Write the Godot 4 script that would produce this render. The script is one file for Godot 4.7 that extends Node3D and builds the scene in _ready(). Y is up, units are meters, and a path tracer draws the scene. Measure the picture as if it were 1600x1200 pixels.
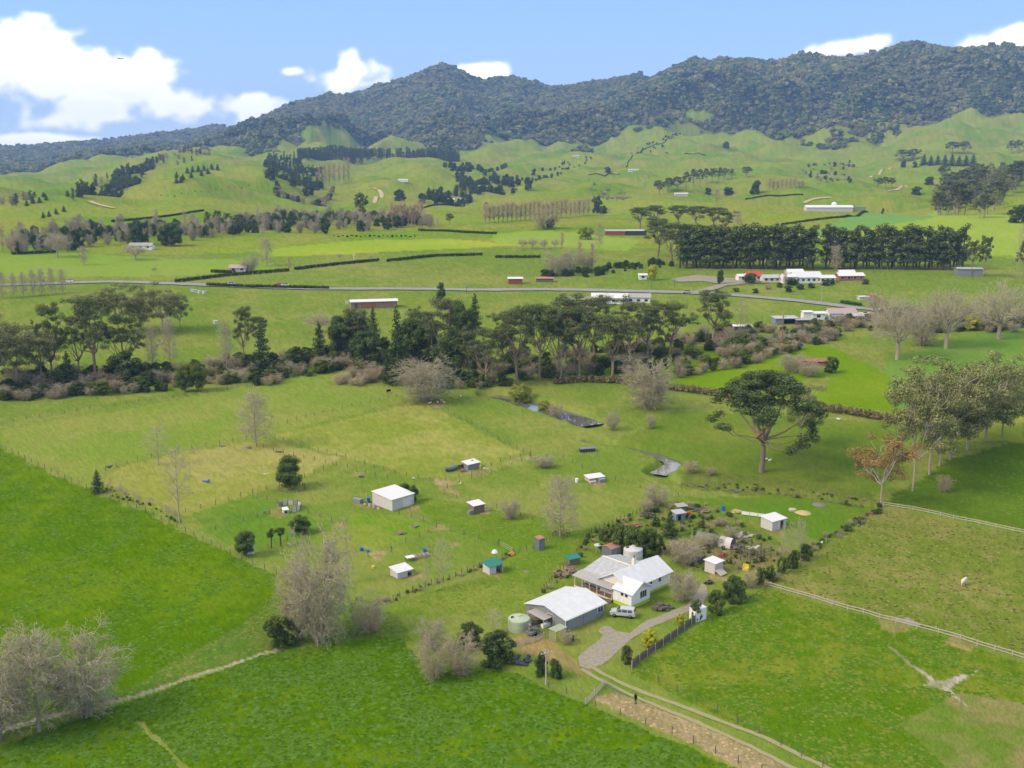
extends Node3D
# A farm in a green valley below a forested range, seen from the air. Metres, y up, the viewer stands above (0, 0, 0) and looks along -z.

const F := 1620.0                    # focal length in photo pixels (photo 1600 x 1200)
const EYE := 80.0                    # height of the viewpoint above the farm
const PITCH := 0.20944               # 12 degrees down
const K := 0.72                      # photo colour (sRGB) to surface colour, for the light that falls on level ground
var rng := RandomNumberGenerator.new()
var nz := FastNoiseLite.new()        # broad
var nf := FastNoiseLite.new()        # fractal
var nr := FastNoiseLite.new()        # ridged
var names := {}

# ------------------------------------------------------------------ camera geometry and terrain
func ray(u: float, v: float) -> Vector3:
	var dx := (u - 800.0) / F
	var dy := -(v - 600.0) / F
	return Vector3(dx, dy * cos(PITCH) - sin(PITCH), -dy * sin(PITCH) - cos(PITCH))

const DS := [700.0, 1050.0, 1300.0, 1600.0, 2000.0, 2500.0, 3100.0, 3900.0, 4800.0, 5800.0, 7500.0, 9500.0]
# photo rows of the ground at the distances from 1050 m on, one line for each 100 photo columns from -100 on
const ROWS := [
	[342, 324, 308, 298, 290, 286, 277, 262, 247, 233, 250],
	[340, 322, 305, 295, 288, 284, 274, 260, 244, 230, 250],
	[340, 325, 312, 300, 288, 270, 262, 250, 238, 224, 245],
	[343, 325, 300, 284, 268, 254, 246, 236, 226, 215, 240],
	[345, 320, 286, 264, 252, 244, 238, 228, 215, 202, 235],
	[350, 327, 292, 276, 260, 248, 236, 212, 189, 196, 230],
	[348, 332, 318, 292, 266, 246, 230, 195, 153, 178, 220],
	[348, 335, 312, 282, 264, 250, 235, 190, 134, 170, 220],
	[345, 330, 315, 287, 264, 252, 236, 184, 119, 160, 210],
	[342, 328, 312, 291, 269, 249, 228, 176, 123, 160, 210],
	[342, 330, 312, 289, 269, 246, 224, 166, 131, 160, 210],
	[345, 330, 308, 286, 263, 241, 212, 140, 116, 150, 210],
	[345, 325, 306, 283, 259, 236, 198, 100, 125, 160, 210],
	[345, 322, 304, 286, 263, 238, 190, 98, 125, 160, 210],
	[340, 325, 308, 289, 269, 240, 190, 92, 120, 160, 210],
	[338, 325, 308, 290, 266, 238, 182, 74, 110, 150, 210],
	[336, 322, 305, 288, 263, 226, 172, 78, 110, 150, 210],
	[335, 318, 300, 282, 258, 226, 178, 77, 110, 150, 210],
	[335, 318, 300, 280, 255, 224, 176, 78, 110, 150, 210]]
var tab := []                        # heights
var tan_ := []                       # slopes
var stream := PackedVector2Array()
var stream_w := PackedFloat32Array()
var stream_box := Rect2()
var levels := PackedFloat32Array([0.0, 0.0, 0.0])

func base_height(d: float) -> float:
	var s := maxf(0.0, d - 230.0)
	return 0.046 * (s - 90.0 * (1.0 - exp(-s / 90.0)))

func make_tables() -> void:
	for c in ROWS.size():
		var u := -100.0 + 100.0 * c
		var hs := PackedFloat32Array([base_height(DS[0])])
		for i in ROWS[c].size():
			var d := ray(u, ROWS[c][i])
			hs.append(EYE + DS[i + 1] * d.y / Vector2(d.x, d.z).length())
		var ms := PackedFloat32Array()
		for i in hs.size():
			if i == 0:
				ms.append(0.046)
			elif i == hs.size() - 1:
				ms.append(0.0)
			else:
				var a: float = (hs[i] - hs[i - 1]) / (DS[i] - DS[i - 1])
				var b: float = (hs[i + 1] - hs[i]) / (DS[i + 1] - DS[i])
				ms.append(0.0 if a * b < 0.0 else (a + b) * 0.5)
		tab.append(hs)
		tan_.append(ms)

# photo rows of the skyline, every 50 columns from -100 on
const SKYLINE := [236, 233, 230, 228, 224, 220, 215, 208, 202, 195, 186, 167, 153, 149, 133, 117, 103, 125, 122, 134, 132, 125, 115, 101, 96, 95, 98, 88, 92, 84, 71, 76, 78, 75, 76, 76, 78]
var corr := PackedFloat32Array()

func fit_skyline() -> void:
	# raise or lower the crest of the range until it meets the skyline
	corr.resize(37)
	for turn in 3:
		var add := []
		for i in 37:
			var d := ray(-100.0 + 50.0 * i, 250.0)
			d /= Vector2(d.x, d.z).length()
			var want := ray(-100.0 + 50.0 * i, SKYLINE[i] + 3.5)
			var slope := want.y / Vector2(want.x, want.z).length()
			var best := -1e9
			var r := 3600.0
			while r < 7800.0:
				best = maxf(best, (land(d.x * r, d.z * r) - EYE - slope * r) * 5000.0 / r)
				r += 60.0
			add.append(best)
		for i in 37:
			corr[i] -= add[i]

func land(x: float, z: float) -> float:
	var d := sqrt(x * x + z * z)
	if d <= 700.0 or z > -10.0:
		var y := base_height(minf(d, 700.0))
		if d > 260.0:
			y += nz.get_noise_2d(x * 0.55, z * 0.55) * 2.2 * smoothstep(260.0, 420.0, d)
		return y
	var i := 0
	while i < 10 and DS[i + 1] < d:
		i += 1
	var w: float = DS[i + 1] - DS[i]
	var s := minf((d - DS[i]) / w, 1.0)
	var s2 := s * s
	var s3 := s2 * s
	var h00 := 2.0 * s3 - 3.0 * s2 + 1.0
	var h10 := (s3 - 2.0 * s2 + s) * w
	var h01 := 3.0 * s2 - 2.0 * s3
	var h11 := (s3 - s2) * w
	var cf := clampf((x / -z * 1656.2 + 900.0) / 100.0, 0.0, 17.999)
	var c := int(cf)
	var q := cf - c
	var g := [0.0, 0.0, 0.0, 0.0]
	for k in 4:
		var cc := clampi(c + k - 1, 0, 18)
		g[k] = h00 * tab[cc][i] + h10 * tan_[cc][i] + h01 * tab[cc][i + 1] + h11 * tan_[cc][i + 1]
	var y: float = g[1] + 0.5 * q * (g[2] - g[0] + q * (2.0 * g[0] - 5.0 * g[1] + 4.0 * g[2] - g[3] + q * (3.0 * (g[1] - g[2]) + g[3] - g[0])))
	y += nz.get_noise_2d(x * 0.55, z * 0.55) * (2.2 + 22.0 * smoothstep(900.0, 1500.0, d))
	y += nz.get_noise_2d(x * 1.25 + 500.0, z * 1.25) * 11.0 * smoothstep(1100.0, 1800.0, d)
	if d > 2900.0:
		y += nr.get_noise_2d(x * 0.42 + 300.0, z * 0.42) * 150.0 * lerpf(0.2, 1.0, smoothstep(-0.31, -0.22, x / -z)) * smoothstep(2900.0, 4300.0, d) * (1.0 - 0.88 * smoothstep(4050.0, 4750.0, d))
		if corr.size():
			var sf := clampf((x / -z * 1656.2 + 900.0) / 50.0, 0.0, 35.999)
			var k := int(sf)
			y += lerpf(corr[k], corr[k + 1], smoothstep(0.0, 1.0, sf - k)) * smoothstep(3300.0, 4700.0, d)
	return y

func hgt(x: float, z: float) -> float:
	var y := land(x, z)
	var d2 := x * x + z * z
	if d2 < 176400.0:
		y += nf.get_noise_2d(x * 22.0, z * -22.0) * 0.14 + nf.get_noise_2d(x * 4.0, z * -4.0) * 0.3
	if stream.size() and stream_box.has_point(Vector2(x, z)):
		var p := Vector2(x, z)
		var best := 1e9
		var at := 0
		for i in stream.size() - 1:
			if stream_w[i] < 0.0 or i == 4:
				continue
			var e := Geometry2D.get_closest_point_to_segment(p, stream[i], stream[i + 1]).distance_to(p) - stream_w[i]
			if e < best:
				best = e
				at = i
		var lv := levels[0] if at < 6 else levels[1] if at < 11 else levels[2]
		y = lerpf(y, minf(y, lv - 0.8), 1.0 - smoothstep(-0.5, 3.2 if at < 6 else 1.9, best + nf.get_noise_2d(x * 9.0, z * 9.0) * 1.2))
	return y

func P(u: float, v: float) -> Vector3:
	# the ground point that the photo shows at that pixel
	var d := ray(u, v)
	d /= Vector2(d.x, d.z).length()
	var a := 60.0
	var b := a
	while b < 9000.0:
		b = a * 1.015 + 1.0
		if EYE + d.y * b < land(d.x * b, d.z * b):
			break
		a = b
	for i in 14:
		var m := (a + b) * 0.5
		if EYE + d.y * m < land(d.x * m, d.z * m):
			b = m
		else:
			a = m
	return Vector3(d.x * b, land(d.x * b, d.z * b), d.z * b)

func G(x: float, z: float) -> Vector3:
	return Vector3(x, hgt(x, z), z)

func top_height(base: Vector3, v: float) -> float:
	# how tall something at that base is when the photo shows its top in row v
	var c := Vector3(0, cos(PITCH), -sin(PITCH))
	var f := Vector3(0, -sin(PITCH), -cos(PITCH))
	var q := (600.0 - v) / F
	var r := base - Vector3(0, EYE, 0)
	return (q * r.dot(f) - r.dot(c)) / (c.y - q * f.y)

func px_size(base: Vector3) -> float:
	# metres for a photo pixel there
	return (base - Vector3(0, EYE, 0)).dot(Vector3(0, -sin(PITCH), -cos(PITCH))) / F

# ------------------------------------------------------------------ colours and materials
func C(r: float, g: float, b: float) -> Color:
	var c := Color(r / 255.0, g / 255.0, b / 255.0).srgb_to_linear()
	return Color(c.r * K, c.g * K, c.b * K)

func mat(c: Color, rough := 0.85, metal := 0.0) -> StandardMaterial3D:
	# c is linear
	var m := StandardMaterial3D.new()
	m.albedo_color = c.linear_to_srgb()
	m.roughness = rough
	m.metallic = metal
	m.metallic_specular = 0.35
	return m

func noise_tex(freq: float, lo: Color, hi: Color, seed_ := 1, size := 256, kind := FastNoiseLite.TYPE_SIMPLEX_SMOOTH) -> NoiseTexture2D:
	var n := FastNoiseLite.new()
	n.noise_type = kind
	n.frequency = freq
	n.seed = seed_
	n.fractal_octaves = 4
	var t := NoiseTexture2D.new()
	t.width = size
	t.height = size
	t.seamless = true
	t.noise = n
	var g := Gradient.new()
	g.set_color(0, lo)
	g.set_color(1, hi)
	t.color_ramp = g
	return t

func worn(c: Color, stain: Color, amount := 0.5, rough := 0.7, metal := 0.0, scale := 0.4) -> StandardMaterial3D:
	# paint or sheet metal with blotches of a second colour
	var m := mat(Color(1, 1, 1), rough, metal)
	var t := noise_tex(0.018, c.lerp(stain, amount).linear_to_srgb(), c.linear_to_srgb(), int(c.r * 971 + stain.g * 577) + 3)
	m.albedo_texture = t
	m.uv1_triplanar = true
	m.uv1_scale = Vector3(scale, scale, scale)
	return m

func vmat(rough := 0.9, tint := Color(1, 1, 1), back := 0.0) -> StandardMaterial3D:
	var m := mat(tint, rough)
	m.vertex_color_use_as_albedo = true
	m.specular_mode = BaseMaterial3D.SPECULAR_DISABLED
	m.cull_mode = BaseMaterial3D.CULL_DISABLED
	if back > 0.0:
		m.backlight_enabled = true
		m.backlight = Color(back, back, back * 0.7)
	return m

# ------------------------------------------------------------------ mesh builder
class MB:
	var v := PackedVector3Array()
	var n := PackedVector3Array()
	var c := PackedColorArray()
	var ix := PackedInt32Array()
	func tri(a: Vector3, b: Vector3, d: Vector3, col := Color.WHITE) -> void:
		var m := (b - a).cross(d - a).normalized()
		var k := v.size()
		v.append_array([a, b, d])
		n.append_array([m, m, m])
		c.append_array([col, col, col])
		ix.append_array([k, k + 2, k + 1])
	func quad(a: Vector3, b: Vector3, d: Vector3, e: Vector3, col := Color.WHITE) -> void:
		var m := (d - a).cross(e - b).normalized()
		var k := v.size()
		v.append_array([a, b, d, e])
		n.append_array([m, m, m, m])
		c.append_array([col, col, col, col])
		ix.append_array([k, k + 2, k + 1, k, k + 3, k + 2])
	func hexa(p: Array, col := Color.WHITE) -> void:
		# p: bottom four counter-clockwise seen from above, then top four
		quad(p[3], p[2], p[1], p[0], col)
		quad(p[4], p[5], p[6], p[7], col)
		for i in 4:
			var j := (i + 1) % 4
			quad(p[i], p[j], p[j + 4], p[i + 4], col)
	func box(o: Vector3, s: Vector3, col := Color.WHITE, b := Basis()) -> void:
		# o: centre of the bottom face
		var p := []
		for y in [0.0, s.y]:
			for q in [[-1, 1], [1, 1], [1, -1], [-1, -1]]:
				p.append(o + b * Vector3(q[0] * s.x * 0.5, y, q[1] * s.z * 0.5))
		hexa(p, col)
	func slab(a: Vector3, b: Vector3, d: Vector3, e: Vector3, th: float, col := Color.WHITE) -> void:
		# four corners of the top face, counter-clockwise seen from its outer side
		var m := (d - a).cross(e - b).normalized() * th
		hexa([a - m, b - m, d - m, e - m, a, b, d, e], col)
	func tube(pts: Array, rad: Array, sides := 5, col := Color.WHITE, cap := true) -> void:
		var k := v.size()
		var cnt := pts.size()
		for i in cnt:
			var t: Vector3 = (pts[mini(i + 1, cnt - 1)] - pts[maxi(i - 1, 0)]).normalized()
			var e := t.cross(Vector3.RIGHT if absf(t.x) < 0.8 else Vector3.FORWARD).normalized()
			var f := t.cross(e)
			for s in sides:
				var a := TAU * s / sides
				var o := e * cos(a) + f * sin(a)
				v.append(pts[i] + o * rad[i])
				n.append(o)
				c.append(col)
		for i in cnt - 1:
			for s in sides:
				var q := k + i * sides + s
				var r := k + i * sides + (s + 1) % sides
				ix.append_array([q, q + sides, r, r, q + sides, r + sides])
		if cap:
			for end in [0, cnt - 1]:
				var o: int = k + end * sides
				for s in range(1, sides - 1):
					ix.append_array([o, o + s, o + s + 1] if end == 0 else [o, o + s + 1, o + s])
	func lathe(prof: Array, sides := 20, col := Color.WHITE, o := Vector3.ZERO) -> void:
		# prof: [radius, y] from the bottom up, seen from outside
		for i in prof.size() - 1:
			for s in sides:
				var a := TAU * s / sides
				var b := TAU * (s + 1) / sides
				var r0: float = prof[i][0]
				var r1: float = prof[i + 1][0]
				quad(o + Vector3(sin(a) * r0, prof[i][1], cos(a) * r0), o + Vector3(sin(b) * r0, prof[i][1], cos(b) * r0), o + Vector3(sin(b) * r1, prof[i + 1][1], cos(b) * r1), o + Vector3(sin(a) * r1, prof[i + 1][1], cos(a) * r1), col)
	func leaf(p: Vector3, out: Vector3, along: Vector3, len_: float, wid: float, col: Color) -> void:
		# a pointed leaf clump (a rhomb), shaded as part of the crown it sits on
		var side := along.cross(out).normalized() * wid * 0.5
		var a := p - along * len_ * 0.5
		var b := p + side
		var d := p + along * len_ * 0.5
		var e := p - side
		var k := v.size()
		v.append_array([a, b, d, e])
		n.append_array([out, out, out, out])
		c.append_array([col, col, col, col])
		if (b - a).cross(d - a).dot(out) > 0.0:
			ix.append_array([k, k + 2, k + 1, k, k + 3, k + 2])
		else:
			ix.append_array([k, k + 1, k + 2, k, k + 2, k + 3])
	func twig(a: Vector3, b: Vector3, wid: float, col: Color) -> void:
		# a thin three-sided spike
		var t := (b - a).normalized()
		var e := t.cross(Vector3.UP if absf(t.y) < 0.9 else Vector3.RIGHT).normalized()
		var f := t.cross(e)
		var k := v.size()
		for s in 3:
			var o := e * cos(TAU * s / 3.0) + f * sin(TAU * s / 3.0)
			v.append(a + o * wid)
			n.append(o)
			c.append(col)
		v.append(b)
		n.append(t)
		c.append(col)
		ix.append_array([k, k + 3, k + 1, k + 1, k + 3, k + 2, k + 2, k + 3, k])
	func mesh(m: Material = null) -> ArrayMesh:
		var a := []
		a.resize(Mesh.ARRAY_MAX)
		a[Mesh.ARRAY_VERTEX] = v
		a[Mesh.ARRAY_NORMAL] = n
		a[Mesh.ARRAY_COLOR] = c
		a[Mesh.ARRAY_INDEX] = ix
		var me := ArrayMesh.new()
		me.add_surface_from_arrays(Mesh.PRIMITIVE_TRIANGLES, a)
		if m:
			me.surface_set_material(0, m)
		return me

# ------------------------------------------------------------------ objects
func numbered(called: String) -> String:
	var k: int = names.get(called, 0)
	names[called] = k + 1
	return called if k == 0 else "%s_%03d" % [called, k]

func tag(o: Node3D, label: String, category: String, group := "", kind := "") -> void:
	if label:
		o.set_meta("label", label)
	if category:
		o.set_meta("category", category)
	if group:
		o.set_meta("group", group)
	if kind:
		o.set_meta("kind", kind)

func thing(called: String, at: Vector3, turn: float, label: String, category: String, group := "") -> Node3D:
	var o := Node3D.new()
	o.name = numbered(called)
	add_child(o)
	o.position = at
	o.rotation.y = turn
	tag(o, label, category, group)
	return o

func part(parent: Node3D, called: String, m: Mesh, mt: Material = null) -> MeshInstance3D:
	var o := MeshInstance3D.new()
	o.name = called
	o.mesh = m
	if mt:
		o.material_override = mt
	parent.add_child(o, true)
	return o

func single(called: String, m: Mesh, mt: Material, at: Vector3, turn: float, label: String, category: String, group := "", kind := "") -> MeshInstance3D:
	var o := MeshInstance3D.new()
	o.name = numbered(called)
	o.mesh = m
	if mt:
		o.material_override = mt
	add_child(o)
	o.position = at
	o.rotation.y = turn
	tag(o, label, category, group, kind)
	return o

func boxp(parent: Node3D, called: String, mt: Material, o: Vector3, s: Vector3, turn := 0.0) -> MeshInstance3D:
	var b := MB.new()
	b.box(o, s, Color.WHITE, Basis(Vector3.UP, turn))
	return part(parent, called, b.mesh(), mt)

func slabp(parent: Node3D, called: String, mt: Material, a: Vector3, b: Vector3, c: Vector3, d: Vector3, th: float) -> MeshInstance3D:
	var m := MB.new()
	m.slab(a, b, c, d, th)
	return part(parent, called, m.mesh(), mt)

# ------------------------------------------------------------------ sky
var blobs := []

func cloud_at(az: float, el: float) -> Vector2:
	# (cover, how deep in the cloud's lower half)
	var fb := nf.get_noise_2d(az * 620.0, el * 900.0)
	var fine := nf.get_noise_2d(az * 2300.0 + 50.0, el * 2900.0)
	var dens := -1.0
	var low := 0.0
	for b in blobs:
		var dx: float = (az - b[0]) / b[2]
		if absf(dx) > 1.6:
			continue
		var dy: float = (el - b[1]) / b[3]
		if absf(dy) > 1.8:
			continue
		var v := 1.0 - sqrt(dx * dx + dy * dy * (1.0 if dy > 0.0 else 1.35))
		if v > dens:
			low = clampf(0.35 - dy * 0.6, 0.0, 1.0) * clampf(v * 1.6, 0.0, 1.0)
		dens = maxf(dens, v)
	# the same kind of cumulus all over the sky, closing up overhead
	var e := maxf(el, 0.02)
	var s := 1.0 / tan(e * 0.85 + 0.09)
	var big := nf.get_noise_2d(sin(az) * s * 75.0 + 400.0, cos(az) * s * 75.0 + 90.0)
	var w := smoothstep(0.15, 0.25, el)
	var g := big * 2.4 + 0.38 + 0.15 * smoothstep(0.3, 1.2, el)
	var d2 := lerpf(-1.0, g, w)
	if d2 > dens:
		low = clampf(d2 * 0.8, 0.0, 0.7)
		dens = d2
	dens += fb * 0.8 + fine * 0.4
	return Vector2(smoothstep(0.05, 0.48, dens), low * clampf(0.55 + fb, 0.2, 1.0))

func sky_color(az: float, el: float) -> Color:
	var e := maxf(el, 0.0)
	var hz := Color(0.70, 0.83, 0.96)
	var c := hz.lerp(Color(0.17, 0.42, 0.84), 1.0 - exp(-e / 0.105))
	c = c.lerp(Color(0.10, 0.27, 0.62), smoothstep(0.25, 1.3, e))
	var k := cloud_at(az, e)
	var w := Color(1.4, 1.36, 1.32).lerp(Color(0.98, 0.97, 1.0), k.y)
	return c.lerp(w, k.x * 0.96)

func make_sky() -> Texture2D:
	for b in [[15, 95, 105, 88], [-60, 80, 130, 95], [60, 130, 90, 60], [195, 130, 105, 55], [240, 112, 60, 42], [300, 165, 130, 38], [395, 168, 70, 34], [150, 165, 90, 40], [520, 122, 92, 40], [545, 112, 50, 34], [455, 112, 45, 14], [750, 116, 44, 18], [1310, 76, 72, 24], [1340, 70, 60, 16], [1590, 62, 70, 22], [50, 221, 100, 11], [1275, 86, 40, 14], [-400, 120, 160, 70], [2050, 90, 140, 40]]:
		var d := ray(b[0], b[1])
		blobs.append([atan2(d.x, -d.z), atan(d.y / Vector2(d.x, d.z).length()), b[2] * 0.96 / F, b[3] * 0.94 / F])
	var im := Image.create(512, 256, false, Image.FORMAT_RGBF)
	for y in 256:
		for x in 512:
			im.set_pixel(x, y, sky_color(wrapf((x + 0.5) / 512.0 * TAU, -PI, PI), (0.5 - (y + 0.5) / 256.0) * PI) if y < 129 else Color(0.5, 0.58, 0.5))
	im.resize(4096, 2048, Image.INTERPOLATE_CUBIC)
	# the low sky again at full sharpness
	for y in range(870, 1024):
		for x in range(-488, 488):
			im.set_pixel(posmod(x, 4096), y, sky_color((x + 0.5) / 4096.0 * TAU, (0.5 - (y + 0.5) / 2048.0) * PI))
	return ImageTexture.create_from_image(im)

# ------------------------------------------------------------------ ground
var fields := []                     # [polygon, box, colour, second colour, grain]

func field(px: Array, a: Color, b: Color, grain := 1.0) -> void:
	var p := PackedVector2Array()
	for q in px:
		var w := P(q[0], q[1])
		p.append(Vector2(w.x, w.z))
	var r := Rect2(p[0], Vector2.ZERO)
	for q in p:
		r = r.expand(q)
	fields.append([p, r, a, b, grain])

func in_field(f: Array, q: Vector2) -> bool:
	return f[1].has_point(q) and Geometry2D.is_point_in_polygon(q, f[0])

func ground_color(x: float, z: float, d: float, cand: Array) -> Color:
	var jit := 0.8 if d < 230.0 else 2.2
	var q := Vector2(x + nf.get_noise_2d(x * 8.0, z * 8.0) * jit, z + nf.get_noise_2d(z * 8.0 + 40.0, x * 8.0) * jit)
	var a: Color
	var b: Color
	var grain := 1.0
	if d < 760.0:
		a = C(126, 150, 56)
		b = C(150, 158, 76)
	else:
		var m := smoothstep(-0.25, 0.3, nz.get_noise_2d(x * 0.35 + 900.0, z * 0.35))
		a = C(124, 156, 40).lerp(C(144, 164, 52), m)
		b = C(158, 160, 68)
	if d > 2500.0 and d > forest_edge(x, z) + 30.0:
		a = C(66, 78, 46)
		b = C(88, 92, 58)
	for f in cand:
		if in_field(f, q):
			a = f[2]
			b = f[3]
			grain = f[4]
	var sc := 1.0 if d < 600.0 else 0.3
	var n := nf.get_noise_2d(x * 2.2 * sc, z * 2.2 * sc) * 1.3 + nf.get_noise_2d(x * 14.0 * sc + 70.0, z * 14.0 * sc) * 0.8 * grain
	var c := a.lerp(b, clampf(0.38 + n * 0.95, 0.0, 1.0))
	var s := 1.0 + grain * (rng.randf() - 0.5) * 0.26
	return Color(c.r * s, c.g * s, c.b * s)

func make_ground() -> void:
	var cols := 660
	var zs := PackedFloat32Array()
	var n1 := 470
	for i in n1:
		var k := lerpf(pow(70.0, -0.5), pow(1000.0, -0.5), float(i) / n1)
		zs.append(1.0 / (k * k))
	var n2 := 230
	for i in n2 + 1:
		zs.append(1000.0 * pow(9.2, float(i) / n2))
	zs.insert(0, 20.0)
	zs.insert(0, -150.0)
	var rows := zs.size()
	var b := MB.new()
	b.v.resize(rows * cols)
	b.n.resize(rows * cols)
	b.c.resize(rows * cols)
	for j in rows:
		var zd := zs[j]
		var cand := []
		for f in fields:
			if f[1].position.y - 4.0 < -zd and f[1].end.y + 4.0 > -zd:
				cand.append(f)
		var wd := maxf(zd, 70.0) * 0.66
		for i in cols:
			var x := wd * (2.0 * i / (cols - 1) - 1.0)
			var d := sqrt(x * x + zd * zd)
			var y := hgt(x, -zd)
			b.v[j * cols + i] = Vector3(x, y, -zd)
			b.c[j * cols + i] = ground_color(x, -zd, d, cand)
	for j in rows:
		for i in cols:
			var e := b.v[j * cols + mini(i + 1, cols - 1)] - b.v[j * cols + maxi(i - 1, 0)]
			var g := b.v[mini(j + 1, rows - 1) * cols + i] - b.v[maxi(j - 1, 0) * cols + i]
			b.n[j * cols + i] = e.cross(g).normalized()
	b.ix.resize((rows - 1) * (cols - 1) * 6)
	var o := 0
	for j in rows - 1:
		for i in cols - 1:
			var k := j * cols + i
			b.ix[o] = k
			b.ix[o + 1] = k + cols
			b.ix[o + 2] = k + 1
			b.ix[o + 3] = k + 1
			b.ix[o + 4] = k + cols
			b.ix[o + 5] = k + cols + 1
			o += 6
	var m := vmat(0.95)
	m.albedo_texture = noise_tex(0.05, Color(0.84, 0.84, 0.84), Color(1, 1, 1), 5, 512)
	m.uv1_triplanar = true
	m.uv1_world_triplanar = true
	m.uv1_scale = Vector3(0.11, 0.11, 0.11)
	single("ground", b.mesh(), m, Vector3.ZERO, 0.0, "", "", "", "structure")

# ------------------------------------------------------------------ the forest on the range
const EDGE := [3500, 3500, 3800, 3900, 3900, 3400, 3900, 3950, 3500, 3900, 3550, 3700, 3900, 3350, 3430, 3480, 3750, 3700, 3700]

func forest_edge(x: float, z: float) -> float:
	var cf := clampf((x / -z * 1656.2 + 900.0) / 100.0, 0.0, 17.999)
	return lerpf(EDGE[int(cf)], EDGE[int(cf) + 1], cf - int(cf)) + nf.get_noise_2d(x * 0.35, z * 0.35) * 300.0 + nf.get_noise_2d(x * 1.3, z * 1.3) * 110.0

func crown_mesh(s: int) -> ArrayMesh:
	# a lumpy, many-faced crown one metre across
	var sp := SphereMesh.new()
	sp.radial_segments = 14
	sp.rings = 8
	sp.radius = 0.5
	sp.height = 1.0
	var a := sp.get_mesh_arrays()
	var b := MB.new()
	for i in a[Mesh.ARRAY_INDEX].size() / 3:
		var q := []
		for k in 3:
			var p: Vector3 = a[Mesh.ARRAY_VERTEX][a[Mesh.ARRAY_INDEX][i * 3 + k]]
			var r := 1.0 + nf.get_noise_3d(p.x * 160.0 + s * 91.0, p.y * 160.0, p.z * 160.0) * 0.9
			q.append(Vector3(p.x * r, p.y * r * 0.9 + 0.2, p.z * r))
		b.tri(q[0], q[2], q[1], Color.WHITE)
	return b.mesh()

func scatter(called: String, m: Mesh, mt: Material, at: Array, label: String, category := "") -> void:
	# at: [Transform3D, Color]
	var mm := MultiMesh.new()
	mm.transform_format = MultiMesh.TRANSFORM_3D
	mm.use_colors = true
	mm.mesh = m
	mm.instance_count = at.size()
	for i in at.size():
		mm.set_instance_transform(i, at[i][0])
		mm.set_instance_color(i, at[i][1])
	var o := MultiMeshInstance3D.new()
	o.name = numbered(called)
	o.multimesh = mm
	o.material_override = mt
	add_child(o)
	tag(o, label, category, "", "stuff")

func spin(h: float, w: float, p: Vector3) -> Transform3D:
	return Transform3D(Basis(Vector3.UP, rng.randf() * TAU).scaled(Vector3(w, h, w)), p)

func make_forest() -> void:
	var lists := [[], [], []]
	var tints := [C(92, 108, 56), C(112, 122, 64), C(72, 90, 52), C(140, 138, 84), C(98, 116, 52), C(128, 120, 78)]
	var made := 0
	while made < 360000:
		# even over the slopes that face the valley
		var t := rng.randf_range(-0.62, 0.62)
		var d := sqrt(lerpf(2600.0 * 2600.0, 7600.0 * 7600.0, rng.randf()))
		var z := -d / sqrt(1.0 + t * t)
		var x := t * -z
		made += 1
		var e := forest_edge(x, z)
		if d < e:
			continue
		var far := 6000.0 if t > -0.27 else 7700.0
		if t > 0.12:
			far = 5150.0
		if d > far:
			continue
		var w := (6.0 + 12.0 * pow(rng.randf(), 1.7)) * (1.0 if d < 4500.0 else 1.25)
		if rng.randf() < 0.1:
			w *= 1.4
		if nf.get_noise_2d(x * 0.7 + 500.0, z * 0.7) > 0.52 and rng.randf() < 0.8:
			continue
		var c: Color = tints[rng.randi() % 6]
		var pt := nz.get_noise_2d(x * 0.4, z * 0.4)
		c = c.lerp(C(130, 126, 84), clampf(pt * 1.6, 0.0, 0.7))
		var s := rng.randf_range(0.75, 1.25)
		lists[made % 3].append([spin(w * rng.randf_range(0.8, 1.25), w, Vector3(x, hgt(x, z) + w * rng.randf_range(0.05, 0.35), z)), Color(c.r * s, c.g * s, c.b * s)])
	for k in 3:
		scatter("forest", crown_mesh(k), vmat(0.95), lists[k], "dense native forest covering the mountain range", "forest")

# ------------------------------------------------------------------ ribbons that lie on the ground
func ribbon(px: Array, half: float, lift: float, step := 6.0, smooth := true) -> ArrayMesh:
	var pts := []
	for q in px:
		pts.append(P(q[0], q[1]))
	return ribbon_world(pts, half, lift, step, smooth)

func spline(pts: Array, step: float) -> Array:
	var cv := Curve3D.new()
	for i in pts.size():
		var t: Vector3 = (pts[mini(i + 1, pts.size() - 1)] - pts[maxi(i - 1, 0)]) / 6.0
		cv.add_point(pts[i], -t, t)
	cv.bake_interval = step
	return Array(cv.get_baked_points())

func ribbon_world(pts: Array, half: float, lift: float, step := 6.0, smooth := true) -> ArrayMesh:
	var line: Array = spline(pts, step) if smooth else pts
	var b := MB.new()
	var cross := 4
	for i in line.size():
		var t: Vector3 = line[mini(i + 1, line.size() - 1)] - line[maxi(i - 1, 0)]
		var s := Vector3(-t.z, 0, t.x).normalized()
		var w := half * (1.0 + nf.get_noise_2d(line[i].x * 8.0, line[i].z * 8.0) * 0.3)
		for k in cross + 1:
			var p: Vector3 = line[i] + s * w * (2.0 * k / cross - 1.0)
			p.y = hgt(p.x, p.z) + lift
			b.v.append(p)
			b.n.append(Vector3.UP)
			b.c.append(Color.WHITE)
	for i in line.size() - 1:
		for k in cross:
			var q := i * (cross + 1) + k
			b.ix.append_array([q, q + cross + 1, q + 1, q + 1, q + cross + 1, q + cross + 2])
	return b.mesh()

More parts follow.
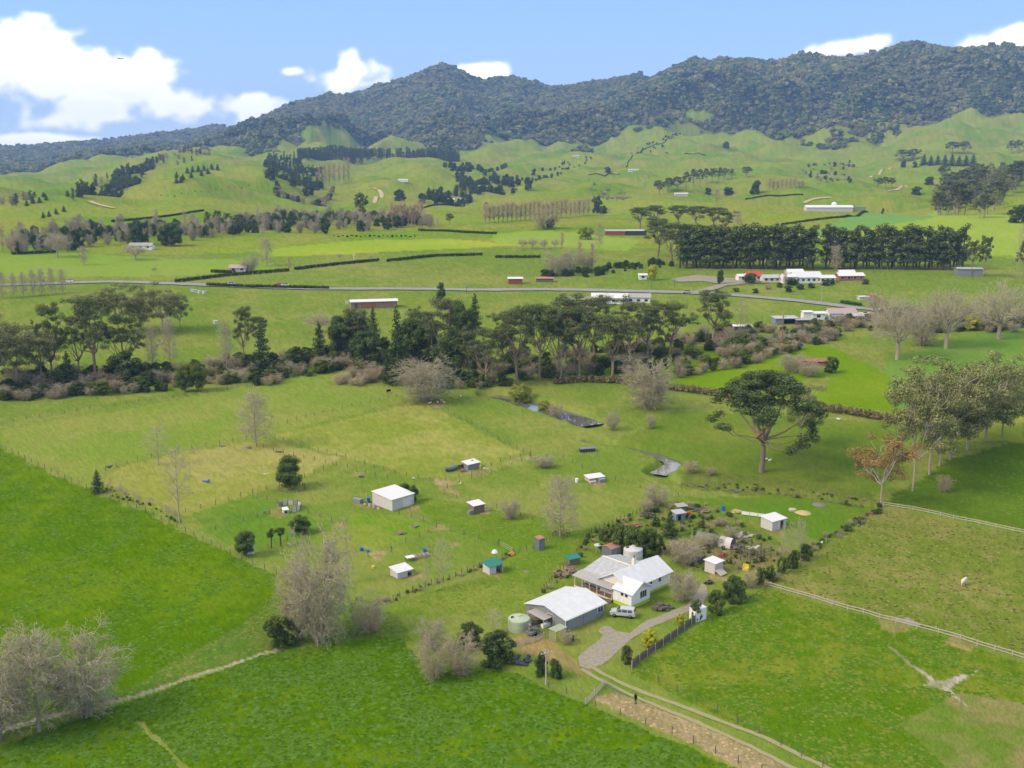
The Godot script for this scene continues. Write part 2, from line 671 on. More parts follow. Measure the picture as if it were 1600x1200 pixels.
func make_fields() -> void:
	# stream: photo points of its middle and half width in metres; a negative width is a gap
	for q in [[768, 612, 3.4], [800, 619, 3.6], [845, 632, 3.8], [890, 646, 3.8], [925, 660, 3.6], [950, 670, -1.0], [925, 687, 1.2], [985, 694, 1.5], [1025, 704, 2.2], [1052, 718, 2.4], [1028, 735, 2.2], [1052, 749, 1.2], [1120, 757, 1.0], [1200, 766, 1.0], [1290, 778, 1.0], [1360, 788, 1.0]]:
		var w := P(q[0], q[1])
		stream.append(Vector2(w.x, w.z))
		stream_w.append(q[2])
	stream_box = Rect2(stream[0], Vector2.ZERO)
	for q in stream:
		stream_box = stream_box.expand(q)
	stream_box = stream_box.grow(8.0)
	levels[0] = land(stream[4].x, stream[4].y) - 0.9
	levels[1] = land(stream[10].x, stream[10].y) - 1.1
	levels[2] = land(stream[14].x, stream[14].y) - 0.55
	var lush := C(92, 128, 8)
	var lush2 := C(114, 142, 20)
	var dry := C(156, 162, 70)
	var dry2 := C(178, 172, 98)
	var green := C(112, 148, 46)
	var green2 := C(134, 156, 62)
	var brown := C(150, 148, 80)
	var rough := C(120, 120, 66)
	# far plain
	field([[395, 392], [470, 384], [600, 374], [700, 373], [790, 381], [850, 381], [700, 389], [560, 396], [420, 402]], C(160, 184, 52), C(178, 190, 62), 0.4)
	field([[0, 395], [200, 400], [420, 406], [440, 425], [200, 432], [0, 430]], C(142, 174, 60), C(152, 174, 70), 0.4)
	field([[770, 365], [850, 360], [1000, 375], [980, 392], [860, 385], [770, 380]], C(150, 180, 62), C(160, 182, 74), 0.4)
	field([[1225, 372], [1330, 352], [1460, 330], [1600, 345], [1600, 400], [1380, 395], [1290, 385]], C(158, 184, 62), C(170, 188, 74), 0.4)
	field([[1290, 356], [1390, 332], [1460, 340], [1380, 352], [1240, 376]], C(128, 172, 84), C(134, 172, 92), 0.4)
	# about the stream
	field([[850, 570], [1090, 540], [1290, 540], [1400, 590], [1390, 640], [1290, 640], [1100, 615], [960, 590], [850, 592]], C(122, 156, 24), C(134, 160, 34), 0.5)
	field([[1380, 560], [1600, 500], [1600, 640], [1400, 640]], C(118, 158, 60), C(132, 162, 70), 0.6)
	field([[1480, 690], [1600, 650], [1600, 690]], C(160, 172, 62), C(168, 170, 80), 0.6)
	field([[960, 690], [1060, 640], [1270, 655], [1385, 660], [1400, 700], [1380, 770], [1200, 752], [1080, 735]], C(114, 140, 48), C(132, 146, 58), 0.8)
	field([[1060, 735], [1200, 745], [1370, 770], [1370, 790], [1200, 775], [1060, 762]], C(108, 132, 50), C(126, 136, 62), 1.3)
	# home paddocks
	field([[0, 672], [200, 640], [330, 612], [550, 578], [620, 608], [640, 622], [420, 682], [200, 722], [125, 748], [0, 696]], C(138, 160, 62), C(156, 162, 78), 0.9)
	field([[150, 752], [215, 722], [380, 690], [440, 692], [530, 716], [475, 745], [400, 770], [290, 806], [200, 780]], dry, dry2, 1.0)
	field([[425, 682], [640, 630], [690, 642], [815, 708], [700, 742], [660, 748], [560, 720]], C(146, 160, 62), C(174, 172, 90), 1.0)
	field([[290, 806], [400, 772], [480, 805], [540, 822], [430, 850], [385, 868]], green, green2, 1.0)
	field([[620, 742], [770, 724], [820, 712], [830, 716], [700, 762], [690, 748]], C(140, 158, 60), C(176, 170, 100), 0.9)
	field([[560, 805], [622, 802], [680, 825], [610, 852], [540, 880], [530, 830]], C(124, 158, 44), C(150, 160, 66), 1.0)
	field([[630, 770], [790, 800], [900, 820], [800, 862], [690, 824]], C(114, 146, 38), C(136, 154, 58), 1.0)
	field([[760, 900], [850, 850], [900, 830], [990, 810], [900, 900], [820, 960], [620, 960], [605, 945]], C(116, 146, 42), C(142, 154, 64), 1.1)
	field([[1060, 775], [1200, 775], [1380, 790], [1290, 850], [1190, 800], [1100, 790]], C(106, 142, 38), C(120, 146, 48), 0.8)
	# lush paddocks
	field([[-400, 560], [0, 700], [60, 730], [150, 772], [228, 802], [300, 838], [430, 899], [450, 1000], [380, 1030], [200, 1092], [0, 1150], [-400, 1260]], lush, lush2, 1.2)
	field([[445, 930], [620, 960], [640, 1000], [440, 1015], [240, 1080], [180, 1085], [340, 1000]], C(98, 134, 44), C(134, 146, 72), 1.4)
	field([[-400, 1290], [0, 1165], [220, 1092], [430, 1018], [622, 992], [660, 1040], [800, 1048], [860, 1080], [920, 1104], [1180, 1215], [1300, 1400], [-400, 1400]], C(88, 124, 8), C(112, 140, 20), 1.3)
	field([[985, 1050], [1040, 1010], [1100, 975], [1195, 918], [1400, 976], [1600, 1036], [1900, 1110], [1900, 1400], [1500, 1300], [1290, 1200], [1120, 1118]], C(98, 132, 18), C(138, 148, 48), 1.3)
	field([[1500, 1080], [1600, 1100], [1700, 1300], [1480, 1200], [1400, 1130]], C(116, 142, 50), C(152, 146, 88), 1.2)
	field([[1205, 912], [1290, 852], [1380, 796], [1600, 838], [1900, 895], [1900, 1100], [1600, 1028], [1400, 970]], C(122, 140, 50), C(152, 150, 80), 1.3)
	field([[1385, 786], [1480, 718], [1600, 690], [1900, 660], [1900, 880], [1600, 828], [1480, 806]], C(94, 126, 28), C(110, 136, 40), 0.9)
	# bare strips
	field([[918, 1090], [960, 1084], [1090, 1130], [1260, 1210], [1190, 1215], [1050, 1150]], C(166, 152, 106), C(184, 164, 122), 1.5)
	field([[800, 1000], [830, 985], [870, 1005], [900, 1030], [930, 1050], [900, 1055], [850, 1030], [815, 1020]], C(150, 142, 84), C(176, 154, 100), 1.2)
	field([[1000, 880], [1080, 900], [1105, 935], [1095, 960], [1060, 965], [1085, 925]], C(140, 134, 84), C(168, 150, 108), 1.2)
	field([[670, 748], [700, 752], [720, 748], [715, 756], [680, 760]], C(178, 158, 116), C(190, 168, 130), 1.0)
	field([[1379, 1006], [1390, 1010], [1408, 1024], [1426, 1040], [1446, 1053], [1460, 1061], [1480, 1062], [1506, 1054], [1536, 1045], [1514, 1056], [1494, 1066], [1486, 1072], [1494, 1085], [1526, 1112], [1488, 1084], [1474, 1075], [1456, 1071], [1440, 1070], [1454, 1066], [1444, 1058], [1424, 1044], [1402, 1026]], C(150, 152, 104), C(196, 186, 168), 1.6)
	field([[1385, 968], [1420, 966], [1440, 978], [1400, 982]], C(172, 160, 146), C(182, 170, 158), 0.7)
	field([[1220, 600], [1300, 590], [1290, 604], [1230, 610]], C(150, 160, 80), rough, 1.0)
	# the garden plots and worn spots at gates, sheds and troughs
	field([[1000, 800], [1060, 786], [1100, 790], [1200, 832], [1240, 868], [1180, 892], [1110, 900], [1070, 890], [1030, 862], [990, 832]], C(112, 136, 48), C(146, 136, 86), 1.5)
	for q in [[700, 764, 3.0], [684, 826, 2.4], [655, 870, 2.4], [590, 866, 2.2], [640, 796, 2.0], [575, 790, 2.6], [712, 852, 1.8], [760, 797, 2.2], [440, 800, 3.0], [530, 820, 2.0], [398, 772, 1.6], [742, 738, 3.0], [935, 757, 2.4], [775, 897, 2.0], [880, 890, 2.4], [640, 902, 2.0], [1212, 834, 2.4], [1120, 904, 2.4], [1395, 978, 2.6], [1500, 1004, 2.4], [560, 740, 2.2], [830, 716, 2.2], [680, 632, 4.0], [300, 704, 3.0]]:
		var w := P(q[0], q[1])
		var p := PackedVector2Array()
		for k in 14:
			var a := TAU * k / 14.0
			p.append(Vector2(w.x + cos(a) * q[2] * rng.randf_range(0.5, 1.3), w.z + sin(a) * q[2] * rng.randf_range(0.6, 1.6)))
		fields.append([p, Rect2(w.x - q[2] * 2.0, w.z - q[2] * 2.0, q[2] * 4.0, q[2] * 4.0), C(150, 148, 80), C(182, 164, 116), 1.4])
	# pale lines along the ditch
	field([[0, 1136], [120, 1106], [200, 1088], [300, 1056], [420, 1016], [440, 1010], [442, 1013], [420, 1021], [300, 1061], [200, 1094], [120, 1113], [0, 1144]], C(176, 172, 128), C(196, 192, 170), 1.6)
	field([[208, 1128], [222, 1126], [260, 1160], [300, 1200], [330, 1240], [312, 1240], [285, 1200], [245, 1162]], C(140, 152, 70), C(166, 166, 96), 1.4)

func tufts() -> void:
	# rank clumps in the lush grass, dark droppings and rushes elsewhere
	var b := MB.new()
	for k in 7:
		var a := TAU * k / 7.0 + 0.3
		var dir := Vector3(cos(a), 0, sin(a))
		b.leaf(dir * 0.42 + Vector3(0, 0.26, 0), (dir * 0.25 + Vector3.UP).normalized(), (dir - Vector3.UP * 0.62).normalized(), 0.95, 0.55, Color.WHITE)
	b.leaf(Vector3(0, 0.45, 0), Vector3.UP, Vector3.RIGHT, 0.7, 0.6, Color.WHITE)
	var me := b.mesh()
	var out := []
	for spec in [[[-400, 560], 0.0, 150000, [C(92, 124, 38), C(90, 126, 18), C(78, 114, 10), C(100, 132, 54)], 0.3, 0.06], [[-400, 1290], 0.0, 150000, [C(90, 122, 36), C(88, 124, 18), C(74, 110, 10), C(98, 130, 54)], 0.32, 0.05], [[985, 1050], 0.0, 70000, [C(94, 126, 34), C(86, 124, 20), C(122, 136, 52)], 0.27, 0.06], [[1205, 912], 0.0, 9000, [C(106, 108, 46), C(92, 94, 40), C(150, 138, 92)], 0.24, -0.3], [[1385, 786], 0.0, 16000, [C(98, 130, 36), C(110, 138, 48)], 0.3, 0.1], [[630, 770], 0.0, 7000, [C(106, 136, 40), C(124, 142, 54)], 0.26, 0.1], [[760, 900], 0.0, 9000, [C(106, 136, 40), C(124, 142, 54)], 0.26, 0.05], [[445, 930], 0.0, 9000, [C(100, 126, 44), C(126, 134, 60), C(108, 126, 48)], 0.27, -0.1], [[918, 1090], 0.0, 1800, [C(176, 154, 110), C(196, 168, 126), C(150, 136, 92)], 0.22, -0.4]]:
		var p0 := P(spec[0][0], spec[0][1])
		var f: Array = []
		var at := 0
		for k in fields.size():
			if fields[k][0][0].distance_to(Vector2(p0.x, p0.z)) < 0.01:
				f = fields[k]
				at = k
		var made := 0
		while made < spec[2]:
			made += 1
			var q := Vector2(rng.randf_range(f[1].position.x, f[1].end.x), rng.randf_range(maxf(f[1].position.y, -420.0), f[1].end.y))
			if q.y > -105.0 or absf(q.x) > -q.y * 0.56 + 6.0:
				continue
			if nf.get_noise_2d(q.x * 7.0, q.y * 7.0) < spec[5] and rng.randf() > 0.12:
				continue
			if not Geometry2D.is_point_in_polygon(q, f[0]):
				continue
			var over := false
			for k in range(at + 1, fields.size()):
				if in_field(fields[k], q):
					over = true
					break
			if over:
				continue
			var c: Color = spec[3][rng.randi() % spec[3].size()]
			var s: float = spec[4] * rng.randf_range(0.6, 1.6)
			var t := rng.randf_range(0.85, 1.15)
			out.append([Transform3D(Basis(Vector3.UP, rng.randf() * TAU).scaled(Vector3(s * 1.5, s * rng.randf_range(0.5, 0.9), s * 1.5)), Vector3(q.x, hgt(q.x, q.y) - 0.04, q.y)), Color(c.r * t, c.g * t, c.b * t)])
	print("tufts ", out.size())
	scatter("grass", me, vmat(0.9), out, "rank grass clumps in the paddocks", "grass")

# ------------------------------------------------------------------ trees
var protos := {}                     # kind -> [Node3D, ...], each ten metres tall
var proto_w := {}                    # kind -> its natural width
var leaf_mats := {}

func rv(r: RandomNumberGenerator) -> Vector3:
	var a := r.randf() * TAU
	var y := r.randf_range(-1.0, 1.0)
	var s := sqrt(1.0 - y * y)
	return Vector3(cos(a) * s, y, sin(a) * s)

func foliage(b: MB, r: RandomNumberGenerator, lobes: Array, per: float, len_: float, cols: Array, hang := 0.0) -> void:
	for l in lobes:
		var o: Vector3 = l[0]
		var s: Vector3 = l[1]
		var cnt := int(per * (s.x * s.y + s.y * s.z + s.x * s.z))
		var tone := r.randf_range(0.82, 1.18)
		for i in cnt:
			var d := rv(r)
			var k := pow(r.randf(), 0.4)
			var p := o + Vector3(d.x * s.x, d.y * s.y, d.z * s.z) * k
			var out := (Vector3(d.x / s.x, d.y / s.y, d.z / s.z).normalized() + Vector3(0, 0.25, 0) + rv(r) * 0.55).normalized()
			var al := (out.cross(rv(r)) + Vector3(0, -hang, 0)).normalized()
			al = (al - out * al.dot(out) * 0.8).normalized()
			var c: Color = cols[r.randi() % cols.size()]
			var t := tone * r.randf_range(0.75, 1.25)
			var sz := len_ * r.randf_range(0.6, 1.35)
			b.leaf(p, out, al, sz, sz * 0.55, Color(c.r * t, c.g * t, c.b * t))

func limb(b: MB, r: RandomNumberGenerator, p: Vector3, q: Vector3, r0: float, r1: float, col: Color, bend := 0.12, sides := 5) -> void:
	var pts := [p]
	var rad := [r0]
	var ln := p.distance_to(q)
	for i in range(1, 4):
		var t := i / 4.0
		pts.append(p.lerp(q, t) + rv(r) * ln * bend * 0.5 + Vector3(0, -ln * bend * sin(t * PI) * 0.6, 0))
		rad.append(lerpf(r0, r1, t))
	pts.append(q)
	rad.append(r1)
	b.tube(pts, rad, sides, col, false)

func grow(b: MB, r: RandomNumberGenerator, p: Vector3, dir: Vector3, ln: float, rad: float, depth: int, up: float, kids: int, col: Color) -> void:
	var pts := [p]
	var d := dir
	for i in 3:
		d = (d + rv(r) * 0.2 + Vector3(0, up * 0.12, 0)).normalized()
		pts.append(pts[-1] + d * ln / 3.0)
	var t := r.randf_range(0.8, 1.2)
	var c := Color(col.r * t, col.g * t, col.b * t)
	if depth >= 2:
		b.tube(pts, [rad, rad * 0.8, rad * 0.62, rad * 0.4], 4, c, false)
	else:
		b.twig(pts[0], pts[2], rad, c)
		b.twig(pts[1], pts[3], rad * 0.8, c)
	if depth <= 0:
		return
	for k in kids:
		var f := r.randf_range(0.5, 3.0)
		var i := mini(int(f), 2)
		var q: Vector3 = pts[i].lerp(pts[i + 1], f - i)
		var side := d.cross(rv(r)).normalized()
		grow(b, r, q, (d * 0.75 + side * 0.75 + Vector3(0, up * 0.35, 0)).normalized(), ln * r.randf_range(0.42, 0.66), maxf(rad * 0.55, 0.017), depth - 1, up, kids, col)

func proto(kind: String, wid: float, trunk: MB, crown: MB, leaf_rough := 0.9) -> void:
	var o := Node3D.new()
	o.name = kind
	if trunk and trunk.v.size():
		part(o, "trunk", trunk.mesh(), vm_bark)
	if crown and crown.v.size():
		part(o, "crown", crown.mesh(), vm_leaf)
	if not protos.has(kind):
		protos[kind] = []
	protos[kind].append(o)
	proto_w[kind] = wid

var vm_bark: StandardMaterial3D
var vm_leaf: StandardMaterial3D

func make_protos() -> void:
	vm_bark = vmat(0.95)
	vm_leaf = vmat(0.8, Color(1, 1, 1), 0.25)
	var r := RandomNumberGenerator.new()
	r.seed = 21
	var bark := C(156, 138, 120)
	var pale := C(200, 188, 172)
	var pine_c := [C(102, 114, 68), C(118, 126, 80), C(90, 104, 60), C(134, 138, 94)]
	var dark_c := [C(78, 96, 58), C(92, 108, 66), C(66, 84, 52)]
	var gum_c := [C(148, 150, 94), C(132, 138, 84), C(164, 160, 108), C(118, 126, 76)]
	var rust_c := [C(166, 138, 84), C(150, 138, 78), C(180, 138, 90), C(134, 134, 72), C(190, 142, 96)]
	var olive_c := [C(110, 122, 56), C(128, 138, 66), C(96, 110, 52)]
	var bush_c := [C(88, 108, 58), C(104, 122, 66), C(76, 98, 54), C(118, 132, 78)]
	var spring_c := [C(150, 160, 66), C(166, 170, 84), C(138, 150, 60)]
	var bare_c := C(194, 183, 154)
	var brown_c := C(198, 182, 148)
	# spreading pines: bare trunk, rising limbs, flat clumps; near (0..2) and far (3..4)
	for n in 5:
		var t := MB.new()
		var c := MB.new()
		var lobes := []
		var fork := Vector3(r.randf_range(-0.3, 0.3), r.randf_range(2.8, 4.6), r.randf_range(-0.3, 0.3))
		limb(t, r, Vector3(0, -0.3, 0), fork, 0.22, 0.17, bark, 0.03, 7)
		for k in 8:
			var a := TAU * k / 7.0 + r.randf_range(-0.3, 0.3)
			var rr := r.randf_range(1.0, 2.6)
			var tip := Vector3(cos(a) * rr, r.randf_range(5.4, 8.5), sin(a) * rr)
			limb(t, r, fork - Vector3(0, r.randf() * 1.2, 0), tip, 0.1, 0.04, bark, 0.16)
			for j in 7:
				var o := tip + Vector3(r.randf_range(-1.2, 1.2), r.randf_range(-1.3, 1.1), r.randf_range(-1.2, 1.2))
				lobes.append([o, Vector3(r.randf_range(0.4, 0.85), r.randf_range(0.25, 0.5), r.randf_range(0.4, 0.85))])
				t.twig(tip, o, 0.05, bark)
		for k in 5:
			lobes.append([Vector3(r.randf_range(-1.4, 1.4), r.randf_range(8.3, 9.4), r.randf_range(-1.4, 1.4)), Vector3(1.2, 0.6, 1.2)])
		for k in 3:
			var a := r.randf() * TAU
			var o := Vector3(cos(a) * r.randf_range(2.2, 3.2), r.randf_range(4.4, 5.8), sin(a) * r.randf_range(2.2, 3.2))
			limb(t, r, fork - Vector3(0, 0.6, 0), o, 0.09, 0.03, bark, 0.2)
			lobes.append([o, Vector3(0.9, 0.5, 0.9)])
		foliage(c, r, lobes, 180.0 if n < 3 else 56.0, 0.175 if n < 3 else 0.4, pine_c)
		proto("pine" if n < 3 else "pine_far", 7.6, t, c)
	# the great pine: a dense wide umbrella with hanging clumps
	for n in 1:
		var t := MB.new()
		var c := MB.new()
		var lobes := []
		var fork := Vector3(0, 2.6, 0)
		limb(t, r, Vector3(0, -0.3, 0), fork, 0.2, 0.16, bark, 0.02, 9)
		for k in 11:
			var a := TAU * k / 11.0 + r.randf_range(-0.2, 0.2)
			var rr := r.randf_range(0.6, 3.0)
			var tip := Vector3(cos(a) * rr, 8.6 - rr * 0.75 + r.randf_range(-0.4, 0.4), sin(a) * rr)
			limb(t, r, fork + Vector3(0, r.randf() * 0.8, 0), tip, 0.1, 0.035, bark, 0.14, 6)
			for j in 12:
				var o := tip + Vector3(r.randf_range(-0.95, 0.95), r.randf_range(-0.75, 0.7), r.randf_range(-0.95, 0.95))
				lobes.append([o, Vector3(r.randf_range(0.35, 0.7), r.randf_range(0.26, 0.46), r.randf_range(0.35, 0.7))])
		for k in 26:
			var a := r.randf() * TAU
			var rr := sqrt(r.randf()) * 2.4
			lobes.append([Vector3(cos(a) * rr, 9.45 - rr * rr * 0.26, sin(a) * rr), Vector3(0.6, 0.4, 0.6)])
		for k in 7:
			var a := r.randf() * TAU
			var o := Vector3(cos(a) * 3.1, r.randf_range(3.4, 5.4), sin(a) * 3.1)
			limb(t, r, fork + Vector3(0, 0.5, 0), o, 0.05, 0.02, bark, 0.2)
			for j in 3:
				lobes.append([o + rv(r) * 0.4, Vector3(0.45, 0.4, 0.45)])
		foliage(c, r, lobes, 290.0, 0.15, [C(88, 104, 62), C(100, 114, 70), C(76, 94, 56), C(116, 126, 82)])
		proto("great_pine", 7.6, t, c)
	# shelter-belt pines
	for n in 4:
		var t := MB.new()
		var c := MB.new()
		var lobes := []
		limb(t, r, Vector3(0, -0.3, 0), Vector3(0.1, 9.2, 0), 0.2, 0.05, C(112, 98, 88), 0.02, 5)
		for k in 15:
			var y := lerpf(1.9, 9.3, k / 14.0)
			var a := r.randf() * TAU
			var rr := r.randf_range(0.3, 1.25) * (1.0 - 0.45 * smoothstep(6.0, 10.0, y))
			var o := Vector3(cos(a) * rr, y, sin(a) * rr)
			lobes.append([o, Vector3(0.85, 0.7, 0.85) * r.randf_range(0.75, 1.2)])
			t.twig(Vector3(0.05, y - 0.6, 0), o, 0.05, bark)
		foliage(c, r, lobes, 52.0, 0.38, pine_c + dark_c)
		proto("belt_pine", 3.6, t, c)
	# cypress
	for n in 3:
		var t := MB.new()
		var c := MB.new()
		var lobes := []
		limb(t, r, Vector3(0, -0.3, 0), Vector3(0, 8, 0), 0.2, 0.05, bark, 0.01, 5)
		for k in 18:
			var y := lerpf(0.7, 9.5, k / 17.0)
			var w := 1.55 * (1.0 - pow(y / 10.2, 1.5)) + 0.12
			var a := k * 2.4
			lobes.append([Vector3(cos(a) * w * 0.4, y, sin(a) * w * 0.4), Vector3(w * 0.75, 0.75, w * 0.75)])
		foliage(c, r, lobes, 60.0, 0.32, dark_c)
		proto("cypress", 3.2, t, c)
	# gums: pale forking limbs, loose foliage
	for n in 5:
		var t := MB.new()
		var c := MB.new()
		var lobes := []
		var rust := n == 4
		var fork := Vector3(0, r.randf_range(2.0, 3.4), 0)
		limb(t, r, Vector3(0, -0.3, 0), fork, 0.1, 0.085, pale.lerp(bark, 0.5), 0.03, 7)
		for k in 6:
			var a := TAU * k / 6.0 + r.randf_range(-0.4, 0.4)
			var rr := r.randf_range(0.7, 2.7)
			var tip := Vector3(cos(a) * rr, r.randf_range(4.0, 8.4), sin(a) * rr)
			limb(t, r, fork, tip, 0.08, 0.035, pale, 0.1)
			for j in 9:
				var o := tip + Vector3(r.randf_range(-1.5, 1.5), r.randf_range(-1.9, 1.3), r.randf_range(-1.5, 1.5))
				limb(t, r, tip - (tip - fork) * r.randf() * 0.4, o, 0.035, 0.012, pale, 0.15, 3)
				lobes.append([o, Vector3(r.randf_range(0.5, 1.0), r.randf_range(0.35, 0.7), r.randf_range(0.5, 1.0))])
		foliage(c, r, lobes, 190.0, 0.16, rust_c if rust else gum_c, 0.5)
		proto("rust_gum" if rust else "gum", 7.4, t, c)
	# round evergreens, olive trees, shrubs, green willows
	for spec in [["evergreen", 3, bush_c, 8.4, 0.6, 80.0, 0.34], ["dark_bush", 3, dark_c + bush_c, 10.5, 0.1, 70.0, 0.42], ["olive_tree", 2, olive_c, 9.0, 0.9, 80.0, 0.32], ["green_shrub", 3, bush_c + olive_c, 12.0, 0.1, 70.0, 0.5], ["spring_willow", 2, spring_c, 11.0, 0.3, 44.0, 0.4], ["gold_shrub", 1, [C(222, 212, 66), C(206, 200, 60), C(150, 168, 60)], 11.0, 0.2, 60.0, 0.5]]:
		for n in spec[1]:
			var t := MB.new()
			var c := MB.new()
			var lobes := []
			var w: float = spec[3] * 0.5
			limb(t, r, Vector3(0, -0.3, 0), Vector3(0, 4.5, 0), 0.3, 0.15, bark, 0.06, 6)
			for k in 44:
				var d := rv(r)
				var o := Vector3(d.x * w * 0.7, 4.7 + d.y * 3.9 + spec[4] * 0.5, d.z * w * 0.7)
				if spec[4] < 0.5 and d.y < 0.0:
					var hd := Vector2(d.x, d.z).normalized() * w * r.randf_range(0.35, 0.68)
					o = Vector3(hd.x, lerpf(4.7, 0.7, -d.y), hd.y)
				if k >= 32:
					o = Vector3(d.x * w * 0.3, 4.6 + d.y * 2.6, d.z * w * 0.3)
				lobes.append([o, Vector3(r.randf_range(1.0, 1.7), r.randf_range(0.9, 1.5), r.randf_range(1.0, 1.7))])
				if k % 3 == 0:
					limb(t, r, Vector3(0, 2.0, 0), o, 0.12, 0.04, bark, 0.1, 4)
			foliage(c, r, lobes, spec[5], spec[6], spec[2])
			proto(spec[0], spec[3], t, c)
	# small trees with a clear stem
	var tt := MB.new()
	var cc := MB.new()
	limb(tt, r, Vector3(0, -0.3, 0), Vector3(0.2, 7.0, 0), 0.36, 0.26, C(110, 100, 86), 0.03, 6)
	var ll := []
	for k in 12:
		ll.append([Vector3(0, 7.6, 0) + rv(r) * 1.5, Vector3(1.1, 0.9, 1.1)])
	foliage(cc, r, ll, 60.0, 0.5, bush_c)
	proto("standard_tree", 5.0, tt, cc)
	# bare trees with a leader: an egg-shaped crown that comes down low
	for n in 4:
		var t := MB.new()
		var c := MB.new()
		limb(t, r, Vector3(0, -0.3, 0), Vector3(r.randf_range(-0.2, 0.2), 9.4, 0), 0.15, 0.02, bare_c.lerp(bark, 0.4), 0.02, 6)
		var cnt := 58 if n < 3 else 24
		for k in cnt:
			var y := lerpf(0.5 if n < 3 else 2.0, 9.3, (k + r.randf()) / cnt)
			var a := k * 2.4
			var e := clampf((y - 3.4) / (6.4 if y > 3.4 else 4.4), -1.0, 1.0)
			var w := 2.7 * sqrt(maxf(0.05, 1.0 - e * e)) * r.randf_range(0.7, 1.1)
			grow(c, r, Vector3(0, y * 0.97, 0), Vector3(cos(a), 0.55 + 0.5 * y / 10.0, sin(a)).normalized(), w, 0.04, 3 if n < 3 else 2, 0.2, 4 if n < 3 else 5, bare_c)
		proto("bare_tree" if n < 3 else "bare_sapling", 6.4, t, c)
	# bare many-stemmed trees with skirts to the ground
	for n in 3:
		var t := MB.new()
		var c := MB.new()
		for k in 9:
			var a := k * 2.4
			var lean := r.randf_range(0.02, 0.34)
			var dir := Vector3(cos(a) * lean, 1.0, sin(a) * lean).normalized()
			var foot := Vector3(cos(a) * 0.3, -0.3, sin(a) * 0.3)
			var ht := r.randf_range(6.5, 9.2) * (1.0 - lean * 0.5)
			var tip := foot + dir * ht
			limb(t, r, foot, tip, 0.12, 0.025, bare_c.lerp(bark, 0.35), 0.05, 4)
			for j in 13:
				var f := (j + r.randf()) / 13.0
				var p := foot.lerp(tip, lerpf(0.08, 1.0, f))
				var e := clampf((p.y - 3.6) / (6.2 if p.y > 3.6 else 5.0), -1.0, 1.0)
				var ang := a + r.randf_range(-1.6, 1.6)
				grow(c, r, p, Vector3(cos(ang), r.randf_range(0.2, 1.0), sin(ang)).normalized(), 2.9 * sqrt(maxf(0.08, 1.0 - e * e)) * r.randf_range(0.55, 1.0), 0.038, 3, -0.15, 4, bare_c if n != 2 else brown_c)
		proto("bare_thicket" if n < 2 else "brown_thicket", 7.4, t, c)
	# bare spreading trees
	for n in 2:
		var t := MB.new()
		var c := MB.new()
		limb(t, r, Vector3(0, -0.3, 0), Vector3(0, 2.4, 0), 0.36, 0.3, bare_c.lerp(bark, 0.3), 0.02, 7)
		for k in 11:
			var a := k * 2.4
			var lean := r.randf_range(0.3, 1.5)
			var dir := Vector3(cos(a) * lean, 1.0, sin(a) * lean).normalized()
			var q := Vector3(0, 2.2, 0) + dir * r.randf_range(2.6, 4.4)
			limb(t, r, Vector3(0, 2.2, 0), q, 0.16, 0.08, bare_c, 0.12, 5)
			for j in 6:
				grow(c, r, Vector3(0, 2.2, 0).lerp(q, r.randf_range(0.4, 1.0)), (dir + rv(r) * 0.8).normalized(), r.randf_range(1.8, 3.4), 0.055, 3, 0.15, 4, bare_c)
		proto("bare_spreading", 10.0, t, c)
	# bare poplars
	for n in 2:
		var t := MB.new()
		var c := MB.new()
		limb(t, r, Vector3(0, -0.3, 0), Vector3(0, 9.4, 0), 0.16, 0.03, brown_c, 0.01, 4)
		for k in 26:
			var y := lerpf(0.8, 8.6, (k + r.randf()) / 26.0)
			var a := k * 2.4
			grow(c, r, Vector3(0, y, 0), Vector3(cos(a) * 0.5, 1.0, sin(a) * 0.5).normalized(), r.randf_range(1.4, 2.4), 0.07, 2, 0.5, 5, C(196, 168, 144))
		proto("poplar", 2.4, t, c)

const BARE := ["bare_tree", "bare_sapling", "bare_thicket", "brown_thicket", "bare_spreading", "poplar"]

func tree(kind: String, u: float, v: float, top: float, wpx: float, label: String, group := "", called := "", ground = null) -> Node3D:
	var p: Vector3 = P(u, v) if ground == null else ground
	var h := maxf(top_height(p, top), 0.6)
	p.y = hgt(p.x, p.z)
	return plant(kind, p, h, wpx * px_size(p), label, group, called)

func plant(kind: String, p: Vector3, h: float, w: float, label: String, group := "", called := "") -> Node3D:
	var list: Array = protos[kind]
	var o: Node3D = list[rng.randi() % list.size()].duplicate()
	o.name = numbered(called if called else kind if kind.contains("tree") or kind.contains("shrub") or kind.contains("bush") or kind.contains("thicket") else kind.replace("_far", "").replace("belt_", "").replace("evergreen", "evergreen_tree") + ("" if kind.contains("evergreen") else "_tree"))
	add_child(o)
	o.position = p
	o.rotation.y = rng.randf() * TAU
	var s: float = w / proto_w[kind]
	o.scale = Vector3(s, h / 10.0, s)
	var cat := "shrub" if kind.contains("shrub") or kind.contains("thicket") or kind.contains("bush") else "tree"
	tag(o, label, cat, group)
	return o

func grove(label: String, group: String, list: Array) -> void:
	for q in list:
		tree(q[0], q[1], q[2], q[3], q[4], label, group)

func merged(kind: String, n: int) -> ArrayMesh:
	var o: Node3D = protos[kind][n % protos[kind].size()]
	var me := ArrayMesh.new()
	for ch in o.get_children():
		me.add_surface_from_arrays(Mesh.PRIMITIVE_TRIANGLES, ch.mesh.surface_get_arrays(0))
		me.surface_set_material(me.get_surface_count() - 1, ch.material_override)
	return me

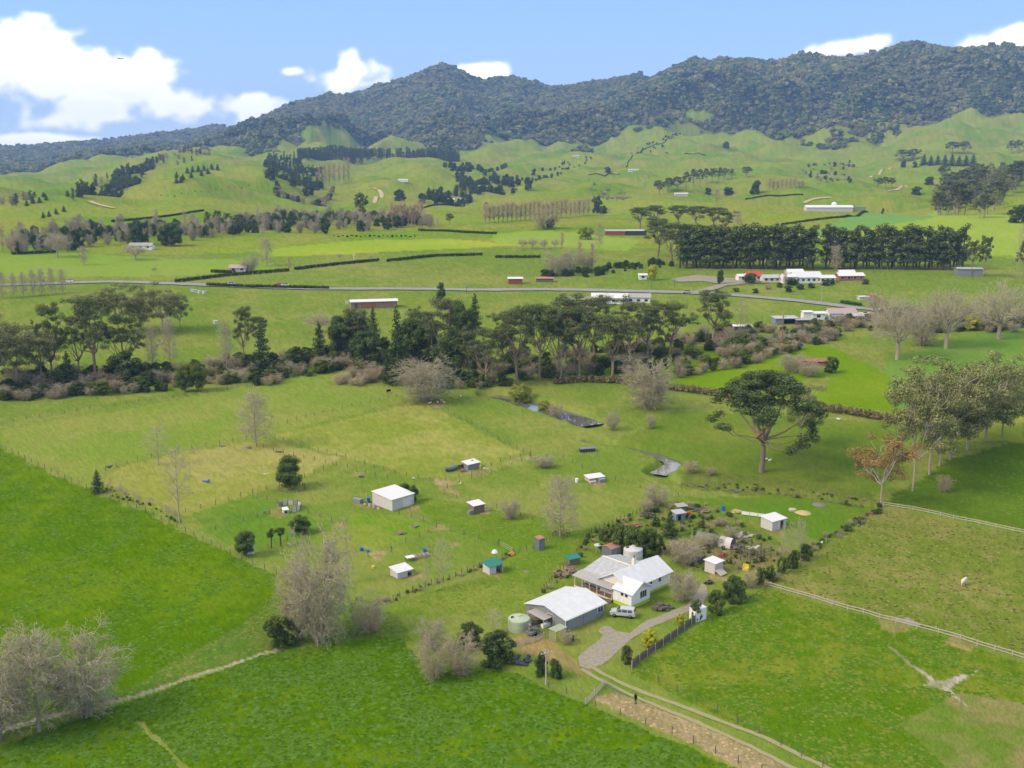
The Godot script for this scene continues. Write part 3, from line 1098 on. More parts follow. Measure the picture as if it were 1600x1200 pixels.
func copse(px: Array, cnt: int, kinds: Array, label: String, called := "woodland", category := "woodland") -> void:
	# kinds: [kind, lowest, tallest, width for its height]
	var poly := PackedVector2Array()
	for q in px:
		var w := P(q[0], q[1])
		poly.append(Vector2(w.x, w.z))
	var r := Rect2(poly[0], Vector2.ZERO)
	for q in poly:
		r = r.expand(q)
	var lists := []
	for k in kinds:
		lists.append([])
	var tries := 0
	var made := 0
	while made < cnt and tries < cnt * 40:
		tries += 1
		var q := Vector2(rng.randf_range(r.position.x, r.end.x), rng.randf_range(r.position.y, r.end.y))
		if not Geometry2D.is_point_in_polygon(q, poly):
			continue
		made += 1
		var i := rng.randi() % kinds.size()
		var k: Array = kinds[i]
		var h := rng.randf_range(k[1], k[2])
		var w: float = h * k[3] * rng.randf_range(0.85, 1.2) / proto_w[k[0]]
		var t := rng.randf_range(0.75, 1.2)
		lists[i].append([spin(h / 10.0, w, Vector3(q.x, hgt(q.x, q.y), q.y)), Color(t, t, t)])
	for i in kinds.size():
		if lists[i].size():
			scatter(called, merged(kinds[i][0], i), null, lists[i], label, category)

func make_trees() -> void:
	make_protos()
	# ---- the home paddocks
	tree("great_pine", 1190, 737, 574, 182, "huge spreading pine with a forked trunk standing alone on the grass by the stream", "", "umbrella_pine_tree")
	tree("gum", 1250, 700, 586, 76, "thin brownish tree with a bare trunk close behind the huge spreading pine")
	tree("rust_gum", 1376, 792, 664, 108, "rust-tinged gum tree at the end of the gum row, beside the white rail fence", "", "rust_gum_tree")
	grove("tall grey-green gum tree in the row along the bank", "gum row along the bank", [["gum", 1426, 768, 562, 130], ["gum", 1452, 742, 545, 150], ["gum", 1484, 718, 538, 165], ["gum", 1512, 703, 542, 160], ["gum", 1540, 690, 552, 140], ["gum", 1566, 682, 580, 110], ["gum", 1468, 728, 560, 110]])
	tree("brown_thicket", 1476, 768, 738, 26, "small bare brown bush on the lush paddock beside the gum row")
	grove("large grey leafless tree with dense twigs above the ditch between the lush paddocks", "leafless trees at the ditch", [["bare_thicket", 134, 1120, 972, 136], ["bare_tree", 62, 1142, 982, 140], ["bare_thicket", -6, 1156, 966, 150]])
	tree("bare_thicket", 500, 1004, 806, 120, "tall leafless many-stemmed willow at the corner of the lush paddock")
	tree("bare_thicket", 468, 998, 866, 72, "shorter leafless willow leaning against the tall many-stemmed willow")
	tree("green_shrub", 437, 1008, 960, 58, "olive green shrub at the foot of the tall leafless willow")
	tree("brown_thicket", 574, 988, 922, 64, "brown leafless bush beside the tall leafless willow")
	tree("bare_sapling", 281, 818, 690, 66, "slender leafless tree on the boundary of the yellowed paddock")
	tree("bare_sapling", 247, 728, 662, 60, "faint leafless sapling inside the yellowed paddock fence")
	tree("bare_tree", 400, 698, 610, 66, "leafless pyramid-shaped tree at the fence corner above the yellowed paddock")
	tree("bare_tree", 875, 838, 744, 80, "pale leafless tree with a full pyramid crown inside a small timber cage")
	tree("bare_sapling", 544, 912, 835, 40, "thin leafless pole-like tree beside the tall leafless willow")
	tree("bare_sapling", 690, 918, 838, 52, "leafless tree with a thick cut-back trunk on the lower fence line")
	tree("bare_sapling", 667, 926, 878, 26, "small leafless tree with a stubby trunk on the lower fence line")
	tree("bare_thicket", 797, 810, 774, 34, "leafless bush in a small fenced square of the middle paddock")
	tree("bare_thicket", 850, 730, 708, 36, "low leafless bush at the fence corner near the dark water tank")
	tree("evergreen", 454, 764, 711, 48, "round dark green tree inside a ring of fence boards")
	tree("cypress", 153, 770, 734, 25, "small dark conifer at the gate of the yellowed paddock")
	tree("evergreen", 384, 868, 828, 36, "dark round shrub leaning over grey sheets at the lush paddock's edge")
	grove("small dark tree with a clear stem and a round head", "pair of small clear-stemmed trees", [["standard_tree", 424, 856, 825, 17], ["standard_tree", 439, 852, 821, 17]])
	tree("evergreen", 469, 832, 804, 36, "dark round bush beside the pair of small clear-stemmed trees")
	grove("grey-green bush against the back wall of the white barn", "bushes behind the white barn", [["evergreen", 632, 777, 753, 20], ["evergreen", 646, 784, 757, 18]])
	grove("rounded green shrub in the big hedge behind the rusty roofed shed", "big hedge behind the house", [["green_shrub", 952, 862, 821, 40], ["green_shrub", 972, 864, 817, 46], ["green_shrub", 992, 866, 818, 46], ["green_shrub", 1014, 866, 824, 42], ["green_shrub", 1026, 864, 832, 26]])
	tree("cypress", 1046, 840, 796, 27, "dark upright conifer in the garden near the red umbrella")
	tree("bare_thicket", 1068, 880, 834, 56, "leafless fruit tree tangle in the garden behind the netting tunnel")
	tree("bare_thicket", 1066, 938, 885, 50, "leafless garden tree with a pale stem beside the house gable")
	tree("dark_bush", 1148, 940, 898, 44, "dark rounded bush at the end of the white rail fence")
	tree("green_shrub", 1119, 958, 918, 32, "grey-green bush between the dark rounded bush and the white box")
	tree("green_shrub", 1088, 970, 935, 22, "leafy creeper bush growing over the white box by the drive")
	grove("shrub in the mixed hedge between the garden and the brown paddock", "garden boundary hedge", [["green_shrub", 1188, 912, 884, 22], ["brown_thicket", 1172, 918, 888, 26], ["green_shrub", 1203, 908, 882, 24], ["green_shrub", 1222, 897, 868, 20], ["dark_bush", 1240, 888, 860, 20], ["green_shrub", 1258, 876, 848, 18]])
	grove("leafless sapling in the clump above the garden hedge", "saplings above the garden hedge", [["bare_sapling", 1222, 888, 815, 24], ["bare_sapling", 1234, 884, 812, 24], ["bare_sapling", 1246, 878, 806, 24], ["bare_sapling", 1254, 872, 812, 22]])
	tree("gold_shrub", 1014, 1010, 984, 30, "bright yellow-green flowering shrub beside the drive fence")
	tree("gold_shrub", 1062, 975, 958, 16, "small yellow-green shrub at the top end of the drive fence")
	tree("green_shrub", 979, 1036, 1008, 22, "round lemon-like green bush beside the mouth of the drive")
	grove("dark rounded bush beside the pale power pole", "pair of bushes at the power pole", [["dark_bush", 845, 1056, 1018, 24], ["dark_bush", 868, 1060, 1026, 26]])
	tree("dark_bush", 778, 1036, 985, 64, "big dark glossy bush at the lush paddock below the pale green tank")
	tree("dark_bush", 735, 1010, 970, 48, "dark bush behind the brown weeping thickets")
	grove("brown weeping leafless thicket at the top of the lush lower paddock", "brown weeping thickets", [["brown_thicket", 720, 1054, 985, 60], ["brown_thicket", 678, 1062, 990, 58]])
	tree("bare_thicket", 672, 1010, 960, 46, "pale leafless willow rising behind the brown weeping thickets")
	tree("bare_sapling", 772, 990, 950, 40, "small pale leafless tree beside the pale green tank")
	tree("bare_thicket", 1025, 790, 752, 44, "leafless bush at the garden end near the stream bend")
	grove("low bare bush on the bank of the lower stream", "low bushes on the stream bank", [["brown_thicket", 1080, 738, 718, 26], ["brown_thicket", 1110, 742, 728, 18]])
	grove("leafless fruit tree in the garden plots", "garden fruit trees", [["brown_thicket", 1100, 856, 834, 26], ["brown_thicket", 1122, 852, 832, 24], ["bare_thicket", 1142, 840, 818, 24], ["brown_thicket", 1058, 866, 846, 22], ["bare_thicket", 1010, 800, 776, 24], ["green_shrub", 1024, 822, 806, 18], ["green_shrub", 1096, 824, 812, 14], ["brown_thicket", 1128, 822, 806, 18]])
	grove("low garden shrub in front of the white homestead", "homestead garden shrubs", [["green_shrub", 1150, 456, 449, 12], ["dark_bush", 1180, 458, 450, 12], ["green_shrub", 1218, 449, 441, 12], ["dark_bush", 1232, 456, 445, 16], ["dark_bush", 1250, 452, 443, 14], ["green_shrub", 1268, 450, 441, 14], ["dark_bush", 1290, 446, 436, 18], ["green_shrub", 1120, 458, 452, 10], ["dark_bush", 1300, 444, 436, 12], ["green_shrub", 1352, 444, 436, 14], ["brown_thicket", 1200, 452, 443, 12], ["bare_tree", 1226, 448, 424, 12]])
	# ---- the stream
	tree("spring_willow", 812, 620, 586, 46, "yellow-green willow at the head of the dark pond")
	grove("small pale willow leaning over the dark pond", "small willows over the pond", [["spring_willow", 852, 634, 614, 30], ["brown_thicket", 868, 648, 622, 26]])
	grove("small leafless bush at the lower end of the dark pond", "bushes at the pond's end", [["bare_thicket", 958, 672, 639, 26], ["bare_thicket", 1016, 670, 644, 18]])
	tree("bare_thicket", 664, 628, 548, 98, "dome-shaped leafless tree with sheep resting under it")
	tree("bare_thicket", 1012, 640, 545, 92, "dead spreading tree with drooping pale limbs beside the pond")
	tree("bare_sapling", 876, 596, 530, 44, "dead pale broken tree in front of the stream pines")
	# ---- the wooded river bank, from the far bend on
	grove("tall gum tree with bare limbs at the river bank's bushy end", "gums at the river bank", [["gum", 28, 606, 488, 110], ["gum", 66, 598, 502, 80], ["gum", -22, 614, 470, 120], ["gum", 0, 600, 478, 90]])
	grove("gum tree with an olive crown in the clump beyond the river bank", "gum clump beyond the river", [["gum", 150, 522, 441, 66], ["gum", 185, 520, 436, 80], ["gum", 220, 520, 434, 84], ["gum", 255, 520, 438, 76], ["gum", 282, 515, 452, 50]])
	grove("tall pine with a bare trunk on the river bank", "tall pines on the river bank", [["pine", 82, 594, 466, 58], ["pine", 150, 594, 460, 92], ["pine", 196, 590, 484, 74], ["pine", 124, 586, 486, 54], ["pine", 383, 572, 476, 40], ["pine", 405, 562, 490, 40]])
	grove("dark dense conifer in the river bank scrub", "dark conifers in the river scrub", [["cypress", 108, 606, 548, 36], ["dark_bush", 196, 598, 545, 60], ["cypress", 412, 590, 508, 44], ["cypress", 500, 562, 502, 32], ["dark_bush", 535, 560, 488, 50], ["dark_bush", 466, 572, 540, 44]])
	grove("pale leafless tree in the river bank scrub", "leafless trees in the river scrub", [["bare_tree", 240, 580, 508, 30], ["bare_tree", 266, 570, 495, 36], ["bare_spreading", 500, 520, 480, 48], ["bare_tree", 355, 585, 500, 30]])
	grove("round olive-green tree at the fence of the wide paddock", "olive-green tree pair", [["olive_tree", 290, 612, 566, 34], ["olive_tree", 309, 612, 564, 36]])
	grove("dark pointed cypress among the stream trees", "cypresses among the stream trees", [["cypress", 622, 600, 476, 40], ["cypress", 584, 540, 478, 28], ["cypress", 742, 520, 458, 28], ["cypress", 605, 600, 550, 24]])
	tree("evergreen", 689, 475, 440, 16, "small ivy-clad tree poking up above the stream trees near the road")
	grove("dark bushy evergreen in the thick of the stream trees", "dark evergreens in the stream trees", [["dark_bush", 556, 552, 484, 56], ["dark_bush", 573, 572, 512, 64], ["evergreen", 645, 572, 492, 56], ["evergreen", 722, 545, 468, 52], ["dark_bush", 665, 548, 484, 50], ["evergreen", 700, 590, 520, 56]])
	grove("tall spreading pine in the row along the stream", "stream pines", [["pine", 690, 578, 458, 92], ["pine", 650, 560, 478, 56], ["pine", 560, 560, 480, 70], ["pine", 758, 604, 506, 76], ["pine", 733, 590, 510, 50], ["pine", 808, 602, 474, 76], ["pine", 843, 594, 468, 84], ["pine", 872, 588, 472, 70], ["pine", 905, 592, 470, 92], ["pine", 957, 596, 484, 86], ["pine", 986, 572, 462, 80], ["pine", 930, 570, 458, 80], ["pine", 884, 568, 456, 86], ["pine", 1012, 562, 470, 60], ["pine", 1047, 552, 466, 84], ["pine", 785, 570, 486, 60], ["pine", 1113, 538, 452, 72]])
	tree("bare_sapling", 1157, 530, 466, 34, "dark leafless tree standing beyond the row of stream pines")
	grove("wide leafless willow in the scrubby hollow below the road bend", "leafless willows in the hollow", [["bare_spreading", 1402, 562, 440, 96], ["bare_spreading", 1478, 545, 428, 100], ["bare_spreading", 1560, 530, 420, 90], ["bare_spreading", 1370, 500, 446, 40], ["bare_thicket", 1440, 540, 470, 60]])
	grove("bare brown bush round the ruined brick shed", "bushes round the ruined shed", [["bare_thicket", 1238, 582, 546, 44], ["green_shrub", 1298, 582, 555, 28], ["bare_thicket", 1262, 588, 560, 40]])
	tree("gold_shrub", 1518, 516, 488, 30, "yellow flowering wattle beside the road")
	# ---- about the road
	grove("leafless roadside tree in the row at the road", "leafless row at the road", [["bare_tree", 4, 466, 424, 20], ["bare_tree", 22, 464, 426, 16], ["bare_tree", 37, 463, 424, 16], ["bare_tree", 52, 462, 420, 18], ["bare_tree", 66, 461, 418, 18], ["bare_tree", 81, 459, 418, 20], ["bare_tree", 98, 458, 420, 18]])
	grove("leafless tree standing alone on the flat fields", "lone leafless trees on the flat fields", [["bare_spreading", 212, 406, 374, 40], ["bare_spreading", 90, 402, 354, 44], ["bare_tree", 131, 414, 384, 20], ["bare_spreading", 241, 425, 415, 10], ["bare_tree", 417, 416, 372, 32], ["bare_thicket", 391, 424, 396, 30], ["bare_spreading", 531, 405, 393, 10], ["bare_spreading", 580, 406, 396, 10], ["bare_tree", 452, 418, 402, 8], ["bare_tree", 936, 388, 348, 18], ["bare_tree", 1152, 352, 328, 20], ["bare_tree", 1306, 424, 383, 28]])
	grove("small round leafless tree in the short row on the flat fields", "short row of round leafless trees", [["bare_spreading", 817, 389, 368, 18], ["bare_spreading", 832, 389, 367, 18], ["bare_spreading", 850, 389, 369, 17], ["bare_spreading", 867, 388, 369, 15], ["poplar", 878, 387, 362, 10]])
	tree("brown_thicket", 852, 358, 319, 48, "broad dome-shaped tawny willow on the flat below the hills")
	tree("evergreen", 860, 358, 341, 15, "small dark tree in front of the dome-shaped tawny willow")
	tree("spring_willow", 915, 374, 352, 30, "pale green willow near the red-walled shed")
	grove("leafless thicket along the brook by the small red sheds", "brook thickets", [["bare_thicket", 868, 430, 386, 44], ["bare_thicket", 893, 424, 384, 34], ["bare_thicket", 915, 420, 388, 30], ["poplar", 925, 420, 378, 12], ["poplar", 905, 420, 376, 12]])
	tree("gold_shrub", 1019, 438, 412, 19, "golden-topped conifer beside the small white shed")
	tree("evergreen", 1125, 444, 420, 13, "dark narrow tree at the homestead's drive")
	tree("evergreen", 1172, 442, 426, 24, "pair-like dark tree in front of the red-roofed house")
	tree("dark_bush", 1238, 445, 434, 24, "low dark shrub on the homestead's lawn")
	var belt := []
	for k in 21:
		belt.append(["belt_pine", 1062 + k * 10.4, 419 + k * 0.1, 351 + (k * 37 % 11) - 5, 34])
	var back := []
	for k in range(0, 20, 2):
		back.append(["belt_pine", 1067 + k * 10.4, 415 + (k * 7 % 3), 353 + (k * 23 % 13) - 5, 32])
	for k in range(0, 21, 2):
		back.append(["belt_pine", 1296 + k * 9.7, 416 + (k * 5 % 3), 355 + (k * 31 % 13) - 5, 30])
	grove("dark pine in the second row of the shelter belt, behind the front trunks", "second row of the shelter belt", back)
	for k in 23:
		belt.append(["belt_pine", 1290 + k * 9.7, 420 + k * 0.1, 353 + (k * 29 % 13) - 6, 28])
	grove("tall dark pine in the half of the shelter belt that joins the broad pines", "shelter belt pines", belt.slice(0, 21))
	grove("tall dark pine in the half of the shelter belt that ends at the ragged pines", "shelter belt pines, far half", belt.slice(21))
	grove("broad dark pine in the knot of trees at the shelter belt's end", "pines at the shelter belt's end", [["pine", 1000, 358, 321, 42], ["pine", 1025, 355, 318, 44], ["pine", 1060, 354, 318, 46], ["pine", 1087, 356, 319, 50], ["pine", 1115, 358, 321, 54], ["pine", 1132, 364, 328, 40], ["pine", 1028, 402, 338, 62], ["pine", 1050, 408, 342, 60], ["pine", 1078, 410, 346, 50]])
	grove("ragged storm-broken pine beside the shelter belt", "ragged pines", [["pine_far", 1518, 432, 372, 24], ["pine_far", 1536, 434, 364, 26], ["bare_sapling", 1588, 434, 350, 18], ["pine_far", 1598, 434, 372, 24]])
	# ---- the hills
	var pop := []
	for k in 7:
		pop.append(["poplar", 500 + k * 7.5, 292 - k * 1.2, 256 - (k * 5 % 4) - (8 if k == 6 else 0), 9])
	grove("leafless brown poplar in the row beside the gully plantation", "poplars at the gully plantation", pop)
	pop = []
	for k in 10:
		pop.append(["poplar", 612 + k * 5.2, 352, 314 + (k * 7 % 9), 12])
	grove("leafless brown poplar in the clump at the far river bend", "poplars at the far river bend", pop)
	pop = []
	for k in 24:
		pop.append(["poplar", 758 + k * 7.0, 349 - k * 0.55, 316 - k * 0.35 + (k * 5 % 6), 13])
	grove("leafless brown poplar in the long row behind the dome-shaped tawny willow", "long poplar row", pop)
	pop = []
	for k in 9:
		pop.append(["poplar", 1202 + k * 6.5, 297 - k * 0.5, 277 + (k * 5 % 6), 9])
	grove("leafless pale poplar in the short row on the hill slope", "short hill poplar row", pop)
	pop = []
	for q in [[5, 397, 350], [22, 398, 356], [245, 356, 328], [289, 353, 328], [1119, 321, 292]]:
		pop.append(["poplar", q[0], q[1], q[2], 10])
	grove("leafless poplar standing singly in the scrub below the hills", "single poplars", pop)
	grove("dark pine on the open hill slopes", "pines on the hill slopes", [["pine_far", 1030, 304, 281, 22], ["pine_far", 1044, 302, 277, 22], ["pine_far", 1058, 300, 274, 22], ["pine_far", 1072, 297, 266, 14], ["pine_far", 1083, 294, 263, 14], ["pine_far", 1093, 292, 262, 13], ["pine_far", 1103, 288, 261, 13], ["pine_far", 1113, 286, 261, 13], ["pine_far", 1123, 284, 261, 13], ["pine_far", 1132, 282, 262, 13], ["pine_far", 1143, 281, 263, 11], ["pine_far", 1167, 277, 259, 19], ["pine_far", 1410, 252, 233, 26], ["pine_far", 1426, 252, 232, 26], ["pine_far", 1488, 240, 220, 24], ["pine_far", 1506, 240, 220, 24], ["pine_far", 1580, 240, 219, 16], ["pine_far", 1591, 240, 218, 16], ["pine_far", 1372, 294, 277, 16], ["pine_far", 1383, 294, 275, 16], ["pine_far", 1393, 294, 276, 14], ["pine_far", 1474, 282, 258, 22], ["pine_far", 325, 357, 330, 13], ["pine_far", 340, 356, 327, 16], ["pine_far", 356, 356, 331, 18], ["pine_far", 374, 357, 333, 22], ["pine_far", 566, 352, 300, 26], ["pine_far", 703, 352, 332, 15]])
	grove("dark round tree on the open hill slopes", "round trees on the hill slopes", [["dark_bush", 1432, 304, 290, 19], ["dark_bush", 1452, 288, 275, 18], ["dark_bush", 1411, 262, 250, 10], ["dark_bush", 1429, 262, 251, 9], ["dark_bush", 1180, 303, 280, 22], ["dark_bush", 1106, 304, 292, 12], ["dark_bush", 1138, 304, 291, 19], ["dark_bush", 932, 333, 304, 20], ["dark_bush", 942, 334, 320, 16], ["dark_bush", 1592, 348, 319, 40], ["dark_bush", 825, 297, 275, 15], ["dark_bush", 834, 274, 262, 9], ["dark_bush", 949, 269, 260, 13], ["dark_bush", 625, 314, 295, 24], ["dark_bush", 215, 382, 341, 30], ["dark_bush", 268, 384, 346, 42], ["dark_bush", 1134, 232, 220, 12], ["dark_bush", 120, 386, 356, 30]])
	var row := []
	for q in [[276, 278], [286, 281], [293, 271], [301, 269], [310, 268], [319, 267], [331, 265], [340, 266], [315, 275], [325, 272], [299, 278], [283, 285], [276, 286], [106, 307], [62, 317], [150, 290], [68, 341], [77, 339], [88, 335], [100, 331], [72, 313], [52, 318], [42, 322]]:
		row.append(["cypress", q[0], q[1], q[1] - 10, 9])
	for k in 8:
		row.append(["cypress", 1443 + k * 11, 258 + (k % 2), 240 + (k * 3 % 4), 14])
	grove("small dark conifer planted on the hillside", "planted conifers on the hillside", row)
	copse([[466, 250], [590, 250], [715, 255], [718, 251], [590, 246], [466, 245]], 420, [["belt_pine", 26, 32, 0.36]], "long dark block of plantation pines below the forest", "pine_plantation")
	copse([[412, 262], [416, 247], [440, 250], [500, 268], [505, 292], [482, 318], [445, 288]], 240, [["belt_pine", 18, 24, 0.36], ["dark_bush", 12, 16, 0.9]], "dark pine plantation filling the hill gully", "pine_plantation")
	copse([[405, 268], [430, 285], [482, 322], [515, 308], [530, 300], [500, 322], [462, 318], [420, 295]], 90, [["brown_thicket", 9, 13, 0.8], ["dark_bush", 8, 12, 0.9]], "brown scrub along the foot of the gully plantation", "scrub", "scrub")
	copse([[100, 322], [140, 306], [200, 300], [242, 264], [236, 254], [180, 277], [118, 307]], 230, [["belt_pine", 14, 20, 0.4], ["dark_bush", 10, 14, 0.9]], "dark plantation strip climbing the ridge", "pine_plantation")
	copse([[0, 318], [30, 312], [150, 285], [240, 252], [330, 240], [335, 246], [250, 262], [160, 294], [40, 325], [0, 332]], 150, [["brown_thicket", 9, 14, 0.6], ["belt_pine", 10, 16, 0.5]], "mixed brown and dark tree strip on the ridge behind", "woodland_strip")
	copse([[692, 262], [720, 256], [760, 266], [812, 276], [812, 294], [770, 303], [735, 302], [705, 278]], 150, [["dark_bush", 10, 15, 0.9], ["evergreen", 9, 14, 0.8]], "native bush in the hollow beside the plantation block", "bush")
	copse([[658, 320], [664, 306], [690, 294], [735, 292], [768, 304], [738, 310], [690, 320]], 90, [["dark_bush", 10, 15, 0.9], ["belt_pine", 12, 18, 0.5]], "dark trees sheltering the farmstead on the slope", "shelter_wood")
	copse([[0, 400], [20, 372], [90, 360], [240, 360], [420, 345], [430, 362], [300, 376], [180, 386], [70, 398]], 210, [["dark_bush", 5, 9, 0.9], ["bare_thicket", 8, 14, 0.6], ["evergreen", 6, 11, 0.8], ["bare_tree", 9, 15, 0.6]], "mixed scrub and trees along the foot of the grassy hill", "river_wood")
	copse([[400, 370], [405, 348], [440, 338], [600, 340], [690, 350], [690, 356], [600, 360], [500, 367]], 220, [["dark_bush", 6, 10, 0.9], ["bare_thicket", 8, 14, 0.6], ["evergreen", 7, 12, 0.8], ["bare_tree", 9, 15, 0.6]], "mixed scrub along the far river bend", "river_wood")
	copse([[802, 304], [805, 288], [870, 258], [930, 236], [928, 246], [880, 268], [830, 292]], 90, [["dark_bush", 5, 9, 0.9], ["evergreen", 5, 8, 0.9]], "bush strip climbing the gully towards the forest", "bush")
	copse([[915, 288], [960, 292], [985, 303], [983, 313], [940, 311]], 50, [["brown_thicket", 3, 6, 1.0]], "brown scrub on the eroded slope", "scrub", "scrub")
	copse([[1250, 262], [1330, 250], [1345, 262], [1300, 282], [1340, 292], [1300, 300], [1270, 286]], 100, [["bare_thicket", 6, 10, 0.8], ["dark_bush", 6, 10, 0.9]], "brown scrub in the hill gully below the forest", "scrub", "scrub")
	copse([[1462, 338], [1475, 300], [1500, 285], [1560, 270], [1600, 265], [1600, 300], [1560, 330], [1550, 345], [1500, 340]], 190, [["pine_far", 22, 34, 0.6], ["gum", 18, 28, 0.7]], "mixed wood of pines and gums on the rise", "mixed_wood")
	copse([[985, 240], [1030, 218], [1065, 205], [1070, 212], [1040, 228], [1000, 246]], 60, [["dark_bush", 5, 8, 1.0]], "dark hedge-like bush strip on the upper slope", "bush")
	# ---- undergrowth on the river bank
	copse([[0, 630], [100, 622], [260, 612], [300, 600], [420, 602], [545, 576], [545, 552], [430, 560], [300, 574], [100, 582], [0, 588]], 320, [["dark_bush", 2.5, 5, 1.2], ["brown_thicket", 3, 5.5, 1.1], ["green_shrub", 2, 4.5, 1.3], ["bare_thicket", 3, 6, 1.0], ["olive_tree", 2.5, 5, 1.1]], "tangled scrub along the river bank", "riverside_scrub", "scrub")
	copse([[540, 580], [600, 592], [640, 604], [760, 612], [862, 594], [1000, 584], [1062, 594], [1180, 572], [1260, 545], [1250, 520], [1150, 515], [1000, 540], [850, 556], [700, 552], [560, 545]], 420, [["dark_bush", 2.5, 5, 1.2], ["brown_thicket", 3, 5, 1.1], ["green_shrub", 2, 5, 1.3], ["olive_tree", 3, 6, 1.0], ["bare_thicket", 3, 6, 1.0]], "tangled scrub under the stream pines", "riverside_scrub", "scrub")
	copse([[1180, 560], [1270, 545], [1330, 520], [1600, 520], [1600, 500], [1400, 490], [1250, 515]], 200, [["brown_thicket", 3, 5, 1.2], ["dark_bush", 2.5, 5, 1.2], ["bare_thicket", 3, 6, 1.0]], "brown scrub in the hollow below the road", "riverside_scrub", "scrub")
	copse([[840, 432], [1000, 412], [1060, 412], [1060, 418], [1000, 420], [900, 436]], 60, [["dark_bush", 2, 4.5, 1.2]], "low dark bushes along the brook", "scrub", "scrub")
	copse([[530, 600], [545, 586], [600, 582], [600, 596], [560, 604]], 26, [["brown_thicket", 3, 5, 1.1]], "brown brush beside the pointed cypress", "scrub", "scrub")
	copse([[160, 770], [225, 792], [285, 820], [288, 810], [230, 784], [165, 758]], 70, [["bare_sapling", 1.2, 2.8, 0.6], ["green_shrub", 0.3, 0.7, 1.4]], "dead brown weeds along the yellowed paddock's edge", "weeds", "weeds")
	copse([[1060, 756], [1200, 768], [1350, 786], [1350, 780], [1200, 760], [1070, 748]], 130, [["brown_thicket", 0.3, 0.7, 1.6], ["green_shrub", 0.3, 0.6, 1.8]], "rushes choking the lower ditch", "rushes", "rushes")
	copse([[1000, 800], [1060, 786], [1110, 790], [1200, 836], [1235, 870], [1180, 888], [1110, 896], [1075, 886], [1035, 860], [995, 832]], 150, [["green_shrub", 0.4, 1.3, 1.2], ["brown_thicket", 0.6, 1.8, 0.9], ["green_shrub", 0.3, 0.8, 1.6]], "low plants and dead stalks in the garden plots", "garden_plants", "plants")
	copse([[845, 925], [870, 897], [905, 855], [926, 830], [990, 805], [995, 812], [935, 840], [915, 862], [880, 900], [852, 930]], 50, [["green_shrub", 0.4, 1.2, 1.2], ["brown_thicket", 0.5, 1.3, 0.9]], "weeds along the close-posted garden fence", "weeds", "weeds")
	copse([[1195, 920], [1270, 866], [1378, 800], [1374, 792], [1262, 852], [1185, 908]], 90, [["green_shrub", 0.4, 1.4, 1.1], ["brown_thicket", 0.5, 1.5, 0.9]], "rough weeds along the brown paddock's garden fence", "weeds", "weeds")
	copse([[600, 946], [750, 890], [800, 868], [796, 864], [745, 884], [598, 940]], 50, [["green_shrub", 0.2, 0.6, 1.4], ["brown_thicket", 0.3, 0.9, 0.9]], "weeds along the fowl paddock's lower fence", "weeds", "weeds")

# ------------------------------------------------------------------ bodies: one smooth surface round tapered bones
func body(bones: Array, cell: float, blend: float, col_at: Callable) -> ArrayMesh:
	# bones: [a, b, radius at a, radius at b]
	var lo := Vector3.ONE * 1e9
	var hi := -lo
	for q in bones:
		for e in [0, 1]:
			lo = lo.min(q[e] - Vector3.ONE * (q[2 + e] + cell * 2.0))
			hi = hi.max(q[e] + Vector3.ONE * (q[2 + e] + cell * 2.0))
	var nn := Vector3i(((hi - lo) / cell).ceil()) + Vector3i.ONE
	var val := PackedFloat32Array()
	val.resize(nn.x * nn.y * nn.z)
	var i := 0
	for z in nn.z:
		for y in nn.y:
			for x in nn.x:
				var p := lo + Vector3(x, y, z) * cell
				var d := 1e9
				for q in bones:
					var ab: Vector3 = q[1] - q[0]
					var t := clampf((p - q[0]).dot(ab) / maxf(ab.length_squared(), 1e-6), 0.0, 1.0)
					var e: float = (p - q[0] - ab * t).length() - lerpf(q[2], q[3], t)
					var h := clampf(0.5 + 0.5 * (d - e) / blend, 0.0, 1.0)
					d = lerpf(d, e, h) - blend * h * (1.0 - h)
				val[i] = d
				i += 1
	var b := MB.new()
	var at := {}
	var step := [1, nn.x, nn.x * nn.y]
	for z in nn.z - 1:
		for y in nn.y - 1:
			for x in nn.x - 1:
				var o := x + y * nn.x + z * nn.x * nn.y
				var inside := 0
				var sum := Vector3.ZERO
				var cnt := 0
				for c in 8:
					if val[o + (c & 1) + (c >> 1 & 1) * step[1] + (c >> 2) * step[2]] < 0.0:
						inside += 1
				if inside == 0 or inside == 8:
					continue
				for c in 8:
					for ax in 3:
						if c >> ax & 1:
							continue
						var p0: int = o + (c & 1) + (c >> 1 & 1) * step[1] + (c >> 2) * step[2]
						var a := val[p0]
						var e := val[p0 + step[ax]]
						if (a < 0.0) != (e < 0.0):
							var q := Vector3(c & 1, c >> 1 & 1, c >> 2)
							q[ax] += a / (a - e)
							sum += q
							cnt += 1
				var g := Vector3(val[o + 1] - val[o], val[o + step[1]] - val[o], val[o + step[2]] - val[o]).normalized()
				at[o] = b.v.size()
				var w := lo + (Vector3(x, y, z) + sum / cnt) * cell
				b.v.append(w)
				b.n.append(g)
				b.c.append(col_at.call(w))
	for o in at:
		for ax in 3:
			var u: int = step[(ax + 1) % 3]
			var w: int = step[(ax + 2) % 3]
			if o + step[ax] >= val.size():
				continue
			var a := val[o]
			var e := val[o + step[ax]]
			if (a < 0.0) == (e < 0.0) or not (at.has(o - u) and at.has(o - w) and at.has(o - u - w)):
				continue
			var k := [at[o], at[o - u], at[o - u - w], at[o - w]]
			if a < 0.0:
				b.ix.append_array([k[0], k[2], k[1], k[0], k[3], k[2]])
			else:
				b.ix.append_array([k[0], k[1], k[2], k[0], k[2], k[3]])
	return b.mesh()

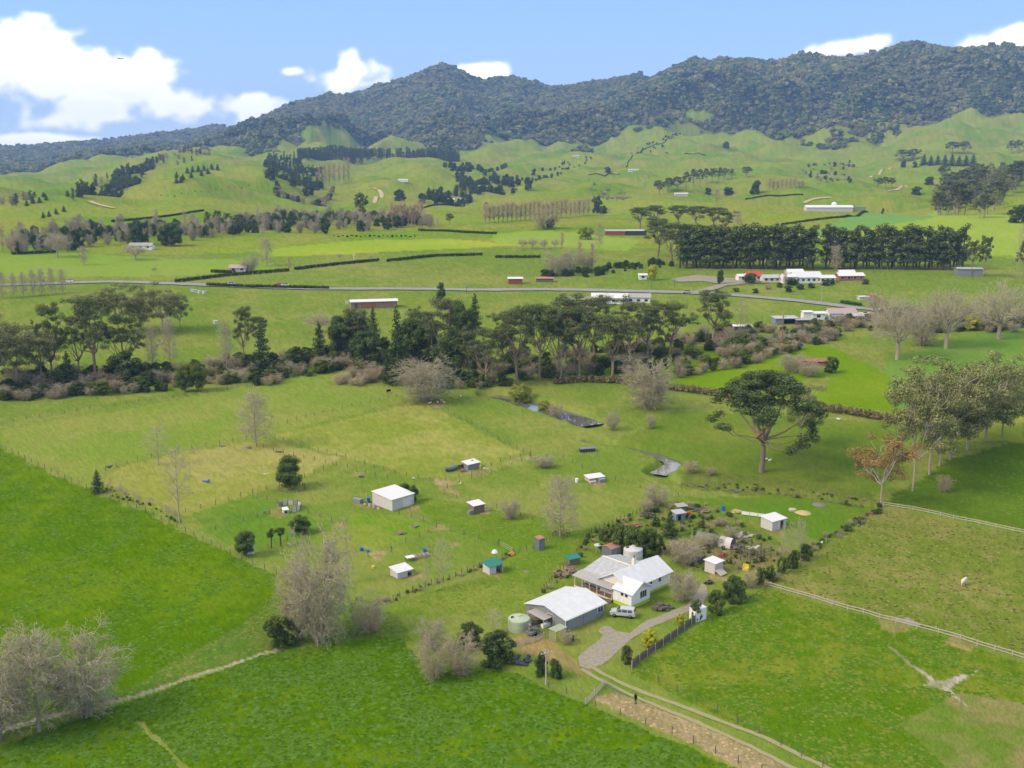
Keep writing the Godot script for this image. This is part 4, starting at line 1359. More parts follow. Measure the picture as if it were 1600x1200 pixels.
# ------------------------------------------------------------------ draped sheets, fences, hedges
func sheet(px: Array, lift: float, cell: float) -> ArrayMesh:
	var poly := PackedVector2Array()
	for q in px:
		var w := P(q[0], q[1])
		poly.append(Vector2(w.x, w.z))
	var r := Rect2(poly[0], Vector2.ZERO)
	for q in poly:
		r = r.expand(q)
	var b := MB.new()
	var x := r.position.x
	while x < r.end.x:
		var z := r.position.y
		while z < r.end.y:
			for piece in Geometry2D.intersect_polygons(poly, PackedVector2Array([Vector2(x, z), Vector2(x + cell, z), Vector2(x + cell, z + cell), Vector2(x, z + cell)])):
				var tr := Geometry2D.triangulate_polygon(piece)
				for i in range(0, tr.size(), 3):
					var w := []
					for k in 3:
						var q: Vector2 = piece[tr[i + k]]
						w.append(Vector3(q.x, hgt(q.x, q.y) + lift, q.y))
					if (w[1] - w[0]).cross(w[2] - w[0]).y < 0.0:
						b.tri(w[0], w[2], w[1])
					else:
						b.tri(w[0], w[1], w[2])
			z += cell
		x += cell
	return b.mesh()

func line_points(px: Array, gap: float) -> Array:
	var out := []
	for i in px.size() - 1:
		var a := P(px[i][0], px[i][1])
		var c := P(px[i + 1][0], px[i + 1][1])
		var n := maxi(1, roundi(Vector2(a.x - c.x, a.z - c.z).length() / gap))
		for k in n + (1 if i == px.size() - 2 else 0):
			var q := a.lerp(c, float(k) / n)
			out.append(G(q.x, q.z))
	return out

var post_meshes := {}
var M := {}

func post_mesh(h: float, w: float) -> ArrayMesh:
	var k := "%.2f %.2f" % [h, w]
	if not post_meshes.has(k):
		var b := MB.new()
		b.tube([Vector3(0, -0.3, 0), Vector3(0, h - 0.03, 0), Vector3(0, h, 0)], [w, w, w * 0.6], 6)
		post_meshes[k] = b.mesh()
	return post_meshes[k]

func fence(px: Array, label: String, kind := "wire", gap := 4.0, h := 1.15, group := "post and wire fences") -> Node3D:
	var pts := line_points(px, gap)
	var o := thing("fence", pts[0], 0.0, label, "fence", group)
	var mt: Material = M.post if kind == "wire" else M.pale_wood
	for p in pts:
		var q := part(o, "post", post_mesh(h, 0.075 if kind == "wire" else 0.1), mt)
		q.position = p - pts[0]
		q.rotation.y = rng.randf() * 3.0
		q.rotation.z = rng.randf_range(-0.04, 0.04)
	if kind == "wire":
		var b := MB.new()
		for y in [0.3, 0.6, 0.85, h - 0.08]:
			var line := []
			var rad := []
			for p in pts:
				line.append(p - pts[0] + Vector3(0, y, 0))
				rad.append(0.006)
			b.tube(line, rad, 3, Color.WHITE, false)
		part(o, "wire", b.mesh(), M.steel)
	else:
		for y in ([0.45, 0.95] if kind == "rail" else [0.25, 0.6, 0.95]):
			for i in pts.size() - 1:
				var a: Vector3 = pts[i] - pts[0] + Vector3(0, y, 0)
				var c: Vector3 = pts[i + 1] - pts[0] + Vector3(0, y, 0)
				var d := (c - a).normalized()
				var s := Vector3(-d.z, 0, d.x).normalized() * 0.1
				var b := MB.new()
				var e := Vector3(0, 0.07 if kind != "rail" else 0.08, 0)
				a += s * 1.2 + d * 0.01
				c += s * 1.2 - d * 0.01
				b.hexa([a - e - s * 0.2, c - e - s * 0.2, c - e + s * 0.2, a - e + s * 0.2, a + e - s * 0.2, c + e - s * 0.2, c + e + s * 0.2, a + e + s * 0.2])
				part(o, "rail", b.mesh(), mt)
	return o

func hedge(px: Array, h: float, w: float, cols: Array, label: String, group := "clipped field hedges") -> void:
	var pts := line_points(px, 1.6 if h < 2.6 else 2.0)
	var b := MB.new()
	var o: Vector3 = pts[0]
	var lobes := []
	for p in pts:
		lobes.append([p - o + Vector3(rng.randf_range(-0.2, 0.2), h * 0.5, rng.randf_range(-0.2, 0.2)), Vector3(maxf(w * 0.6, 1.1), h * 0.55 * rng.randf_range(0.85, 1.15), maxf(w * 0.6, 1.1))])
	foliage(b, rng, lobes, 22.0, 0.75, cols)
	single("hedge", b.mesh(), vm_leaf, o, 0.0, label, "hedge", group)

# ------------------------------------------------------------------ buildings
func gable(parent: Node3D, mt: Material, x0: float, x1: float, z0: float, z1: float, eave: float, ridge: float, along_x := true, over := 0.35, th := 0.09) -> void:
	var b := MB.new()
	if along_x:
		var m := (z0 + z1) * 0.5
		var drop := (ridge - eave) / (z1 - m) * over
		b.slab(Vector3(x0 - over, eave - drop, z1 + over), Vector3(x1 + over, eave - drop, z1 + over), Vector3(x1 + over, ridge, m), Vector3(x0 - over, ridge, m), th)
		b.slab(Vector3(x1 + over, eave - drop, z0 - over), Vector3(x0 - over, eave - drop, z0 - over), Vector3(x0 - over, ridge + 0.004, m), Vector3(x1 + over, ridge + 0.004, m), th)
	else:
		var m := (x0 + x1) * 0.5
		var drop := (ridge - eave) / (x1 - m) * over
		b.slab(Vector3(x1 + over, eave - drop, z1 + over), Vector3(x1 + over, eave - drop, z0 - over), Vector3(m, ridge, z0 - over), Vector3(m, ridge, z1 + over), th)
		b.slab(Vector3(x0 - over, eave - drop, z0 - over), Vector3(x0 - over, eave - drop, z1 + over), Vector3(m, ridge + 0.004, z1 + over), Vector3(m, ridge + 0.004, z0 - over), th)
	part(parent, "roof", b.mesh(), mt)

func walls(parent: Node3D, mt: Material, x0: float, x1: float, z0: float, z1: float, y0: float, eave: float, ridge := 0.0, along_x := true) -> void:
	# a closed block whose gable ends rise to the ridge
	var b := MB.new()
	b.hexa([Vector3(x0, y0, z1), Vector3(x1, y0, z1), Vector3(x1, y0, z0), Vector3(x0, y0, z0), Vector3(x0, eave, z1), Vector3(x1, eave, z1), Vector3(x1, eave, z0), Vector3(x0, eave, z0)])
	if ridge > eave:
		var r := ridge - 0.12
		if along_x:
			var m := (z0 + z1) * 0.5
			b.tri(Vector3(x1, eave, z1), Vector3(x1, eave, z0), Vector3(x1, r, m))
			b.tri(Vector3(x0, eave, z0), Vector3(x0, eave, z1), Vector3(x0, r, m))
		else:
			var m := (x0 + x1) * 0.5
			b.tri(Vector3(x0, eave, z1), Vector3(x1, eave, z1), Vector3(m, r, z1))
			b.tri(Vector3(x1, eave, z0), Vector3(x0, eave, z0), Vector3(m, r, z0))
	part(parent, "wall", b.mesh(), mt)

func opening(parent: Node3D, called: String, face: int, at: float, y: float, w: float, h: float, ext: Array, panes := 1, frame: Material = null) -> void:
	# ext: x0, x1, z0, z1 of the block; face 0 +z, 1 -z, 2 +x, 3 -x
	var o := Node3D.new()
	o.name = called
	parent.add_child(o, true)
	o.position = [Vector3(at, y, ext[3]), Vector3(at, y, ext[2]), Vector3(ext[1], y, at), Vector3(ext[0], y, at)][face]
	o.rotation.y = [0.0, PI, PI / 2, -PI / 2][face]
	if called == "window":
		boxp(o, "frame", frame if frame else M.white, Vector3(0, -0.06, 0.02), Vector3(w + 0.16, h + 0.12, 0.06))
		for k in panes:
			boxp(o, "pane", M.glass, Vector3((k + 0.5) * w / panes - w * 0.5, 0.0, 0.045), Vector3(w / panes - 0.07, h, 0.03))
	else:
		boxp(o, "leaf", frame if frame else M.grey_wall, Vector3(0, 0, 0.02), Vector3(w, h, 0.06))

func open_box(b: MB, x0: float, x1: float, z0: float, z1: float, y0: float, hf: float, hb: float, gap: Array) -> void:
	var t := 0.1
	var up := func(p: Array, y: float, ya: Array) -> void:
		var q := []
		for v in p:
			q.append(Vector3(v.x, y, v.y))
		for i in 4:
			q.append(Vector3(p[i].x, ya[i], p[i].y))
		b.hexa(q)
	var sl := func(z: float) -> float: return lerpf(hf, hb, (z1 - z) / (z1 - z0))
	up.call([Vector2(x0, z1), Vector2(gap[0], z1), Vector2(gap[0], z1 - t), Vector2(x0, z1 - t)], y0, [hf, hf, hf, hf])
	up.call([Vector2(gap[1], z1), Vector2(x1, z1), Vector2(x1, z1 - t), Vector2(gap[1], z1 - t)], y0, [hf, hf, hf, hf])
	if gap[2] < hf - 0.02:
		up.call([Vector2(gap[0], z1), Vector2(gap[1], z1), Vector2(gap[1], z1 - t), Vector2(gap[0], z1 - t)], gap[2], [hf, hf, hf, hf])
	up.call([Vector2(x0, z0 + t), Vector2(x1, z0 + t), Vector2(x1, z0), Vector2(x0, z0)], y0, [sl.call(z0 + t), sl.call(z0 + t), hb, hb])
	up.call([Vector2(x0, z1 - t), Vector2(x0 + t, z1 - t), Vector2(x0 + t, z0 + t), Vector2(x0, z0 + t)], y0, [sl.call(z1 - t), sl.call(z1 - t), sl.call(z0 + t), sl.call(z0 + t)])
	up.call([Vector2(x1 - t, z1 - t), Vector2(x1, z1 - t), Vector2(x1, z0 + t), Vector2(x1 - t, z0 + t)], y0, [sl.call(z1 - t), sl.call(z1 - t), sl.call(z0 + t), sl.call(z0 + t)])

func hut(called: String, u: float, v: float, turn: float, lx: float, lz: float, h: float, rise: float, roof: Material, wall: Material, label: String, cat := "shed", group := "", over := 0.25, gap := []) -> Node3D:
	# rise > 0: gable along x; rise < 0: one slope, high on the -z side
	var p := P(u, v)
	p.y = hgt(p.x, p.z)
	var o := thing(called, p, turn, label, cat, group)
	var y0 := -0.4
	if rise >= 0.0:
		walls(o, wall, -lx / 2, lx / 2, -lz / 2, lz / 2, y0, h, h + rise)
		gable(o, roof, -lx / 2, lx / 2, -lz / 2, lz / 2, h, h + rise + 0.06, true, over)
	else:
		var b := MB.new()
		var a := lx / 2
		var c := lz / 2
		if gap:
			# front wall with a real opening from gap[0] to gap[1], gap[2] high; three more walls
			open_box(b, -a, a, -c, c, y0, h, h - rise, gap)
		else:
			b.hexa([Vector3(-a, y0, c), Vector3(a, y0, c), Vector3(a, y0, -c), Vector3(-a, y0, -c), Vector3(-a, h, c), Vector3(a, h, c), Vector3(a, h - rise, -c), Vector3(-a, h - rise, -c)])
		part(o, "wall", b.mesh(), wall)
		var s := -rise / lz * over
		slabp(o, "roof", roof, Vector3(-a - over, h - s + 0.1, c + over), Vector3(a + over, h - s + 0.1, c + over), Vector3(a + over, h - rise + s + 0.1, -c - over), Vector3(-a - over, h - rise + s + 0.1, -c - over), 0.07)
	return o

func make_materials() -> void:
	M.post = worn(C(104, 92, 78), C(140, 130, 116), 0.8, 0.95, 0.0, 1.0)
	M.pale_wood = worn(C(206, 196, 180), C(160, 150, 134), 0.6, 0.9, 0.0, 1.0)
	M.timber = worn(C(150, 132, 110), C(110, 98, 84), 0.7, 0.9, 0.0, 0.8)
	M.dark_timber = worn(C(92, 86, 78), C(130, 124, 112), 0.7, 0.9, 0.0, 0.8)
	M.steel = mat(C(150, 150, 150), 0.5, 0.6)
	M.white = worn(Color(0.74, 0.73, 0.72), Color(0.56, 0.55, 0.52), 0.5, 0.6)
	M.weatherboard = worn(Color(0.72, 0.70, 0.70), Color(0.6, 0.58, 0.57), 0.5, 0.6, 0.0, 0.25)
	M.cream = worn(Color(0.66, 0.58, 0.46), Color(0.5, 0.44, 0.34), 0.5, 0.7)
	M.lime = mat(Color(0.36, 0.50, 0.03), 0.7)
	M.glass = mat(Color(0.03, 0.035, 0.045), 0.06)
	M.glass.metallic_specular = 0.8
	M.roof_new = worn(Color(0.60, 0.60, 0.60), Color(0.47, 0.46, 0.45), 0.7, 0.45, 0.1, 0.12)
	M.roof_grey = worn(Color(0.45, 0.46, 0.48), Color(0.30, 0.28, 0.26), 0.9, 0.5, 0.1, 0.22)
	M.roof_old = worn(Color(0.40, 0.38, 0.36), Color(0.22, 0.19, 0.17), 0.8, 0.7, 0.0, 0.5)
	M.roof_white = worn(Color(0.62, 0.60, 0.59), Color(0.5, 0.48, 0.46), 0.6, 0.6, 0.0, 0.4)
	M.rust_roof = worn(C(206, 120, 84), C(170, 160, 160), 0.9, 0.8, 0.1, 0.7)
	M.red_roof = worn(C(214, 74, 60), C(180, 90, 80), 0.6, 0.7, 0.0, 0.3)
	M.red_wall = worn(C(176, 84, 76), C(150, 100, 92), 0.7, 0.8, 0.0, 0.2)
	M.rust_wall = worn(C(158, 150, 150), C(176, 104, 80), 0.9, 0.8, 0.1, 0.16)
	M.iron = worn(C(140, 148, 152), C(116, 122, 124), 0.7, 0.5, 0.3, 0.6)
	M.grey_wall = worn(C(150, 155, 160), C(130, 134, 138), 0.6, 0.55, 0.1, 0.3)
	M.grey_door = worn(C(158, 158, 158), C(146, 146, 146), 0.6, 0.6, 0.0, 0.3)
	M.pale_wall = worn(C(222, 216, 214), C(192, 186, 182), 0.6, 0.8, 0.0, 0.4)
	M.green_roof = worn(C(38, 128, 110), C(60, 140, 124), 0.6, 0.6, 0.0, 0.5)
	M.tank_green = worn(C(190, 200, 172), C(170, 182, 150), 0.5, 0.6, 0.0, 0.3)
	M.tank_white = worn(C(226, 224, 226), C(196, 194, 192), 0.6, 0.6, 0.0, 0.4)
	M.black = mat(Color(0.015, 0.015, 0.016), 0.7)
	M.dark = worn(Color(0.03, 0.035, 0.04), Color(0.08, 0.08, 0.08), 0.6, 0.6)
	M.gravel = worn(C(172, 160, 146), C(138, 132, 104), 0.9, 0.95, 0.0, 0.2)
	M.asphalt = worn(C(158, 155, 152), C(142, 140, 136), 0.7, 0.9, 0.0, 0.05)
	M.rut = worn(C(170, 160, 120), C(150, 150, 96), 0.9, 0.95, 0.0, 0.2)
	M.blue = mat(C(40, 110, 200), 0.5)
	M.yellow = mat(C(232, 208, 70), 0.5)
	M.orange = mat(C(220, 160, 40), 0.6)
	M.red = mat(C(214, 50, 40), 0.5)
	M.pink_roof = worn(C(196, 172, 166), C(170, 150, 144), 0.6, 0.8, 0.0, 0.3)
	M.brick = worn(C(176, 116, 96), C(150, 110, 96), 0.7, 0.9, 0.0, 0.4)
	M.straw = worn(C(208, 184, 136), C(180, 156, 110), 0.7, 0.95, 0.0, 1.0)
	M.ash = worn(C(150, 140, 132), C(110, 104, 100), 0.8, 0.95, 0.0, 1.2)
	M.car = mat(Color(0.50, 0.50, 0.51), 0.25, 0.4)
	M.car.clearcoat_enabled = true
	M.net = mat(C(150, 156, 146), 0.9)
	M.net.albedo_color.a = 0.5
	M.net.transparency = BaseMaterial3D.TRANSPARENCY_ALPHA
	M.water = mat(Color(0.11, 0.105, 0.09), 0.03)
	M.water.metallic_specular = 1.0
	M.concrete = worn(C(190, 184, 176), C(160, 156, 148), 0.6, 0.9)

func make_house() -> void:
	var o := thing("farmhouse", G(21.9, -177.7) + Vector3(0, 0.05, 0), deg_to_rad(44.2), "white weatherboard farmhouse with grey iron roofs, lime green footing and a long veranda", "house")
	# local x runs along the drive side, -z to the veranda end
	var y0 := 0.55
	for q in [[1.5, 14.0, -8.9, -1.9], [0.0, 5.45, -4.4, 0.0], [2.2, 13.0, -13.6, -8.9]]:
		boxp(o, "footing", M.lime if q[0] < 2.0 else M.dark_timber, Vector3((q[0] + q[1]) / 2, -0.4, (q[2] + q[3]) / 2), Vector3(q[1] - q[0] - 0.06, y0 + 0.4, q[3] - q[2] - 0.06))
	walls(o, M.weatherboard, 1.5, 14.0, -8.9, -1.9, y0, 3.05, 5.0)
	walls(o, M.weatherboard, 0.0, 5.45, -4.4, 0.0, y0, 3.0, 4.5, false)
	walls(o, M.weatherboard, 2.2, 13.0, -13.6, -8.9, y0, 2.95)
	gable(o, M.roof_new, 1.5, 14.0, -8.9, -1.9, 3.1, 5.05, true, 0.5)
	# front wing: its ridge runs into the main roof
	var b := MB.new()
	b.slab(Vector3(5.9, 2.85, 0.45), Vector3(5.9, 2.85, -2.4), Vector3(2.72, 4.55, -5.4), Vector3(2.72, 4.55, 0.45), 0.09)
	b.slab(Vector3(-0.45, 2.85, -4.5), Vector3(-0.45, 2.85, 0.45), Vector3(2.72, 4.555, 0.45), Vector3(2.72, 4.555, -4.5), 0.09)
	part(o, "roof", b.mesh(), M.roof_new)
	# veranda wing: one long low slope to the veranda eave, ridge, back slope
	slabp(o, "roof", M.roof_grey, Vector3(2.2, 3.02, -14.0), Vector3(2.2, 3.02, -4.6), Vector3(8.0, 4.25, -6.6), Vector3(8.0, 4.25, -14.0), 0.09)
	slabp(o, "roof", M.roof_grey, Vector3(13.4, 3.1, -8.0), Vector3(13.4, 3.1, -14.0), Vector3(8.0, 4.255, -14.0), Vector3(8.0, 4.255, -6.6), 0.09)
	slabp(o, "veranda_roof", M.roof_old, Vector3(-0.5, 2.5, -14.4), Vector3(-0.5, 2.5, -4.45), Vector3(2.2, 3.0, -4.45), Vector3(2.2, 3.0, -14.4), 0.06)
	boxp(o, "ridge_cap", M.cream, Vector3(8.0, 4.24, -10.4), Vector3(0.5, 0.08, 7.2))
	# cream gable boards
	for q in [[0.0, 1.5, -5.4, 1.95, 3.1, 5.0]]:
		var g := MB.new()
		g.tri(Vector3(1.44, 3.1, -7.6), Vector3(1.44, 3.1, -3.2), Vector3(1.44, 4.75, -5.4))
		part(o, "gable_board", g.mesh(), M.cream)
	var gb := MB.new()
	gb.tri(Vector3(0.5, 3.05, 0.03), Vector3(4.95, 3.05, 0.03), Vector3(2.72, 4.3, 0.03))
	part(o, "gable_board", gb.mesh(), M.cream)
	for s in [-1, 1]:
		var e := MB.new()
		e.slab(Vector3(2.72 + s * 3.2, 2.83, 0.5), Vector3(2.72, 4.58, 0.5), Vector3(2.72, 4.58, 0.44), Vector3(2.72 + s * 3.2, 2.83, 0.44), 0.2)
		part(o, "barge_board", e.mesh(), M.white)
	# windows and doors
	opening(o, "window", 0, 3.4, 1.35, 1.9, 1.3, [0.0, 5.45, -4.4, 0.0], 3)
	opening(o, "window", 0, 7.6, 1.5, 1.7, 1.2, [1.5, 14.0, -8.9, -1.9], 3)
	opening(o, "window", 0, 10.8, 1.7, 0.9, 0.9, [1.5, 14.0, -8.9, -1.9], 1)
	opening(o, "window", 3, -1.2, 1.95, 0.7, 0.55, [0.0, 5.45, -4.4, 0.0], 1)
	opening(o, "window", 3, -2.2, 1.95, 0.7, 0.55, [0.0, 5.45, -4.4, 0.0], 1)
	opening(o, "door", 3, -3.4, 0.6, 0.85, 1.95, [0.0, 5.45, -4.4, 0.0], 1, M.white)
	for q in [[-6.2, 1.3], [-9.6, 1.1], [-11.8, 1.5]]:
		opening(o, "window", 3, q[0], 1.45, q[1], 1.1, [2.2, 13.0, -13.6, -8.9], 2, M.grey_door)
	opening(o, "door", 3, -7.9, 0.6, 0.95, 2.0, [2.2, 13.0, -13.6, -8.9], 1, M.timber)
	walls(o, M.weatherboard, 2.2, 4.0, -8.9, -4.4, y0, 2.95)
	# deck, posts, rail, steps
	boxp(o, "deck", M.timber, Vector3(1.05, 0.1, -9.2), Vector3(2.3, 0.42, 9.5))
	for k in 6:
		boxp(o, "veranda_post", M.cream, Vector3(0.0, 0.5, -4.6 - k * 1.88), Vector3(0.12, 2.06, 0.12))
	boxp(o, "veranda_rail", M.timber, Vector3(-0.08, 1.25, -8.4), Vector3(0.06, 0.09, 7.4))
	boxp(o, "veranda_board", M.cream, Vector3(-0.09, 0.2, -9.3), Vector3(0.04, 0.3, 9.6))
	for k in 3:
		boxp(o, "step", M.timber, Vector3(-0.35 - k * 0.3, 0.1 - k * 0.14, -4.95), Vector3(0.32, 0.34 - k * 0.06, 1.1))
	# chimney and lean-to
	boxp(o, "chimney", M.cream, Vector3(8.3, 3.6, -6.3), Vector3(0.6, 2.3, 0.6))
	boxp(o, "flue", M.steel, Vector3(8.3, 5.9, -6.3), Vector3(0.22, 0.6, 0.22))
	boxp(o, "lean_to", M.pale_wall, Vector3(15.0, -0.3, -5.4), Vector3(2.0, 2.7, 3.0))
	slabp(o, "lean_to_roof", M.roof_old, Vector3(14.1, 2.75, -3.7), Vector3(16.2, 2.4, -3.7), Vector3(16.2, 2.4, -7.1), Vector3(14.1, 2.75, -7.1), 0.06)
	# garage
	var g2 := thing("garage", G(9.25, -167.9), deg_to_rad(44.2), "large grey garage with a pale low-pitched iron roof beside the drive", "garage")
	var L := 10.5
	var W := 9.6
	walls(g2, M.grey_wall, 0.0, L, -W, 0.0, -0.4, 2.45, 3.6)
	gable(g2, M.roof_new, 0.0, L, -W, 0.0, 2.5, 3.66, true, 0.3)
	boxp(g2, "gutter", M.white, Vector3(L / 2, 2.28, 0.36), Vector3(L + 0.6, 0.1, 0.1))
	boxp(g2, "downpipe", M.white, Vector3(0.06, -0.2, 0.06), Vector3(0.09, 2.5, 0.09))
	for q in [[2.6, 3.8], [6.4, 3.2]]:
		var d := boxp(g2, "roller_door", M.grey_door, Vector3(q[0], -0.1, 0.03), Vector3(q[1], 2.3, 0.06))
		for k in 7:
			boxp(d, "slat", M.grey_wall, Vector3(q[0], 0.15 + k * 0.31, 0.065), Vector3(q[1] - 0.1, 0.03, 0.02))
	opening(g2, "window", 0, 9.3, 1.0, 1.4, 1.1, [0.0, L, -W, 0.0], 2, M.white)
	opening(g2, "window", 3, -3.6, 0.6, 1.4, 1.7, [0.0, L, -W, 0.0], 3, M.cream)
	opening(g2, "door", 3, -7.6, -0.1, 2.4, 2.2, [0.0, L, -W, 0.0], 1, M.timber)
	# car
	var car := thing("parked_suv", G(20.0, -174.4), deg_to_rad(-14.0), "silver white four-wheel-drive wagon parked on the grass by the house", "car")
	var prof := [[-2.2, 0.45], [-2.25, 0.85], [-2.1, 1.05], [-1.15, 1.15], [-0.45, 1.72], [1.7, 1.75], [2.05, 1.7], [2.25, 1.05], [2.28, 0.5]]
	var cb := MB.new()
	for s in [-1.0, 1.0]:
		for i in prof.size() - 2:
			var p0 := Vector3(prof[0][0], prof[0][1], 0)
			var tri := [prof[0], prof[i + 1], prof[i + 2]]
			var w := []
			for q in tri:
				w.append(Vector3(q[0], q[1], s * (0.88 if q[1] < 1.2 else 0.74)))
			if s > 0.0:
				cb.tri(w[0], w[2], w[1])
			else:
				cb.tri(w[0], w[1], w[2])
	for i in prof.size():
		var q: Array = prof[i]
		var r: Array = prof[(i + 1) % prof.size()]
		var wq := 0.88 if q[1] < 1.2 else 0.74
		var wr := 0.88 if r[1] < 1.2 else 0.74
		cb.quad(Vector3(q[0], q[1], wq), Vector3(r[0], r[1], wr), Vector3(r[0], r[1], -wr), Vector3(q[0], q[1], -wq))
	part(car, "body", cb.mesh(), M.car)
	for s in [-1.0, 1.0]:
		for q in [[-0.55, 0.75], [0.4, 0.85], [1.35, 0.8]]:
			var wb := MB.new()
			wb.quad(Vector3(q[0] - q[1] / 2, 1.16, s * 0.89), Vector3(q[0] + q[1] / 2, 1.16, s * 0.89), Vector3(q[0] + q[1] / 2 - 0.05, 1.6, s * 0.79), Vector3(q[0] - q[1] / 2 + (0.3 if q[0] < 0 else 0.03), 1.6, s * 0.79))
			part(car, "window", wb.mesh(), M.glass)
		for x in [-1.4, 1.45]:
			var wh := MB.new()
			wh.tube([Vector3(x, 0.36, s * 0.9), Vector3(x, 0.36, s * 0.68)], [0.36, 0.36], 14)
			var wp := part(car, "wheel", wh.mesh(), M.black)
			var rm := MB.new()
			rm.tube([Vector3(x, 0.36, s * 0.92), Vector3(x, 0.36, s * 0.9)], [0.2, 0.22], 10)
			part(wp, "rim", rm.mesh(), M.steel)
		boxp(car, "tail_light", M.red, Vector3(2.2, 0.95, s * 0.78), Vector3(0.12, 0.5, 0.12))
		boxp(car, "headlight", M.white, Vector3(-2.2, 0.82, s * 0.66), Vector3(0.1, 0.18, 0.3))
	var ws := MB.new()
	ws.quad(Vector3(-1.13, 1.18, 0.7), Vector3(-1.13, 1.18, -0.7), Vector3(-0.5, 1.7, -0.64), Vector3(-0.5, 1.7, 0.64))
	ws.quad(Vector3(2.27, 1.1, -0.7), Vector3(2.27, 1.1, 0.7), Vector3(2.1, 1.62, 0.62), Vector3(2.1, 1.62, -0.62))
	part(car, "windscreen", ws.mesh(), M.glass)
	boxp(car, "bumper", M.grey_door, Vector3(2.28, 0.4, 0), Vector3(0.14, 0.25, 1.6))
	# tanks
	for q in [[811, 982, 1.95, 2.4, M.tank_green, "pale green plastic water tank beside the garage"], [1043, 868, 2.0, 2.4, M.tank_white, "white plastic water tank behind the farmhouse"]]:
		var p := G(25.1, -203.0) if q[4] == M.tank_white else P(q[0], q[1])
		var t := thing("water_tank", G(p.x, p.z), 0.0, q[5], "tank")
		var m := MB.new()
		m.lathe([[q[2], -0.3], [q[2], q[3] * 0.35], [q[2] * 1.02, q[3] * 0.37], [q[2], q[3] * 0.4], [q[2], q[3] * 0.8], [q[2] * 0.96, q[3] * 0.86], [0.45, q[3] * 1.05]], 32)
		part(t, "shell", m.mesh(), q[4])
		var l := MB.new()
		l.lathe([[0.45, q[3] * 1.04], [0.45, q[3] * 1.1], [0.0, q[3] * 1.11]], 16)
		part(t, "lid", l.mesh(), q[4])
		boxp(t, "inlet", M.dark, Vector3(-q[2] * 0.6, q[3] * 0.92, 0.3), Vector3(0.5, 0.25, 0.4))

func clutter(called: String, u: float, v: float, m: Mesh, mt: Material, label: String, cat: String, group := "", turn := 0.0) -> MeshInstance3D:
	var p := P(u, v)
	return single(called, m, mt, G(p.x, p.z), turn, label, cat, group)

func drum(r: float, h: float) -> ArrayMesh:
	var b := MB.new()
	b.lathe([[0.0, -0.02], [r, -0.02], [r, h * 0.33], [r * 1.04, h * 0.35], [r, h * 0.37], [r, h * 0.66], [r * 1.04, h * 0.68], [r, h * 0.7], [r, h], [r * 0.9, h * 0.98], [0.0, h * 0.98]], 14)
	return b.mesh()

func heap(w: float, h: float, n: int, lo: float, hi: float) -> ArrayMesh:
	# a pile of odd lengths of timber and boxes
	var b := MB.new()
	for k in n:
		var d := rv(rng)
		var f := rng.randf()
		var t := rng.randf_range(0.7, 1.2)
		b.box(Vector3(d.x * w * 0.4, h * f * 0.6 * (1.0 - absf(d.x) * 0.6), d.z * w * 0.3), Vector3(rng.randf_range(lo, hi), rng.randf_range(0.08, h * 0.45), rng.randf_range(0.1, hi * 0.5)), Color(t, t, t), Basis(Vector3.UP, rng.randf() * PI) * Basis(Vector3.BACK, rng.randf_range(-0.25, 0.25)))
	return b.mesh()

func mound(w: float, h: float) -> ArrayMesh:
	var b := MB.new()
	for i in 6:
		for s in 16:
			var q := []
			for e in [[i, s], [i, s + 1], [i + 1, s + 1], [i + 1, s]]:
				var a: float = TAU * (e[1] % 16) / 16.0
				var r: float = w * 0.5 * (1.0 - e[0] / 6.0) * (1.0 + 0.25 * nf.get_noise_2d(cos(a) * 60.0 + w * 50.0, sin(a) * 60.0 + e[0] * 9.0))
				q.append(Vector3(sin(a) * r, h * (1.0 - pow(1.0 - e[0] / 6.0, 2.0)) - 0.03, cos(a) * r))
			b.quad(q[0], q[1], q[2], q[3])
	return b.mesh()

